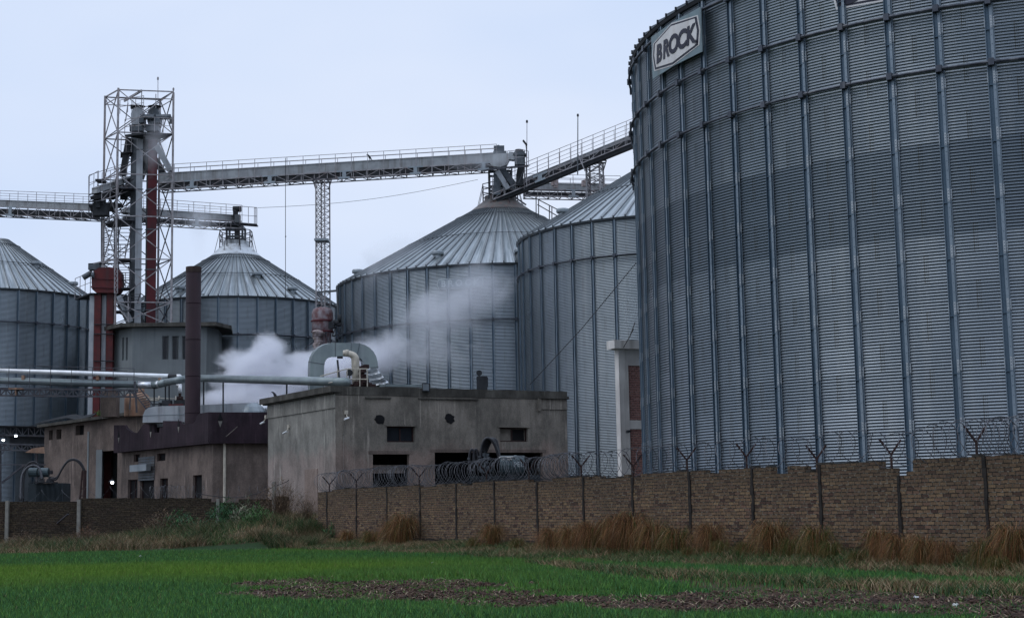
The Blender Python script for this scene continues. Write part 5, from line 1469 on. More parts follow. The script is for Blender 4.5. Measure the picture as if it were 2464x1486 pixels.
# spouts from the heads
def spout(pts, w, d, m, label):
    mb = MB()
    for a, b in zip(pts[:-1], pts[1:]): mb.bar(a, b, w, d)
    o = mb.build('grain_spout', [M[m]]); tag(o, label, 'spout', 'grain spouts'); return o
spout([A(311, 332, YT+1.1), A(295, 424, YT+1.4)], .42, .4, 'black_steel', 'black spout sloping down left of the pale grey elevator casing')
spout([A(378, 352, YT+1.2), A(411, 412, YT+1.2)], .42, .4, 'duct_grey', 'grey spout sloping down right from the dark red elevator')
spout([A(350, 335, YT+1.3), A(352, 392, YT+1.5), A(338, 430, YT+1.5)], .4, .4, 'black_steel', 'black spout between the two tall elevator casings')
spout([A(376, 385, YT+1.6), A(398, 428, YT+1.6)], .7, .4, 'black_steel', 'short black chute under the grey spout at the tower')

# ------------------------------------------------------------------ conveyors
def conveyor(p, q, label, bh, gap, th, rh, np_, wd=1.0, m='trough', lat=None, nb=None, joints=(), far_rail=True):
    """p, q: top edge of the trough, nearer side. bh trough height, th truss height, rh rail height over the trough"""
    p, q = V3(p), V3(q); r = thing('grain_conveyor', p.lerp(q, .5)-Vector((0, 0, bh+th)), label, 'conveyor', 'elevated grain conveyors')
    d = (q-p).normalized(); s = Vector((0, 0, 1)).cross(d).normalized()
    if s.y > 0: s = -s             # toward the camera
    U = Vector((0, 0, 1)); L = (q-p).length
    mb = MB(); c0, c1 = p-U*bh/2-s*.15, q-U*bh/2-s*.15
    mb.bar(c0, c1, .46, bh); mb.bar(p+U*.02-s*.15, q+U*.02-s*.15, .56, .05); mb.bar(p-U*bh-s*.15, q-U*bh-s*.15, .56, .05)
    n = max(2, int(L/2.4))
    for k in range(n+1): mb.bar(p.lerp(q, k/n)-s*.15+U*.02, p.lerp(q, k/n)-s*.15-U*(bh+.02), .50, .06, up=tuple(d))
    mb.build('trough', [M[m]], r)
    t0, t1 = p-U*(bh+gap), q-U*(bh+gap)
    nb = nb or int(L/.9)
    near, far = s*(wd*.5), -s*(wd*.5+.2)
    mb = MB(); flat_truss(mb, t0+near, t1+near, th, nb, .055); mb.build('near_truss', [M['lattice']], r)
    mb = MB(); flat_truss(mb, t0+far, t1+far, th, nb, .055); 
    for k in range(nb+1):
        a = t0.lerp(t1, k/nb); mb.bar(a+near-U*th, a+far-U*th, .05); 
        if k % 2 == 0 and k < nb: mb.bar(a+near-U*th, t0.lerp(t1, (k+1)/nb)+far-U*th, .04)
    mb.build('far_truss', [M['lattice_dark']], r)  # same truss as the near one, coloured darker for shade
    mb = MB(); mb.bar(t0-U*(th*.45)-s*.2, t1-U*(th*.45)-s*.2, wd*.7, th*.5); mb.build('return_trough', [M['black_steel']], r)
    for side, nm in ((near, 'near_handrail'), (far, 'far_handrail')):
        if side is far and not far_rail: continue
        mb = MB()
        for k in range(np_+1):
            a = p.lerp(q, k/np_)+side; mb.tube([a-U*(bh+th), a+U*rh], .022, 5)
        mb.tube([p+side+U*rh, q+side+U*rh], .022, 5); mb.tube([p+side+U*rh*.42, q+side+U*rh*.42], .018, 5)
        mb.build(nm, [M['lattice']], r)
    for f in joints:
        a = p.lerp(q, f)+near*1.04-U*(bh+gap); mb = MB(); mb.bar(a, a-U*th, .28, .04, up=tuple(s)); mb.bar(a-d*.55, a+d*.55, .05, .09); mb.bar(a-U*th-d*.4, a-U*th+d*.4, .2, .14); mb.build('joint_plate', [M['galv']], r)
    return r
c1 = conveyor(A(385, 419, 108), A(1196, 369, 107.5), 'long elevated conveyor from the lattice tower to the top of the middle silo', .68, .06, .48, .55, 21, joints=(.10, .33, .55, .76, .96))
c2 = conveyor(A(-120, 477.5, 116), A(232, 492, 112), 'elevated conveyor entering from the left border toward the lattice tower', .42, .12, .62, .68, 8, joints=(.45,))
c3 = conveyor(A(300, 500, 113), A(577, 519.5, 117.5), 'elevated conveyor ending with a motor above the silo behind the chimney', .42, .10, .55, .75, 7, joints=(.6,))
c4 = conveyor(A(1186, 462, 107.8), A(1560, 309, 107.8), 'inclined conveyor climbing from the middle silo top behind the huge silo', .22, .02, .42, 1.05, 14, wd=1.1, joints=(.3,))
mb = MB(); a, b = A(1195, 463, 107.8), A(1560, 316, 107.8); mb.bar(a-Vector((0, 0, .62)), b-Vector((0, 0, .62)), .8, .26); 
mb.build('belt_underside', [M['black_steel']], c4)
c5 = conveyor(A(1262, 441, 114), A(1490, 446, 115), 'short level conveyor passing behind the inclined conveyor over the middle silo', .45, .1, .5, .62, 6, joints=(.5,))
for x in (1335, 1394+80):
    mb = MB(); random.seed(x); 
    for k in range(5): p = A(x+random.uniform(-4, 4) if x < 1400 else 1410+random.uniform(-5, 5), 446+random.uniform(-6, 6), 113.3); mb.box(p, .35, .2, .45, random.random())
    mb.build('rag_wrap', [M['cloth']], c5)
# tilted feeder walkway left of the tower
c6 = conveyor(A(232, 452, 106), A(312, 425, 109), 'short tilted conveyor with a railed landing left of the lattice tower', .35, .1, .5, 1.0, 4)
ld = thing('service_landing', A(232, 500, 107), 'railed service landing hanging at the left of the lattice tower', 'landing')
z = A(230, 490, 107).z; deck(ld, [A(214, 490, 107).xy, A(250, 490, 106.5).xy, A(256, 490, 109).xy, A(220, 490, 109.5).xy], z, .12, 'lattice_dark')
rails(ld, [A(214, 490, 107), A(236, 478, 106.6)], 2.0, 2, (.33, .66), m='lattice')
mb = MB(); mb.tube([A(213.5, 490, 107), A(213.5, 424, 107)], .03, 5); mb.build('tall_rod', [M['lattice_dark']], ld)
mb = MB(); mb.bar(A(233, 436, 106.5), A(252, 436, 106.5), .9, .14); mb.bar(A(236, 452, 106.5), A(236, 500, 106.5), .3); mb.box(A(243, 520, 107), 1.0, .8, .9); mb.box(A(240, 505, 107), .7, .7, 1.2); mb.build('discharge_box', [M['black_steel']], ld)
mb = MB(); mb.bar(A(214, 520, 107), A(214, 490, 107), .06); mb.bar(A(214, 525, 107), A(250, 528, 107), .12); mb.build('hanger', [M['lattice_dark']], ld)
# conveyor 3 head: motor and end box
mb = MB(); mb.bar(A(566, 527, 117), A(578, 527, 117), .6, .62); mb.build('end_box', [M['galv_dark']], c3)
mb = MB(); p = A(567, 503, 117); mb.tube([p-Vector((.2, 0, 0)), p+Vector((.42, 0, 0))], .24, 12); mb.box(p-Vector((0, 0, .65)), .35, .35, .5); mb.build('drive_motor', [M['black_steel']], c3)
rails(c3, [A(577, 538, 116.5), A(618, 541, 116.8), A(612, 541, 118.8)], 1.36, 2, (.5,))
mb = MB(); flat_truss(mb, A(540, 535, 116.7), A(619, 541, 117), .12, 10, .05); a, b = A(560, 537, 117.2), A(619, 542, 117.2); mb.bar(a, b, .9, .08); mb.build('end_walkway', [M['lattice_dark']], c3)
# support frame and railing on the caps of the two silos
def cap_frame(cx, cy, zc, ztop, label, R_=.95, hw=.75, nleg=8):
    r = thing('roof_top_frame', (cx, cy, zc), label, 'platform', 'support frames on the silo tops')
    for sx in (-1, 1):
        for sy in (-1, 1):
            mb = MB(); mb.bar((cx+sx*hw, cy+sy*hw, zc-.3), (cx+sx*hw, cy+sy*hw, ztop), .15); mb.build('leg', [M['galv_dark']], r)
    for f in (.45, 1.0):
        mb = MB(); z = zc+(ztop-zc)*f
        for a, b in (((-1,-1),(1,-1)), ((1,-1),(1,1)), ((1,1),(-1,1)), ((-1,1),(-1,-1))): mb.bar((cx+a[0]*hw, cy+a[1]*hw, z), (cx+b[0]*hw, cy+b[1]*hw, z), .12, .16)
        mb.build('cross_beam', [M['galv_dark']], r)
    mb = MB(); rr_ = R_*1.35; pts = [(cx+rr_*math.cos(2*math.pi*k/8+.39), cy+rr_*math.sin(2*math.pi*k/8+.39)) for k in range(8)]
    for k in range(8):
        a, b = pts[k], pts[(k+1) % 8]
        mb.bar((*a, zc-.3), (*a, zc+1.15), .07)
        for z in (.35, .75, 1.15): mb.bar((*a, zc+z), (*b, zc+z), .05)
        mb.bar((a[0]*1.0+(a[0]-cx)*.35, a[1]+(a[1]-cy)*.35, zc-.75), (*a, zc+1.1), .035)
    mb.build('guard_rail', [M['lattice_dark']], r)
    mb = MB(); mb.bar((cx+.1, cy, zc), (cx+.1, cy, ztop+.3), .38); mb.build('down_spout', [M['black_steel']], r)
    return r
zc4 = A(567, 585, C4[1]-1.05).z
cap_frame(*C4, zc4, A(567, 549, C4[1]).z, 'steel frame with guard rail on top of the silo behind the chimney', .95, .62)
f3 = cap_frame(*C3, zc3, A(1195, 418, C3[1]).z, 'steel frame with guard rail on top of the middle silo under the conveyor head', 1.0, .78)
# head machinery over the middle silo
YH = 107.3
hm = thing('conveyor_head', A(1204, 420, YH), 'grey conveyor head box with a motor on top, over the middle silo', 'conveyor head')
mb = MB(); pts = [A(x, y, YH-.4) for x, y in ((1180, 371), (1224, 368), (1226, 380), (1218, 396), (1204, 402), (1188, 400), (1180, 396))]; mb.poly(pts, (0, 1.1, 0)); mb.build('head_box', [M['trough']], hm)
mb = MB(); p = A(1200, 358, YH); mb.tube([p-Vector((.25, 0, .05)), p+Vector((.1, 0, .05))], .26, 12); mb.tube([A(1192, 362, YH), A(1197, 360, YH)], .12, 8); mb.box(A(1201, 367, YH), .75, .5, .45); mb.box(A(1203, 372, YH), .95, .6, .2); mb.build('drive_motor', [M['galv_dark']], hm)
mb = MB(); mb.bar(A(1224, 376, YH), A(1262, 380, YH), .6, .55); mb.build('cross_trough', [M['trough']], hm)
h2 = thing('conveyor_head', A(1254, 400, YH), 'second smaller conveyor head with an upright motor, at the platform end', 'conveyor head')
mb = MB(); mb.box(A(1251, 398, YH), .75, .7, .95); mb.box(A(1251, 376, YH), .98, .8, .12); mb.build('head_box', [M['galv_dark']], h2)
mb = MB(); p = A(1248, 374, YH); mb.tube([p, p+Vector((0, 0, .42))], .25, 12); mb.box(A(1256, 372, YH), .2, .3, .35); mb.build('drive_motor', [M['black_steel']], h2)
spout([A(1206, 405, YH), A(1240, 452, YH+.2)], .42, .42, 'galv_dark', 'dark spout sloping right under the conveyor head of the middle silo')
spout([A(1196, 412, YH-.3), A(1222, 455, YH-.2)], .34, .34, 'duct_grey', 'pale spout sloping right just below the dark spout of the middle silo')
spout([A(1255, 398, YH), A(1250, 425, YH), A(1250, 448, YH)], .5, .5, 'black_steel', 'dark upright spout under the second conveyor head')
spout([A(1196, 415, YH+.2), A(1196, 470, YH+.2)], .55, .5, 'galv_dark', 'upright spout entering the middle silo cap')
pf = thing('service_platform', A(1230, 415, YH), 'railed service platform around the conveyor heads on the middle silo', 'platform')
rails(pf, [A(1222, 396, YH-.9), A(1262, 394, YH-.9), A(1272, 396, YH+1)], .98, 2, (.5,))
mb = MB(); mb.bar(A(1180, 407, YH-.9), A(1272, 399, YH-.9), .1, .14); mb.bar(A(1180, 407, YH+.9), A(1272, 399, YH+.9), .1, .14)
for k in range(9): mb.bar(A(1184+k*11, 406.5-k, YH-.9), A(1186+k*11, 406.5-k, YH+.9), .1, .03)
for x in (1232, 1262): mb.bar(A(x, 400, YH-.8), A(x, 455, YH-.8), .07); mb.bar(A(x, 404, YH-.8), A(x-14, 440, YH-.8), .05)
mb.bar(A(1157, 413, YH-.8), A(1190, 405, YH-.8), .08, .12); mb.build('deck_frame', [M['lattice_dark']], pf)
# masts
def mast(px, y0, y1, Y_, label, lamp_=False, r_=.035, m='lattice'):
    t = thing('lightning_mast', A(px, y1, Y_), label, 'mast', 'thin masts on the conveyors')
    mb = MB(); mb.tube([A(px, y1, Y_), A(px+.5, y0+3, Y_)], [r_, r_*.7], 6); mb.build('pole', [M[m]], t)
    mb = MB(); mb.lathe(A(px+.5, y0+2, Y_), [(0, -.05), (.08, 0), (.07, .16), (0, .2)], 8); mb.build('tip', [M['black_steel']], t)
    if lamp_:
        mb = MB(); p = A(px-4, 343, Y_-.1); mb.bar(p-Vector((.14, 0, -.15)), p+Vector((.12, 0, -.2)), .1, .32, up=(0, 1, 0)); mb.tube([p+Vector((.05, 0, -.2)), A(px, 365, Y_)], .03, 5); mb.build('floodlight', [M['black_steel']], t)
mast(1267.5, 293, 450, 106.6, 'thin mast with a small floodlight beside the platform of the middle silo', True)
mast(1390, 278, 420, 106.8, 'thin mast with a dark top standing on the inclined conveyor', False, .05, 'galv_dark')
mb = MB(); mb.bar(A(1391, 372, 106.8), A(1408, 412, 106.8), .07); tag(mb.build('mast_stay', [M['lattice']]), 'short slanting stay beside the mast on the inclined conveyor', 'stay')
# lattice columns
def column(x0, x1, y0, y1, Y_, nb, label, dep=1.3, w=.09, splay=False, m='lattice'):
    t = thing('lattice_column', A((x0+x1)/2, y1, Y_), label, 'column', 'lattice columns under the conveyors')
    a, b = A(x0, y0, Y_), A(x1, y0, Y_); zt_, zb2 = a.z, A((x0+x1)/2, y1, Y_).z
    W = b.x-a.x; cs = [(a.x, Y_), (a.x+W*.74, Y_-dep*.3), (b.x, Y_+dep*.5), (a.x+W*.26, Y_+dep*.9)]
    for x, y in cs: mb = MB(); mb.bar((x, y, zb2), (x, y, zt_), w); mb.build('corner_post', [M[m]], t)
    for k in range(4):
        p, q = cs[k], cs[(k+1) % 4]; mb = MB()
        for j in range(nb):
            z0, z1 = zb2+(zt_-zb2)*j/nb, zb2+(zt_-zb2)*(j+1)/nb
            mb.bar((*p, z1), (*q, z1), w*.4)
            mb.bar((*p, z0), (*q, z1), w*.36)
            if j % 2 == 0 and w > .1: mb.bar((*q, z0), (*p, z1), w*.4)
        mb.build('lacing', [M[m if k in (0, 1) else 'lattice_dark']], t)  # rear lacing coloured darker to stand for its shade
    if splay:
        mb = MB()
        for s, x in ((-1, x0), (1, x1)): mb.bar(A(x, y0+22, Y_), A(x+s*7, y0-2, Y_), .08)
        mb.bar(A(x0-7, y0-2, Y_), A(x1+7, y0-3, Y_), .12, .14); mb.bar(A(x0-4, y0+5, Y_), A(x1+4, y0+4, Y_), .1, .1); mb.build('head_bracket', [M['lattice_dark']], t)
    return t
lc = column(760, 790.5, 434, 745, 107, 22, 'tall slender lattice column under the middle of the long conveyor', splay=True)
mb = MB(); mb.bar(A(758.5, 579, 106.8), A(792.5, 579, 106.8), 1.2, .14); mb.build('clamp_band', [M['galv']], lc)
mb = MB(); mb.bar(A(764, 703, 106.8), A(812, 699, 106), .1, .14); mb.bar(A(811, 688, 105.6), A(814, 800, 105.6), .12); mb.build('side_bracket', [M['galv_dark']], lc)
column(1410, 1452, 388, 500, 108.5, 7, 'short lattice column carrying the inclined conveyor over the second silo', splay=True, w=.12)
# hanging cables and the far wire
mb = MB(); mb.tube([A(687, 380, 107), A(687, 715, 107)], .022, 5); mb.lathe(A(687.4, 569, 107), [(0, -.06), (.06, 0), (0, .08)], 6); tag(mb.build('hanging_cable', [M['cable']]), 'plumb dark cable hanging from the long conveyor before the silo roof', 'cable')
mb = MB(); q = [A(620+(1150-620)*t, 500-68*t+14*math.sin(math.pi*t), 109) for t in np.linspace(0, 1, 16)]; mb.tube(q, .014, 4); tag(mb.build('slack_wire', [M['lattice_dark']]), 'thin slack wire strung between two silo tops', 'wire')
# stair rail on the right slope of the middle silo roof
sr = thing('roof_stair_rail', A(1315, 520, 105), 'steel stair railing down the right slope of the middle silo roof', 'railing')
mb = MB()
for (xa, ya, xb, yb) in ((1289, 477, 1347, 507), (1293, 492, 1342, 520)): mb.bar(A(xa, ya, 106), A(xb, yb, 106), .06)
for x, y0, y1 in ((1290, 478, 512), (1296, 481, 514), (1322, 494, 530), (1328, 497, 532)): mb.bar(A(x, y0, 106), A(x, y1+12, 106), .07)
mb.build('rails', [M['lattice_dark']], sr)
mb = MB(); mb.bar(A(1240, 475, 106), A(1266, 493, 106), .1); tag(mb.build('roof_ladder_rail', [M['lattice_dark']]), 'dark handrail lying on the right shoulder of the middle silo cap', 'railing')
# bird on the rail and one on the parapet
def bird(p, s, label, face=-1):
    t = MB(); d = Vector((face*.5, 0, .87)); c = V3(p)
    pts = [c+Vector((-face*.10, 0, -.12))*s, c+Vector((-face*.04, 0, -.02))*s, c, c+d*.10*s, c+d*.17*s, c+d*.21*s+Vector((face*.02, 0, 0))*s, c+d*.24*s+Vector((face*.06, 0, -.01))*s, c+d*.23*s+Vector((face*.1, 0, -.02))*s]
    t.tube(pts, [.012*s, .028*s, .055*s, .06*s, .04*s, .034*s, .02*s, .004*s], 8)
    t.tube([c+Vector((0, 0, -.03))*s, c+Vector((0, 0, -.12))*s], .008*s, 4)
    o = t.build('bird', [M['black_steel']], smooth=True); tag(o, label, 'bird'); return o
bird(A(891, 381, 106.7), 1.35, 'dark bird perched on the railing of the long conveyor', -1)
bird(A(664, 954, 83.5), 1.3, 'small dark bird standing on the roof edge of the grey building', -1)

# ------------------------------------------------------------------ short red elevator at the left
YE = 107.2
re_ = thing('bucket_elevator', A(250, 1000, YE), 'short red twin-leg elevator with a rounded red head, before the left silo', 'elevator')
for x0, x1, m_, Y_ in ((216, 229, 'duct_grey', YE+.1), (227, 243, 'red_paint', YE-.1), (244, 256, 'duct_grey', YE+.2), (257, 273, 'red_paint', YE-.1)):
    a, b = A(x0, 705, Y_), A(x1, 705, Y_); mb = MB(); mb.hexa([(a.x, Y_, ZG), (b.x, Y_, ZG), (b.x, Y_+.5, ZG), (a.x, Y_+.5, ZG), (a.x, Y_, a.z), (b.x, Y_, a.z), (b.x, Y_+.5, a.z), (a.x, Y_+.5, a.z)])
    mb.build('leg_casing', [M[m_]], re_)
for y in (780, 803, 868, 905):
    mb = MB(); a = A(226, y, YE-.2); b = A(275, y, YE-.2); mb.bar(a, b, .1, .06); mb.build('band', [M['black_steel']], re_)
mb = MB(); pts = [A(x, y, YE-.45) for x, y in ((231, 704), (221, 695), (220, 665), (225, 652), (236, 644), (262, 642), (280, 645), (288, 655), (289, 690), (280, 704))]
mb.poly(pts, (0, 1.2, 0)); mb.build('head', [M['red_paint']], re_)
mb = MB(); mb.bar(A(219, 690, YE-.5), A(290, 692, YE-.5), .08, .1); mb.bar(A(219, 670, YE-.5), A(290, 672, YE-.5), .04, .05); mb.build('head_flange', [M['maroon_duct']], re_)
mb = MB(); mb.box(A(228, 650, YE), .75, .7, .45); mb.bar(A(216, 637, YE), A(245, 633, YE), .7, .06); mb.build('motor_hood', [M['galv_dark']], re_)
mb = MB(); mb.tube([A(200, 668, YE), A(222, 655, YE)], .2, 10); mb.tube([A(221, 662, YE-.5), A(227, 662, YE-.5)], .22, 10); mb.build('drive_motor', [M['galv_dark']], re_)
pz2 = A(215, 706, YE).z
deck(re_, [hz(180, 718, pz2), hz(217, 704, pz2), hz(305, 708, pz2), hz(290, 718, pz2)], pz2, .1, 'black_steel')
rails(re_, [d3(hz(180, 718, pz2), pz2), d3(hz(217, 704, pz2), pz2), d3(hz(282, 707, pz2), pz2)], 1.45, 3, (.5,), .025)
mb = MB()
for x in (275.5, 283): mb.bar(A(x, 705, YE-.8), A(x+ (0), 625, YE-.8), .05)
for k in range(7): mb.bar(A(275.5, 705-k*11, YE-.8), A(283, 694-k*11, YE-.8), .035); mb.bar(A(275.5, 705-k*11, YE-.8), A(283, 705-k*11, YE-.8), .035)
mb.bar(A(280, 622, YE-.8), A(225, 634, YE-.8), .08); mb.build('jib_hoist', [M['lattice']], re_)
spout([A(283, 712, YE), A(312, 775, YE+.5)], .42, .4, 'duct_grey', 'grey spout slanting from the red elevator head to the machine house roof')
spout([A(296, 712, YE+1), A(340, 778, YE+2)], .42, .4, 'galv_dark', 'second slanting spout from the red elevator, further right')
mb = MB(); mb.bar(A(309, 706, YE), A(309, 775, YE), .1); mb.bar(A(276, 730, YE), A(310, 770, YE), .07); mb.build('platform_leg', [M['lattice']], re_)

# ------------------------------------------------------------------ chimney
YC = 92.0
ch = thing('chimney', A(463, 1018, YC), 'tall dark maroon steel chimney behind the broken parapet', 'chimney')
r_c = 18.3/3700*YC; c_ = A(463, 1018, YC); zct = A(463, 643, YC).z
mb = MB(); mb.lathe((c_.x, c_.y, 0), [(r_c, ZG), (r_c, zct), (r_c-.04, zct), (r_c-.04, zct-3)], 32); mb.build('shaft', [M['chimney']], ch, smooth=True)
M['burnt'] = mat('burnt_rim', (.05,.035,.03), (.03,.02,.02), 4, .9)
mb = MB(); mb.lathe((c_.x, c_.y, 0), [(r_c+.005, zct-.35), (r_c+.012, zct-.3), (r_c+.012, zct+.01), (r_c-.05, zct+.01)], 32); mb.build('burnt_rim', [M['burnt']], ch)
for k in range(6):
    mb = MB(); z = ZG+2+k*2.2; mb.lathe((c_.x, c_.y, 0), [(r_c, z), (r_c+.012, z+.01), (r_c+.012, z+.04), (r_c, z+.05)], 32); mb.build('weld_seam', [M['chimney']], ch)
mb = MB(); mb.bar(A(481, 708, YC), A(492, 708, YC), .05); mb.build('bracket', [M['black_steel']], ch)

# ------------------------------------------------------------------ pipe bridge at the left
YQ = 96.0
mb = MB(); wpz = [A(-80, 888, YQ), A(190, 897.5, YQ), A(405, 905, YQ), A(412, 906, YQ)]
t = thing('lagged_pipe', A(150, 900, YQ), 'shiny white lagged pipe crossing above the walkway at the left', 'pipe')
mb.tube(wpz, [.155, .155, .155, .08], 14); mb.build('pipe', [M['pipe_white']], t, smooth=True)
mb = MB(); mb.tube([A(405, 906, YQ), A(425, 906, YQ)], .18, 10); mb.build('joint_wrap', [M['cable']], t)
mb = MB(); mb.tube([A(424, 905, YQ), A(432, 905, YQ), A(437, 909, YQ)], .14, 10); mb.build('elbow', [M['pipe_white']], t, smooth=True)
for x in (56, 143+92, 385):
    mb = MB(); mb.box(A(x, 914, YQ), .18, .2, .3); mb.build('saddle', [M['tan_paint']], t)
t = thing('lagged_pipe', A(150, 925, YQ), 'dull grey pipe on the walkway bridge with a shiny aluminium elbow', 'pipe')
mb = MB(); mb.tube([A(-80, 913, YQ), A(170, 920, YQ+.2), A(335, 925, YQ)], .225, 14); mb.build('pipe', [M['duct']], t, smooth=True)
mb = MB(); mb.tube([A(333, 925, YQ), A(368, 926.5, YQ)], .235, 14); mb.build('aluminium_cladding', [M['pipe_silver']], t, smooth=True)
mb = MB(); mb.tube([A(366, 926, YQ), A(378, 925, YQ-.1), A(390, 922, YQ-.3), A(402, 919, YQ-.5)], .235, 14); mb.build('elbow', [M['duct']], t, smooth=True)
mb = MB(); mb.tube([A(371, 926, YQ), A(375, 925.5, YQ-.05)], .245, 14); mb.build('dark_band', [M['cable']], t)
for a, b in ((380, 384), (389, 393)):
    mb = MB(); mb.tube([A(a, 925-(a-378)*.3, YQ-.15), A(b, 925-(b-378)*.3, YQ-.2)], .247, 14); mb.build('aluminium_band', [M['pipe_silver']], t)
mb = MB(); mb.tube([A(400, 919.5, YQ-.5), A(446, 911, YQ-1.5)], .225, 14); mb.build('rising_pipe', [M['duct']], t, smooth=True)
mb = MB(); mb.tube([A(433, 926, YQ), A(433, 946, YQ)], .13, 10); mb.tube([A(425, 927, YQ), A(437, 927, YQ)], .1, 8); mb.build('drop_pipe', [M['pipe_white']], t, smooth=True)
mb = MB(); mb.tube([A(433, 946, YQ), A(433, 975, YQ)], .09, 8); mb.tube([A(426, 958, YQ), A(440, 958, YQ)], .14, 8); mb.box(A(434, 972, YQ), .45, .4, .3); mb.build('valve', [M['rust_dark']], t)
for x, y0 in ((407, 920), (398, 928), (371, 930)):
    mb = MB(); mb.tube([A(x, y0, YQ), A(x, 1000, YQ)], .045, 6); mb.build('support_post', [M['black_steel']], t)
wk = thing('walkway_bridge', A(150, 945, YQ), 'rusty trussed walkway bridge with thin handrails under the pipes at the left', 'walkway')
mb = MB(); flat_truss(mb, A(-80, 934, YQ-.6), A(326, 938, YQ-.6), .42, 30, .09); mb.build('truss', [M['lattice_dark']], wk)
mb = MB(); flat_truss(mb, A(-80, 934, YQ+.7), A(326, 938, YQ+.7), .42, 30, .08); mb.bar(A(-80, 934, YQ), A(326, 938, YQ), 1.3, .05); mb.build('deck', [M['lattice_dark']], wk)
rails(wk, [A(-80, 931, YQ-.6), A(322, 941, YQ-.6)], 1.42, 8, (.86, .3), .02, 'lattice_dark')
rails(wk, [A(-80, 928, YQ+.8), A(306, 935, YQ+.8)], 1.12, 8, (.5,), .018, 'lattice_dark')
ladder(wk, A(317, 938, YQ-.6), A(352, 984, YQ-.6), Vector((.5, 0, .12)), 9, w=.07)
mb = MB(); mb.bar(A(325, 917, YQ-.6), A(329, 992, YQ-.6), .1); mb.bar(A(314, 945, YQ-.6), A(312, 985, YQ-.6), .07); mb.build('support_post', [M['lattice_dark']], wk)
mb = MB(); mb.bar(A(22, 935, YQ-.8), A(55, 935, YQ-.8), .3, .07); mb.bar(A(38, 932, YQ-.8), A(38, 950, YQ-.8), .14, .08); mb.build('joint_plate', [M['tan_paint']], wk)
mb = MB(); p = A(257, 1003, 98.5); w_ = A(283, 1003, 98.5).x-A(246, 1003, 98.5).x; mb.box(p+Vector((.2, 0, 0)), w_, .9, A(262, 942, 98.5).z-p.z); o = mb.build('concrete_pier', [M['plaster_pink']]); tag(o, 'square plastered pier carrying the walkway bridge', 'pier')
# tan tank, flue, aluminium duct on the roof
tk = thing('tan_tank', A(335, 990, 99), 'rusty tan round-topped tank under the pipe bridge', 'tank')
mb = MB(); c_ = A(336, 990, 99); mb.lathe((c_.x, c_.y, c_.z), [(.66, -.3), (.66, .75), (.56, 1.05), (.3, 1.2), (0, 1.25)], 20); mb.build('tank', [M['tan_paint']], tk, smooth=True)
mb = MB(); c2 = A(312, 990, 99.5); mb.lathe((c2.x, c2.y, c2.z), [(.36, -.3), (.36, .8), (.25, 1.1), (0, 1.2)], 16); mb.build('small_tank', [M['tan_paint']], tk, smooth=True)
mb = MB(); mb.tube([A(340, 956, 99), A(340, 928, 99)], .2, 10); mb.build('flue', [M['tan_paint']], tk, smooth=True)
mb = MB(); mb.tube([A(352, 962, 98), A(368, 962, 98), A(382, 962, 98), A(383, 952, 98)], .06, 8); mb.tube([A(345, 956, 98), A(420, 959, 98)], .035, 6); mb.tube([A(423, 952, 98), A(423, 978, 98)], .03, 6); mb.build('feed_pipes', [M['cream']], tk, smooth=True)
md = thing('roof_machinery', A(405, 978, 95), 'small dark pumps and a red tray behind the pale roof duct', 'pump set')
mb = MB()
for x in (402, 431, 452): mb.box(A(x, 975, 95), .55, .5, .32)
mb.tube([A(384, 978, 95), A(386, 968, 95)], .12, 8); mb.bar(A(366, 972, 95), A(398, 972, 95), .07); mb.build('pumps', [M['black_steel']], md)
mb = MB(); mb.box(A(425, 977, 94.8), .9, .4, .14); mb.build('red_tray', [M['red_paint']], md)
YW = 93.4
wdk = thing('roof_duct', A(480, 1015, YW), 'long pale blue-grey sheet duct lying on the roof behind the maroon parapet', 'duct')
mb = MB(); pts = [A(x, y, YW) for x, y in ((343, 1016), (344, 998), (349, 986), (358, 980), (375, 977), (489, 973.5), (600, 968.5), (632, 967), (632, 1010), (489, 1014))]
mb.poly(pts, (0, 1.4, .0)); mb.build('duct_body', [M['duct_grey']], wdk)
mb = MB()
for x, y in ((430, 975.5), (489, 973.5), (545, 971)): mb.bar(A(x, y, YW-.02), A(x, 1008, YW-.02), .04)
mb.bar(A(343, 999, YW-.02), A(632, 990, YW-.02), .03); mb.build('sheet_seams', [M['galv']], wdk)
wt = thing('segmented_elbow', A(610, 990, 91.5), 'rounded segmented sheet metal elbow at the right end of the roof duct', 'duct elbow')
mb = MB(); c_ = A(611, 1002, 91.8); segs = 7
cpts = []
for k in range(8):
    a = math.pi*(k/7)*.62; cpts.append(A(586+28*(1-math.cos(a)), 996-26*math.sin(a)+3, 91.8))
mb.lathe(A(609, 1000, 91.8), [(.82, -.4), (.80, .0), (.74, .26), (.62, .5), (.42, .7), (.2, .79), (0, .8)], 14); mb.build('dome_segments', [M['galv']], wt, smooth=False)
mb = MB(); mb.tube([A(622, 984, 92.2), A(648, 984, 92.4)], .42, 14); mb.build('short_pipe', [M['pipe_silver']], wt, smooth=True)
cy_ = thing('cone_cap_vent', A(522, 995, 97), 'small vent pipe under a conical cap, half in the steam', 'vent')
mb = MB(); mb.tube([A(522, 1000, 97), A(522, 962, 97)], .18, 8); 
for x in (515, 529): mb.tube([A(x, 1000, 97), A(x, 948, 97)], .03, 5)
mb.build('stack', [M['tan_paint']], cy_)
mb = MB(); mb.lathe(A(522, 948, 97), [(.34, 0), (0, .2)], 12); mb.build('cap', [M['galv']], cy_)
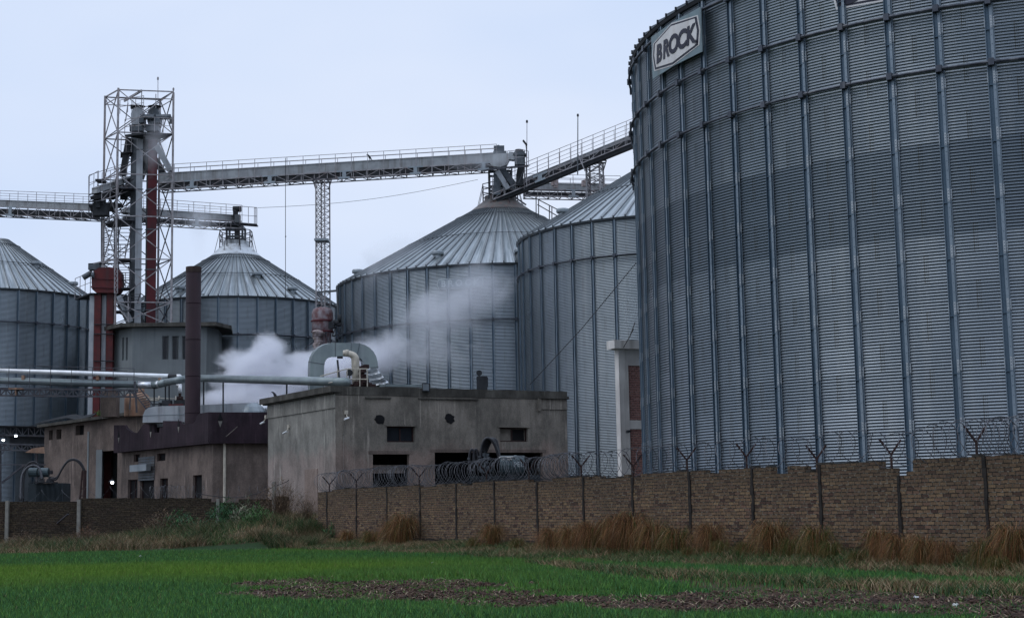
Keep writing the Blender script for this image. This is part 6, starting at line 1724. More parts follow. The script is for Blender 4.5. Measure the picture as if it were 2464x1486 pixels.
# red and white hopper under the tall lattice column
YV2 = 104.0
hp = thing('hopper_vessel', A(777, 830, YV2), 'peeling red and white vessel under the tall lattice column', 'vessel')
mb = MB(); c_ = A(776, 800, YV2); mb.lathe((c_.x, c_.y, c_.z), [(.55, -.9), (.62, 0), (.72, .05), (.73, .75), (.73, 1.35), (.62, 1.62), (.35, 1.72), (0, 1.75)], 20)
mb.build('drum', [M['white_red']], hp, smooth=True)
mb = MB(); mb.lathe((c_.x, c_.y, c_.z+.72), [(.74, 0), (.79, .02), (.79, .1), (.74, .12)], 20); mb.lathe((c_.x, c_.y, c_.z+.0), [(.66, 0), (.77, .02), (.77, .08), (.7, .1)], 20); mb.build('flange', [M['maroon_duct']], hp)
mb = MB(); mb.tube([A(776, 812, YV2), A(774, 905, YV2)], .5, 12); mb.build('lower_pipe', [M['galv_dark']], hp)
mb = MB(); mb.box(A(796, 790, YV2-.3), .5, .5, .45); mb.tube([A(798, 776, YV2-.3), A(816, 776, YV2-.3)], .2, 10); mb.tube([A(814, 766, YV2-.3), A(821, 766, YV2-.3)], .26, 12); mb.tube([A(812, 780, YV2-.3), A(822, 780, YV2-.3)], .16, 10); mb.build('side_motor', [M['black_steel']], hp)
cl = MB(); random.seed(3)
for k in range(24):
    y = 797+k*2.2; c_ = A(764+2*math.sin(k*.7), y, YV2-.8); cl.lathe(c_, [(0, -.12), (.22+.1*random.random()+(.18 if k < 5 else 0), -.04), (.2+.1*random.random(), .07), (0, .12)], 7)
o = cl.build('cloth_wrap', [M['cloth']], hp, label='dirty pinkish cloth bundle tied round the spout')
mb = MB(); flat_truss(mb, A(800, 788, YV2+.5), A(824, 780, YV2+.5), .6, 3, .06); mb.build('lattice_stay', [M['lattice_dark']], hp); mb = MB(); mb.bar(A(733, 838, YV2-.5), A(792, 795, YV2-.5), .05); mb.build('stay', [M['lattice_dark']], hp); mb = MB(); mb.bar(A(783, 800, YV2-.6), A(793, 830, YV2-.6), .06); mb.build('stay', [M['lattice_dark']], hp)

# ------------------------------------------------------------------ transformers
def hose(mb, pts, r, n=8):
    P = [V3(p) for p in pts]; out = []
    for k in range(len(P)-1):
        p0, p1, p2, p3 = P[max(k-1, 0)], P[k], P[k+1], P[min(k+2, len(P)-1)]
        for q in range(5):
            t = q/5; out.append(.5*((2*p1)+(p2-p0)*t+(2*p0-5*p1+4*p2-p3)*t*t+(3*p1-p0-3*p2+p3)*t**3))
    out.append(P[-1]); mb.tube(out, r, n)
YX = 86.0
tr = thing('transformer', A(105, 1205, YX), 'finned oil transformer with a blue-grey drum behind the low wall at the left', 'transformer')
a, b = A(62, 1163, YX), A(154, 1163, YX)
mb = MB(); mb.hexa([(a.x+.15, YX, ZG), (b.x, YX, ZG), (b.x, YX+1.3, ZG), (a.x+.15, YX+1.3, ZG), (a.x+.15, YX, a.z), (b.x, YX, a.z), (b.x, YX+1.3, a.z), (a.x+.15, YX+1.3, a.z)]); mb.build('tank', [M['transformer']], tr)
f = MB(); x0 = A(88, 1163, YX-.25).x
for k in range(22):
    x = x0+(b.x-x0)*k/21; f.box((x, YX-.14, ZG), .03, .26, a.z-ZG-.02)
f.build('cooling_fins', [M['transformer']], tr)
mb = MB(); mb.bar(A(84, 1160, YX), A(134, 1160, YX), .9, .06); mb.build('lid', [M['black_steel']], tr)
mb = MB(); mb.tube([A(71, 1136, YX+.2), A(91, 1136, YX+.2)], .26, 14); mb.tube([A(94, 1136, YX+.2), A(117, 1136, YX+.2)], .26, 14); mb.build('oil_drum', [M['transformer_drum']], tr, smooth=False)
mb = MB(); random.seed(2)
for x in (96, 100, 104, 114, 118, 121, 126):
    mb.tube([A(x, 1160, YX), A(x+1, 1160-random.uniform(8, 16), YX)], [.09, .05], 8)
mb.box(A(119, 1140, YX+.3), .3, .3, .2); mb.build('bushings', [M['cable']], tr)
for pts, r_ in ((((50, 1205), (52, 1150), (62, 1128), (78, 1119), (92, 1123), (98, 1136), (101, 1152)), .07), (((47, 1205), (54, 1140), (66, 1118), (76, 1111), (88, 1113), (94, 1126)), .05), (((56, 1205), (58, 1150), (64, 1125), (74, 1116), (84, 1114), (95, 1124)), .04)):
    mb = MB(); hose(mb, [A(x, y, YX-.3) for x, y in pts], r_); mb.build('cable_loop', [M['wire'] if r_ > .06 else M['cable']], tr, smooth=True)
for o_, pts in enumerate((((122, 1151), (138, 1146), (152, 1122), (165, 1107), (178, 1104), (192, 1110), (200, 1122), (204, 1132)), ((124, 1153), (136, 1152), (148, 1130), (162, 1111), (178, 1106), (190, 1113), (198, 1124), (202, 1134)))):
    mb = MB(); hose(mb, [A(x, y, YX-.3) for x, y in pts], .05); mb.build('cable_loop', [M['cable']], tr, smooth=True)
mb = MB(); mb.tube([A(204, 1132, YX-.3), A(203, 1210, YX-.3)], .10, 8); mb.bar(A(198, 1134, YX-.3), A(192, 1210, YX-.3), .08); mb.bar(A(197, 1132, YX-.3), A(207, 1132, YX-.3), .08)
for y in (1152, 1175, 1192): mb.bar(A(197-(y-1134)*.09, y, YX-.3), A(203, y, YX-.3), .06)
mb.build('cable_riser', [M['rust_dark']], tr)

YZ = 66.0
t2 = thing('transformer', A(1225, 1160, YZ), 'dark round-tank transformer with tall cable loops before the grey building', 'transformer')
mb = MB(); mb.tube([A(1203, 1119, YZ), A(1262, 1119, YZ)], .42, 18); mb.build('oil_drum', [M['transformer_drum']], t2, smooth=False)
mb = MB(); a = A(1130, 1145, YZ); b = A(1300, 1145, YZ); mb.hexa([(a.x, YZ, ZG), (b.x, YZ, ZG), (b.x, YZ+1.3, ZG), (a.x, YZ+1.3, ZG), (a.x, YZ, a.z), (b.x, YZ, a.z), (b.x, YZ+1.3, a.z), (a.x, YZ+1.3, a.z)]); mb.build('tank', [M['transformer']], t2)
f = MB()
for k in range(26): x = a.x+(b.x-a.x)*(k+.5)/26; f.box((x, YZ-.12, ZG), .03, .22, a.z-ZG-.05)
f.build('cooling_fins', [M['transformer']], t2)
mb = MB(); q = A(1240, 1101, YZ); mb.tube([A(1240, 1104, YZ), A(1240, 1097, YZ)], .05, 8); mb.tube([A(1237, 1097, YZ), A(1243, 1097, YZ)], .04, 8); mb.build('filler_cap', [M['galv']], t2)
mb = MB(); mb.box(A(1218, 1103, YZ), .62, .5, .09); mb.box(A(1210, 1106, YZ-.3), .12, .1, .06); mb.box(A(1226, 1106, YZ-.35), .2, .1, .07); mb.build('bright_cover', [M['white_paint']], t2)
flat_text('PEL', .30, A(1248, 1118, YZ)+Vector((0, -.43, 0)), (1, 0, 0), (0, 0, 1), M['faded_white'], t2, name='lettering')
loops = []
for k in range(7):
    dx = k*2.6; mb = MB()
    hose(mb, [A(x, y, YZ-.2+.08*k) for x, y in ((1158+dx*.6, 1130), (1157+dx*.5, 1100), (1160+dx, 1070), (1170+dx*.9, 1054+k*.5), (1184+dx*.6, 1060), (1196+dx*.2, 1085), (1203, 1120))], .055 if k < 5 else .075)
    mb.build('cable_loop', [M['cable']], t2, smooth=True)
for k, (x, w_) in enumerate(((1130, 12), (1140, 10), (1154, 13))):
    mb = MB(); hose(mb, [A(x+u*w_, y, YZ) for u, y in ((0, 1130), (0, 1095), (.35, 1081), (.8, 1085), (1, 1105), (1, 1130))], .055); mb.build('cable_loop', [M['cable']], t2, smooth=True)
random.seed(7); mb = MB()
for k in range(40):
    p = A(random.gauss(1165, 14), random.uniform(1095, 1140), YZ-.25); mb.box(p, random.uniform(.04, .14), .1, random.uniform(.05, .16), random.random()*3)
mb.build('bushings', [M['galv_dark']], t2)

# ------------------------------------------------------------------ crop, weeds, tufts
def blade_mesh(name, pos, h, w, lean, col, material, segs=2, az=None, droop=None):
    """many blades in one mesh: pos (n,3), h, w, lean (n,) metres at the tip, col (n,3)"""
    n = len(pos); r = np.random.default_rng(len(pos))
    az = r.random(n)*2*math.pi if az is None else az
    fa = r.random(n)*math.pi
    fa = fa*.6-.3*math.pi          # broad side roughly any way
    sx, sy = np.cos(fa), np.sin(fa)
    lx, ly = np.cos(az), np.sin(az)
    K = segs+1; V = np.zeros((n, 2*segs+1, 3))
    dr = np.zeros(n) if droop is None else droop
    for k in range(K):
        t = k/segs
        cx_ = pos[:, 0]+lx*lean*t**1.8; cy_ = pos[:, 1]+ly*lean*t**1.8
        cz_ = pos[:, 2]+h*(t-dr*t**3)
        wk_ = w*(1-t**1.5)/2
        if k < segs:
            V[:, 2*k] = np.stack([cx_-sx*wk_, cy_-sy*wk_, cz_], -1); V[:, 2*k+1] = np.stack([cx_+sx*wk_, cy_+sy*wk_, cz_], -1)
        else: V[:, 2*k] = np.stack([cx_, cy_, cz_], -1)
    nv = 2*segs+1; base = np.arange(n)*nv
    me = bpy.data.meshes.new(name)
    me.vertices.add(n*nv); me.vertices.foreach_set('co', V.ravel())
    quads = [np.stack([base+2*k, base+2*k+1, base+2*k+3, base+2*k+2], -1) for k in range(segs-1)]
    tri = np.stack([base+2*segs-2, base+2*segs-1, base+2*segs], -1)
    Q = np.concatenate(quads).ravel() if quads else np.zeros(0, int)
    idx = np.concatenate([Q, tri.ravel()]).astype(np.int32)
    nq = len(Q)//4; ls = np.concatenate([np.arange(nq)*4, nq*4+np.arange(n)*3]).astype(np.int32)
    lt_ = np.concatenate([np.full(nq, 4), np.full(n, 3)]).astype(np.int32)
    me.loops.add(len(idx)); me.loops.foreach_set('vertex_index', idx)
    me.polygons.add(len(ls)); me.polygons.foreach_set('loop_start', ls); me.polygons.foreach_set('loop_total', lt_)
    me.update(calc_edges=True)
    ca = me.color_attributes.new('Col', 'FLOAT_COLOR', 'POINT')
    c = np.ones((n, nv, 4)); c[:, :, :3] = col[:, None, :]
    ca.data.foreach_set('color', c.ravel())
    me.materials.append(material)
    o = bpy.data.objects.new(name, me); C.objects.link(o); return o
def pal(r, n, cols, wts=None):
    cols = np.array(cols); i = r.choice(len(cols), n, p=wts); c = cols[i]*(.75+.5*r.random((n, 1))); return c
r = np.random.default_rng(11)
# sample the field, denser near the camera
def sample(n, y0, y1, power=1.6):
    y = y0+(y1-y0)*r.random(n)**power
    x = (r.random(n)*2-1)*(y*.36+1); return x, y
x, y = sample(660000, 19.5, 66, 1.35)
so_, ve_, in_ = zones(x, y)
den = pnoise(x, y, .35, 31); den2 = pnoise(x, y, 1.5, 32)
keep = (~in_) & (r.random(len(x)) < np.where(so_ > 0, np.where(pnoise(x, y, 1.1, 51) > .56, .24, .02), np.where(ve_, .16, .55+.5*den2)))
x, y, ve_, so_, den = x[keep], y[keep], ve_[keep], so_[keep], den[keep]
z = gz(x, y)
n = len(x)
near_soil = np.maximum(soil_amt(x, y-.9), soil_amt(x, y+.9))
h = (.11+.08*r.random(n))*(.7+.5*den)*np.where(ve_, .8, 1)*np.where(near_soil > 0, .55, 1)
yel = np.clip(pnoise(x, y, .12, 41)*1.6-.95+1.0*np.exp(-((y-41)/9)**2)*np.clip((2-x)/8, 0, 1)+.35*np.exp(-((y-46)/6)**2), 0, 1)[:, None]
c = pal(r, n, [(.034,.100,.022),(.048,.128,.024),(.027,.085,.030),(.070,.150,.026),(.036,.105,.036)])
c = c*(.55+1.15*r.random((n, 1))**1.5*1.3)
c = c*(1-yel)+pal(r, n, [(.095,.185,.020),(.112,.195,.026),(.072,.160,.020)])*yel
dry = (r.random(n) < np.where(ve_, .35, .02))[:, None]
c = np.where(dry, pal(r, n, [(.12,.085,.04),(.08,.055,.03),(.17,.13,.075)]), c)
o = blade_mesh('young_crop', np.stack([x, y, z-.01], -1), h, .011+.010*r.random(n), h*(.1+.5*r.random(n)), c, M['blades'], 2)
tag(o, 'young green cereal crop growing over the field', 'crop', kind='stuff')
# straw, clods and chaff on the bare strip
x, y = sample(110000, 19.5, 60, 1.2); so_ = soil_amt(x, y) > 0; x, y = x[so_], y[so_]; n = len(x); z = gz(x, y)
k = r.random(n) < .30; x, y, z = x[k], y[k], z[k]; n = len(x)
c = pal(r, n, [(.16,.12,.08),(.09,.06,.04),(.24,.19,.13),(.06,.04,.03),(.11,.075,.05)])
o = blade_mesh('field_straw', np.stack([x, y, z+.02], -1), .015+.05*r.random(n), .018+.018*r.random(n), .06+.16*r.random(n), c, M['dry_blades'], 2)
tag(o, 'dry straw and chaff strewn over the bare earth strip', 'straw', kind='stuff')
def clods(name, x, y, s, col, label, seed):
    rr = np.random.default_rng(seed); n = len(x); z = gz(x, y)
    ic = np.array([(0,0,1),(.9,0,.3),(.28,.85,.3),(-.72,.53,.3),(-.72,-.53,.3),(.28,-.85,.3),(0,0,-.6)])
    F = [(0,1,2),(0,2,3),(0,3,4),(0,4,5),(0,5,1),(6,2,1),(6,3,2),(6,4,3),(6,5,4),(6,1,5)]
    V = ic[None]*(s[:, None, None])*(.6+.8*rr.random((n, 7, 3))); V[:, :, 2] *= .65
    V = V+np.stack([x, y, z+s*.15], -1)[:, None]
    mesh = bpy.data.meshes.new(name); Fa = (np.array(F)[None]+np.arange(n)[:, None, None]*7).reshape(-1, 3)
    mesh.vertices.add(n*7); mesh.vertices.foreach_set('co', V.ravel()); mesh.loops.add(Fa.size); mesh.loops.foreach_set('vertex_index', Fa.ravel().astype(np.int32))
    mesh.polygons.add(len(Fa)); mesh.polygons.foreach_set('loop_start', (np.arange(len(Fa))*3).astype(np.int32)); mesh.polygons.foreach_set('loop_total', np.full(len(Fa), 3, np.int32)); mesh.update(calc_edges=True)
    ca = mesh.color_attributes.new('Col', 'FLOAT_COLOR', 'POINT'); c = np.ones((n, 7, 4)); c[:, :, :3] = col[:, None]; ca.data.foreach_set('color', c.ravel())
    mesh.materials.append(M['dry_blades']); o = bpy.data.objects.new(name, mesh); C.objects.link(o); tag(o, label, 'soil', kind='stuff'); return o
x, y = sample(90000, 19.5, 60, 1.2); k = soil_amt(x, y) > 0; x, y = x[k][:14000], y[k][:14000]; n = len(x)
clods('earth_clods', x, y, .02+.05*r.random(n)**2, pal(r, n, [(.05,.028,.02),(.035,.02,.015),(.075,.045,.032),(.028,.018,.014)]), 'dark brown clods of turned earth on the bare strip', 6)

# dry tussocks: three meshes, then copies
def tussock(seed, green=.25, n=520, H=1.0):
    rr = np.random.default_rng(seed)
    a = rr.random(n)*2*math.pi; rad = rr.random(n)**.7*.20
    pos = np.stack([np.cos(a)*rad, np.sin(a)*rad*.8, np.full(n, -.05)], -1)+rr.normal(0, .02, (n, 3))
    az = a+rr.normal(0, .5, n); az = np.where(rr.random(n) < .45, math.pi*1.12+rr.normal(0, .45, n), az)
    up = rr.random(n) < .14
    h = H*np.where(up, .7+.45*rr.random(n), 1.35+1.15*rr.random(n)); lean = H*np.where(up, .12+.25*rr.random(n), .28+.62*rr.random(n)); dr = np.where(up, .05+.2*rr.random(n), .72+.42*rr.random(n))
    c = pal(rr, n, [(.20,.082,.032),(.14,.056,.025),(.25,.130,.055),(.085,.038,.019),(.18,.090,.034),(.05,.03,.016)])
    g = (rr.random(n) < green)[:, None]; c = np.where(g, pal(rr, n, [(.05,.065,.014),(.035,.055,.012),(.08,.075,.018)]), c)
    c = np.where((rr.random(n) < .04)[:, None], np.array([(.32,.24,.15)]), c)
    return blade_mesh('grass_tussock', pos, h, .006+.006*rr.random(n), lean, c, M['dry_blades'], 5, az, dr)
tp = [tussock(1, .28, 900, 1.0), tussock(2, .5, 800, .85), tussock(3, .15, 950, 1.0), tussock(4, .7, 700, .7)]
def place_front(px, d):     # ground point seen at column px, d metres in front of the brick wall
    a = WA+WN*d; dd = ray(px, 1300); q = Vector((dd.x, 1)); nn = WN; k = a.dot(nn)/q.dot(nn); p = q*k; return p
TL = [(838,.8,0,.80,'low leaning tussock, furthest left along the brick wall'),(893,.75,1,.95,'round green-brown tussock, second from the far end of the brick wall'),
 (950,.7,2,1.15,'bushy straw-brown tussock left of the tall one in the wall\'s far half'),(975,.55,0,1.55,'tallest straw-coloured tussock in the far half of the wall'),(1140,.9,3,.7,'low greenish tussock just left of the upright one mid wall'),
 (1188,.6,0,1.05,'upright tussock standing alone at mid wall'),(1247,.9,3,.8,'flat greenish tussock right of the upright one at mid wall'),(1330,.8,2,.95,'small tussock at the left end of the long brown clump'),
 (1376,.75,0,1.1,'brown tussock second from the left in the long clump'),(1425,.75,2,1.2,'brown tussock in the middle of the long clump'),(1478,.7,0,1.3,'tall brown tussock of the long clump under a wall joint'),(1520,.5,2,1.45,'feathery upright tussock at the right of the long clump'),
 (1575,.8,0,1.25,'broad tussock right after the long clump, arching left'),(1628,.7,1,1.15,'green-topped broad tussock left of a wall joint'),(1712,.7,2,1.05,'red-brown tussock between two wall joints, near mid right'),(1738,.9,3,.8,'low spreading grass beside the red-brown tussock'),
 (1795,.9,3,.75,'small green-brown tussock left of the tall orange one'),(1862,.6,0,1.15,'tall orange tussock leaning left before the huge silo'),(1905,.8,3,.9,'dark green weedy tussock right of the tall orange one'),(1968,.75,1,1.15,'rounded tussock with a green crown and orange skirt'),
 (2000,.9,3,.9,'green tussock tucked behind the rounded one'),(2118,.9,0,1.05,'wide arching tussock before the stone footing'),(2165,1.1,2,.85,'drooping straw tussock right of the wide arching one'),(2222,1.2,0,.85,'sprawling tussock before the stepped gap of the wall'),(2275,1.3,2,.8,'sprawling straw tussock right of the stepped gap'),
 (2368,1.3,1,.9,'tussock second from the right border'),(2440,.9,0,1.2,'big orange tussock at the right border'),(2400,1.8,3,.7,'low greenish tuft in front of the right border tussocks'),(1655,1.2,3,.6,'small green tuft in front of the green-topped tussock'),(2060,1.3,3,.6,'small green tuft left of the wide arching tussock')]
used = set(); random.seed(77)
for px, d, k, s, lb in TL:
    p = place_front(px, d); loc = (p.x, p.y, gz1(p.x, p.y)-.02)
    if k not in used: o = tp[k]; used.add(k)
    else: o = tp[k].copy(); C.objects.link(o)
    s *= .92; o.location = loc; o.scale = (s*random.uniform(.85, 1.1), s, s*random.uniform(.88, 1.0)); o.rotation_euler = (0, 0, random.uniform(-.5, .5))
    tag(o, lb, 'grass tussock', 'dry grass tussocks along the brick wall')

def bush(seed, n, W, H, cols, leaf=.05, stems=True, twig=.6):
    """twiggy bush: thin stems and many small leaf faces"""
    rr = np.random.default_rng(seed); root = None
    a = rr.random(n)*2*math.pi; e = rr.random(n)**.5
    pos = np.stack([np.cos(a)*e*W*.5*(.4+.6*rr.random(n)), np.sin(a)*e*W*.35, H*rr.random(n)*(1-.55*e)], -1)
    h = leaf*(.6+rr.random(n)*1.2); 
    return pos, h, pal(rr, n, cols), rr
def bush_thing(name, px, py, Y_, W, H, cols, label, cat, seed, n=500, leaf=.09, stem_col=(.06,.04,.03), group=None, w=.03, nst=40):
    p = A(px, py, Y_); loc = Vector((p.x, Y_, gz1(p.x, Y_)-.03)); t = thing(name, loc, label, cat, group)
    W *= 1.2; H *= 1.15
    pos, h, c, rr = bush(seed, n, W, H, cols, leaf)
    lf_ = blade_mesh('foliage', pos, h*(rr.random(n)*1.6-.5), w*(.6+.8*rr.random(n)), h*1.1, c, M['leaf'], 2); lf_.parent = t
    ns = nst; a = rr.random(ns)*6.28
    sp_ = np.stack([rr.normal(0, .06*W, ns), rr.normal(0, .05, ns), np.zeros(ns)], -1)
    cs = np.array([stem_col])*(.6+.9*rr.random((ns, 1)))
    st_ = blade_mesh('stems', sp_, H*(.5+.6*rr.random(ns)), .012+.008*rr.random(ns), W*.5*(.2+.9*rr.random(ns)), cs, M['dry_blades'], 4, a, .1+.2*rr.random(ns)); st_.parent = t
    return t
brown = [(.12,.075,.045),(.08,.05,.032),(.16,.11,.065),(.09,.065,.04)]
green = [(.024,.085,.028),(.018,.062,.022),(.042,.115,.03),(.026,.09,.042)]
pale = [(.13,.13,.09),(.08,.09,.055),(.18,.17,.12),(.04,.06,.03)]
BT = [('dry_bush', 672, 1270, 76, 2.9, 2.1, brown, 'big brown dry bush below the tall concrete post, beside the grey building', 'bush', 5, 1900, .13, .022, 170),
 ('dry_bush', 738, 1270, 73.5, 1.8, 1.3, brown, 'brown twiggy bush at the far end of the brick wall', 'bush', 6, 800, .12, .02, 90),
 ('dry_bush', 390, 1300, 76.0, 2.6, 1.35, brown, 'wide brown dry bush before the middle of the low dark wall', 'bush', 7, 1300, .12, .022, 120),
 ('dry_bush', 465, 1262, 78, 1.9, 1.0, brown, 'pale brown dry bush close to the low wall left of a concrete post', 'bush', 8, 700, .12, .022, 80),
 ('dry_bush', 208, 1305, 76.5, 1.7, 1.0, [(.13,.065,.035),(.09,.045,.026),(.06,.035,.022)], 'reddish dry bush right of the second concrete post', 'bush', 9, 700, .13, .022, 100),
 ('dry_bush', 55, 1305, 77, 2.2, .8, brown, 'low brown bush between the two leftmost concrete posts', 'bush', 10, 700, .11, .022, 80),
 ('dry_bush', 160, 1308, 77, 1.5, .7, brown, 'small brown bush just left of the second concrete post', 'bush', 13, 450, .11, .022, 60),
 ('weed_bush', 430, 1285, 76.5, 2.4, 1.25, green, 'green weedy bush right of the wide brown bush', 'bush', 14, 1200, .14, .035, 60),
 ('weed_bush', 545, 1270, 76.5, 2.1, 1.5, green, 'tall dark green weeds right of the third concrete post', 'bush', 15, 1300, .15, .035, 80),
 ('weed_bush', 620, 1295, 74, 1.9, 1.0, [(.04,.10,.025),(.03,.08,.02),(.05,.12,.03)], 'fresh light green weed in front of the big brown bush', 'bush', 16, 900, .13, .035, 50),
 ('pale_leafed_plant', 582, 1282, 75.5, 1.1, 1.0, pale, 'pale drooping leafy plant between the green weeds and the big brown bush', 'plant', 17, 330, .22, .06, 30),
 ('pale_leafed_plant', 614, 1282, 75.3, .8, .9, pale, 'smaller pale leafy plant just left of the big brown bush', 'plant', 18, 220, .2, .055, 24),
 ('pale_leafed_plant', 594, 1240, 77, .35, 1.7, pale, 'thin tall pale-leafed stem above the pale plants', 'plant', 19, 70, .18, .05, 10),
 ('climbing_weed', 800, 1270, 70.3, .9, .9, green, 'green weed climbing the far end of the brick wall', 'weed', 20, 300, .12, .04, 24),
 ('weed_bush', 1905, 1335, 43.5, 1.3, 1.1, green, 'dark green weed between the orange tussock and the rounded tussock', 'weed', 23, 700, .1, .03, 40),
 ('weed_bush', 2045, 1345, 40.3, 1.1, .8, [(.03,.085,.03),(.025,.07,.03)], 'leafy green weed right of the rounded tussock', 'weed', 24, 520, .1, .03, 40),
 ('weed_bush', 1560, 1362, 48.6, 1.4, .45, [(.03,.10,.02),(.05,.14,.02)], 'low bright green weed before the broad tussock', 'weed', 25, 420, .1, .035, 30),
 ('weed_bush', 1325, 1350, 54, 1.0, .5, green, 'low green weed before the left of the long clump', 'weed', 26, 320, .1, .03, 30)]
for nm, px, py, Y_, W, H, cols, lb, cat, seed, n_, lf_s, w_, ns_ in BT:
    bush_thing(nm, px, py, Y_, W, H, cols, lb, cat, seed, n_, lf_s, (.07,.048,.032) if 'dry' in nm or 'pale' in nm else (.02,.045,.018), 'bushes and weeds by the walls', w_, ns_)
# weedy green plant on the rear roof
t = bush_thing('roof_weed', 245, 995, 104, 1.0, .45, [(.05,.13,.02),(.04,.10,.02)], 'little green weed growing on the edge of the rear roof', 'weed', 40, 260, .1, (.03,.06,.02), None, .035, 20)
t.location.z = A(245, 1000, 104).z
# rough ground cover on the verges
x = []; y = []
N0 = 230000
xx = (r.random(N0)*2-1); 
ux = r.random(N0)*WLEN; dw_ = -.05+r.random(N0)**1.3*7.5
X1 = WA.x+wdir.x*ux+WN.x*dw_; Y1 = WA.y+wdir.y*ux+WN.y*dw_
X2 = L0.x+(r.random(160000))*(18.5+abs(L0.x)-9); Y2 = 62+r.random(160000)*17
x = np.concatenate([X1, X2]); y = np.concatenate([Y1, Y2]); k = (y > 19) & (np.abs(x) < y*.37)
d2 = (x-WA.x)*WN.x+(y-WA.y)*WN.y
k &= ~((d2 < .05) & ((x-WA.x)*wdir.x+(y-WA.y)*wdir.y < WLEN)); k &= zones(x, y)[1] & (soil_amt(x, y) == 0); x, y = x[k], y[k]; n = len(x)
pn = pnoise(x, y, .8, 61); z = gz(x, y)
h = .06+.22*r.random(n)*(.3+1.2*pn)
rank = (y > 64)*(x < -8.5)*np.clip((pnoise(x, y, .55, 71)-.42)*6, 0, 1)*np.clip((y-63)/5, 0, 1)
h = h*(1+1.5*rank)
c = pal(r, n, [(.028,.075,.022),(.05,.10,.024),(.075,.085,.028),(.02,.052,.02)])
dry = (r.random(n) < .22+.5*(pnoise(x, y, .5, 62) > .52))[:, None]
c = np.where(dry, pal(r, n, [(.16,.105,.05),(.21,.15,.08),(.11,.07,.038),(.27,.20,.12)]), c)
c = c*(1-.3*np.clip(rank, 0, 1))[:, None]
o = blade_mesh('verge_weeds', np.stack([x, y, z-.01], -1), h, .012+.012*r.random(n), h*(.3+1.0*r.random(n)), c, M['leaf'], 2)
tag(o, 'mixed green and dry weeds covering the verge at the foot of the walls', 'weeds', kind='stuff')
# litter
LT = [(338,1341,'white plastic scrap at the field edge, leftmost',.34),(486,1264,'pale torn plastic bag right of the third concrete post',.5),(484,1285,'crumpled pale bag below the torn one',.4),(577,1333,'white scrap under the pale leafy plant',.3),(700,1336,'white scrap before the big brown bush',.2),
 (742,1300,'white crumpled bag by the far end of the brick wall',.35),(762,1287,'second white scrap by the far end of the brick wall',.3),(736,1346,'tiny white scrap near the far end of the wall',.16),(1040,1357,'pale scrap before the middle of the brick wall',.3),(1308,1366,'small white scrap left of the long brown clump',.14),(623,1427,'single white scrap at the left tip of the bare strip',.14),(2205,1440,'pale scrap on the bare strip near the right border',.22),(2300,1459,'pale twist of plastic on the bare strip at the right',.24)]
for px, py, lb, s in LT:
    s *= .55
    gx, gy = gpt(px, py) if py > 1335 else (A(px, py, 75).x, 75.0)
    if 1280 < py <= 1335: gy = 74.0; gx = A(px, py, gy).x
    random.seed(px); mb = MB(); z0 = gz1(gx, gy)
    nn = 7; ring = [[Vector((gx+math.cos(6.28*j/nn)*s*f*random.uniform(.6, 1.2), gy+math.sin(6.28*j/nn)*s*f*.6, z0+hh*s*random.uniform(.7, 1.3))) for j in range(nn)] for f, hh in ((.6, 0), (.5, .28), (.2, .42))]
    for a, b in zip(ring[:-1], ring[1:]):
        for j in range(nn): mb.quad(a[j], a[(j+1) % nn], b[(j+1) % nn], b[j])
    i = len(mb.v); mb.v += [tuple(v) for v in ring[-1]]; mb.f.append(tuple(range(i, i+nn))); mb.m.append(0)
    tag(mb.build('plastic_scrap', [M['litter']]), lb, 'litter', 'plastic litter on the ground')

# ------------------------------------------------------------------ steam
def steam_mat(name, dens, thr, scale, seed, soft=1.6):
    m = bpy.data.materials.new(name); m.use_nodes = True; nt = m.node_tree
    nt.nodes.remove(nt.nodes['Principled BSDF'])
    out = nt.nodes['Material Output']; v = N(nt, 'ShaderNodeVolumePrincipled'); v.inputs['Color'].default_value = (.97,.975,1,1); v.inputs['Anisotropy'].default_value = .55
    tc = N(nt, 'ShaderNodeTexCoord'); ln = N(nt, 'ShaderNodeVectorMath', operation='LENGTH'); nt.links.new(tc.outputs['Object'], ln.inputs[0])
    fall = math_(nt, 'SUBTRACT', 1, ln.outputs['Value'])
    geo = N(nt, 'ShaderNodeNewGeometry'); mp = N(nt, 'ShaderNodeMapping'); mp.inputs['Location'].default_value = (seed, seed*.7, -seed*.3); mp.inputs['Scale'].default_value = (.8, .8, 1.0)
    mp.inputs['Rotation'].default_value = (0, .5, 0)
    nt.links.new(geo.outputs['Position'], mp.inputs[0])
    nz = N(nt, 'ShaderNodeTexNoise'); nz.inputs['Scale'].default_value = scale; nz.inputs['Detail'].default_value = 5; nz.inputs['Roughness'].default_value = .6; nz.inputs['Distortion'].default_value = .4
    nt.links.new(mp.outputs[0], nz.inputs['Vector'])
    a = math_(nt, 'ADD', math_(nt, 'MULTIPLY', fall, soft), math_(nt, 'MULTIPLY', math_(nt, 'SUBTRACT', nz.outputs[0], .5), 3.0))
    d = math_(nt, 'SUBTRACT', a, thr, clamp=False); d = math_(nt, 'MAXIMUM', d, 0); d = math_(nt, 'MINIMUM', d, 1.0)
    edge = math_(nt, 'MINIMUM', math_(nt, 'MULTIPLY', math_(nt, 'MAXIMUM', fall, 0), 4), 1)
    d = math_(nt, 'MULTIPLY', math_(nt, 'MULTIPLY', d, edge), dens)
    nt.links.new(d, v.inputs['Density']); nt.links.new(v.outputs[0], out.inputs['Volume'])
    try: m.cycles.volume_sampling = 'DISTANCE'
    except Exception: pass
    return m
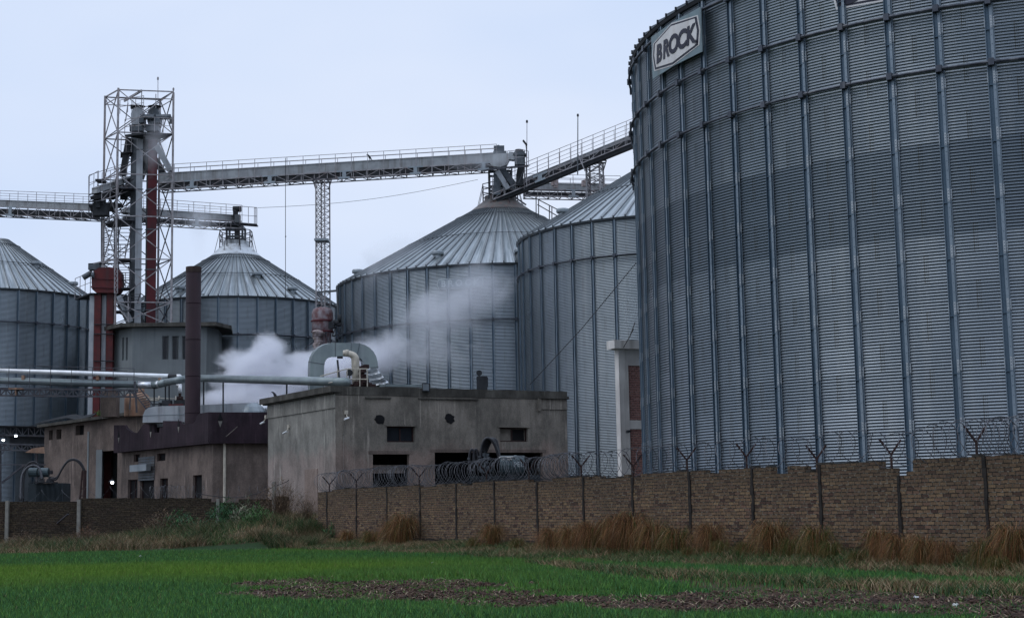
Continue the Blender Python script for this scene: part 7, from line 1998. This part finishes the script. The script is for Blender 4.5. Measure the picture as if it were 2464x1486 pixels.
def puff(px, py, Y_, rx, rz, ry, dens, thr, scale, label, seed, tilt=0, soft=1.6, group='steam puffs'):
    me = bpy.data.meshes.new('steam_cloud'); import bmesh
    bm = bmesh.new(); bmesh.ops.create_uvsphere(bm, u_segments=24, v_segments=14, radius=1); bm.to_mesh(me); bm.free()
    me.materials.append(steam_mat('steam_%d' % seed, dens, thr, scale, seed, soft))
    o = bpy.data.objects.new('steam_cloud', me); C.objects.link(o)
    p = A(px, py, Y_); k = Y_/FOC
    o.location = p; o.scale = (rx*k, ry, rz*k); o.rotation_euler = (0, -math.radians(tilt), 0)
    tag(o, label, 'steam', kind='stuff'); return o
puff(590, 900, 97.5, 112, 82, 2.6, 3.4, .42, .75, 'dense white steam rising behind the pipe', 1, 8)
puff(642, 838, 97.5, 82, 58, 1.8, 2.4, .52, .8, 'steam wisp climbing to the right of the dense cloud', 2, 38)
puff(740, 905, 98, 160, 85, 2.8, 3.4, .34, .7, 'bright steam bank behind the arched duct', 3, 0)
puff(835, 900, 98, 90, 62, 2.6, 5.0, -.1, .5, 'pale steam filling the gap under the arched duct', 4, 0)
puff(600, 965, 97.0, 160, 48, 2.2, 5.0, .12, .6, 'low steam bank above the roof duct', 5, 0)
puff(915, 850, 96, 160, 66, 2.2, 1.6, .42, .6, 'steam drifting right past the arched duct', 7, 8)
puff(1080, 760, 92, 230, 140, 2.4, .62, .36, .42, 'thin steam veil drifting before the silo with the faded badge', 11, 32)
puff(940, 630, 94, 150, 80, 1.8, .22, .42, .5, 'faint steam over the left eave of the middle silo', 13, 28)
puff(1150, 382, 105, 130, 40, 1.2, .22, .36, .5, 'faint steam around the conveyor heads', 17, 0)
puff(372, 350, 105, 46, 110, 1.2, .38, .36, .5, 'faint smoke wisp before the tower casings', 19, -15)
puff(480, 560, 92, 34, 92, .9, .2, .28, .5, 'thin smoke rising from the maroon chimney', 23, 5)
puff(478, 520, 105, 100, 45, 1.2, .25, .36, .6, 'faint vapour drifting over the short conveyor', 29, 5)
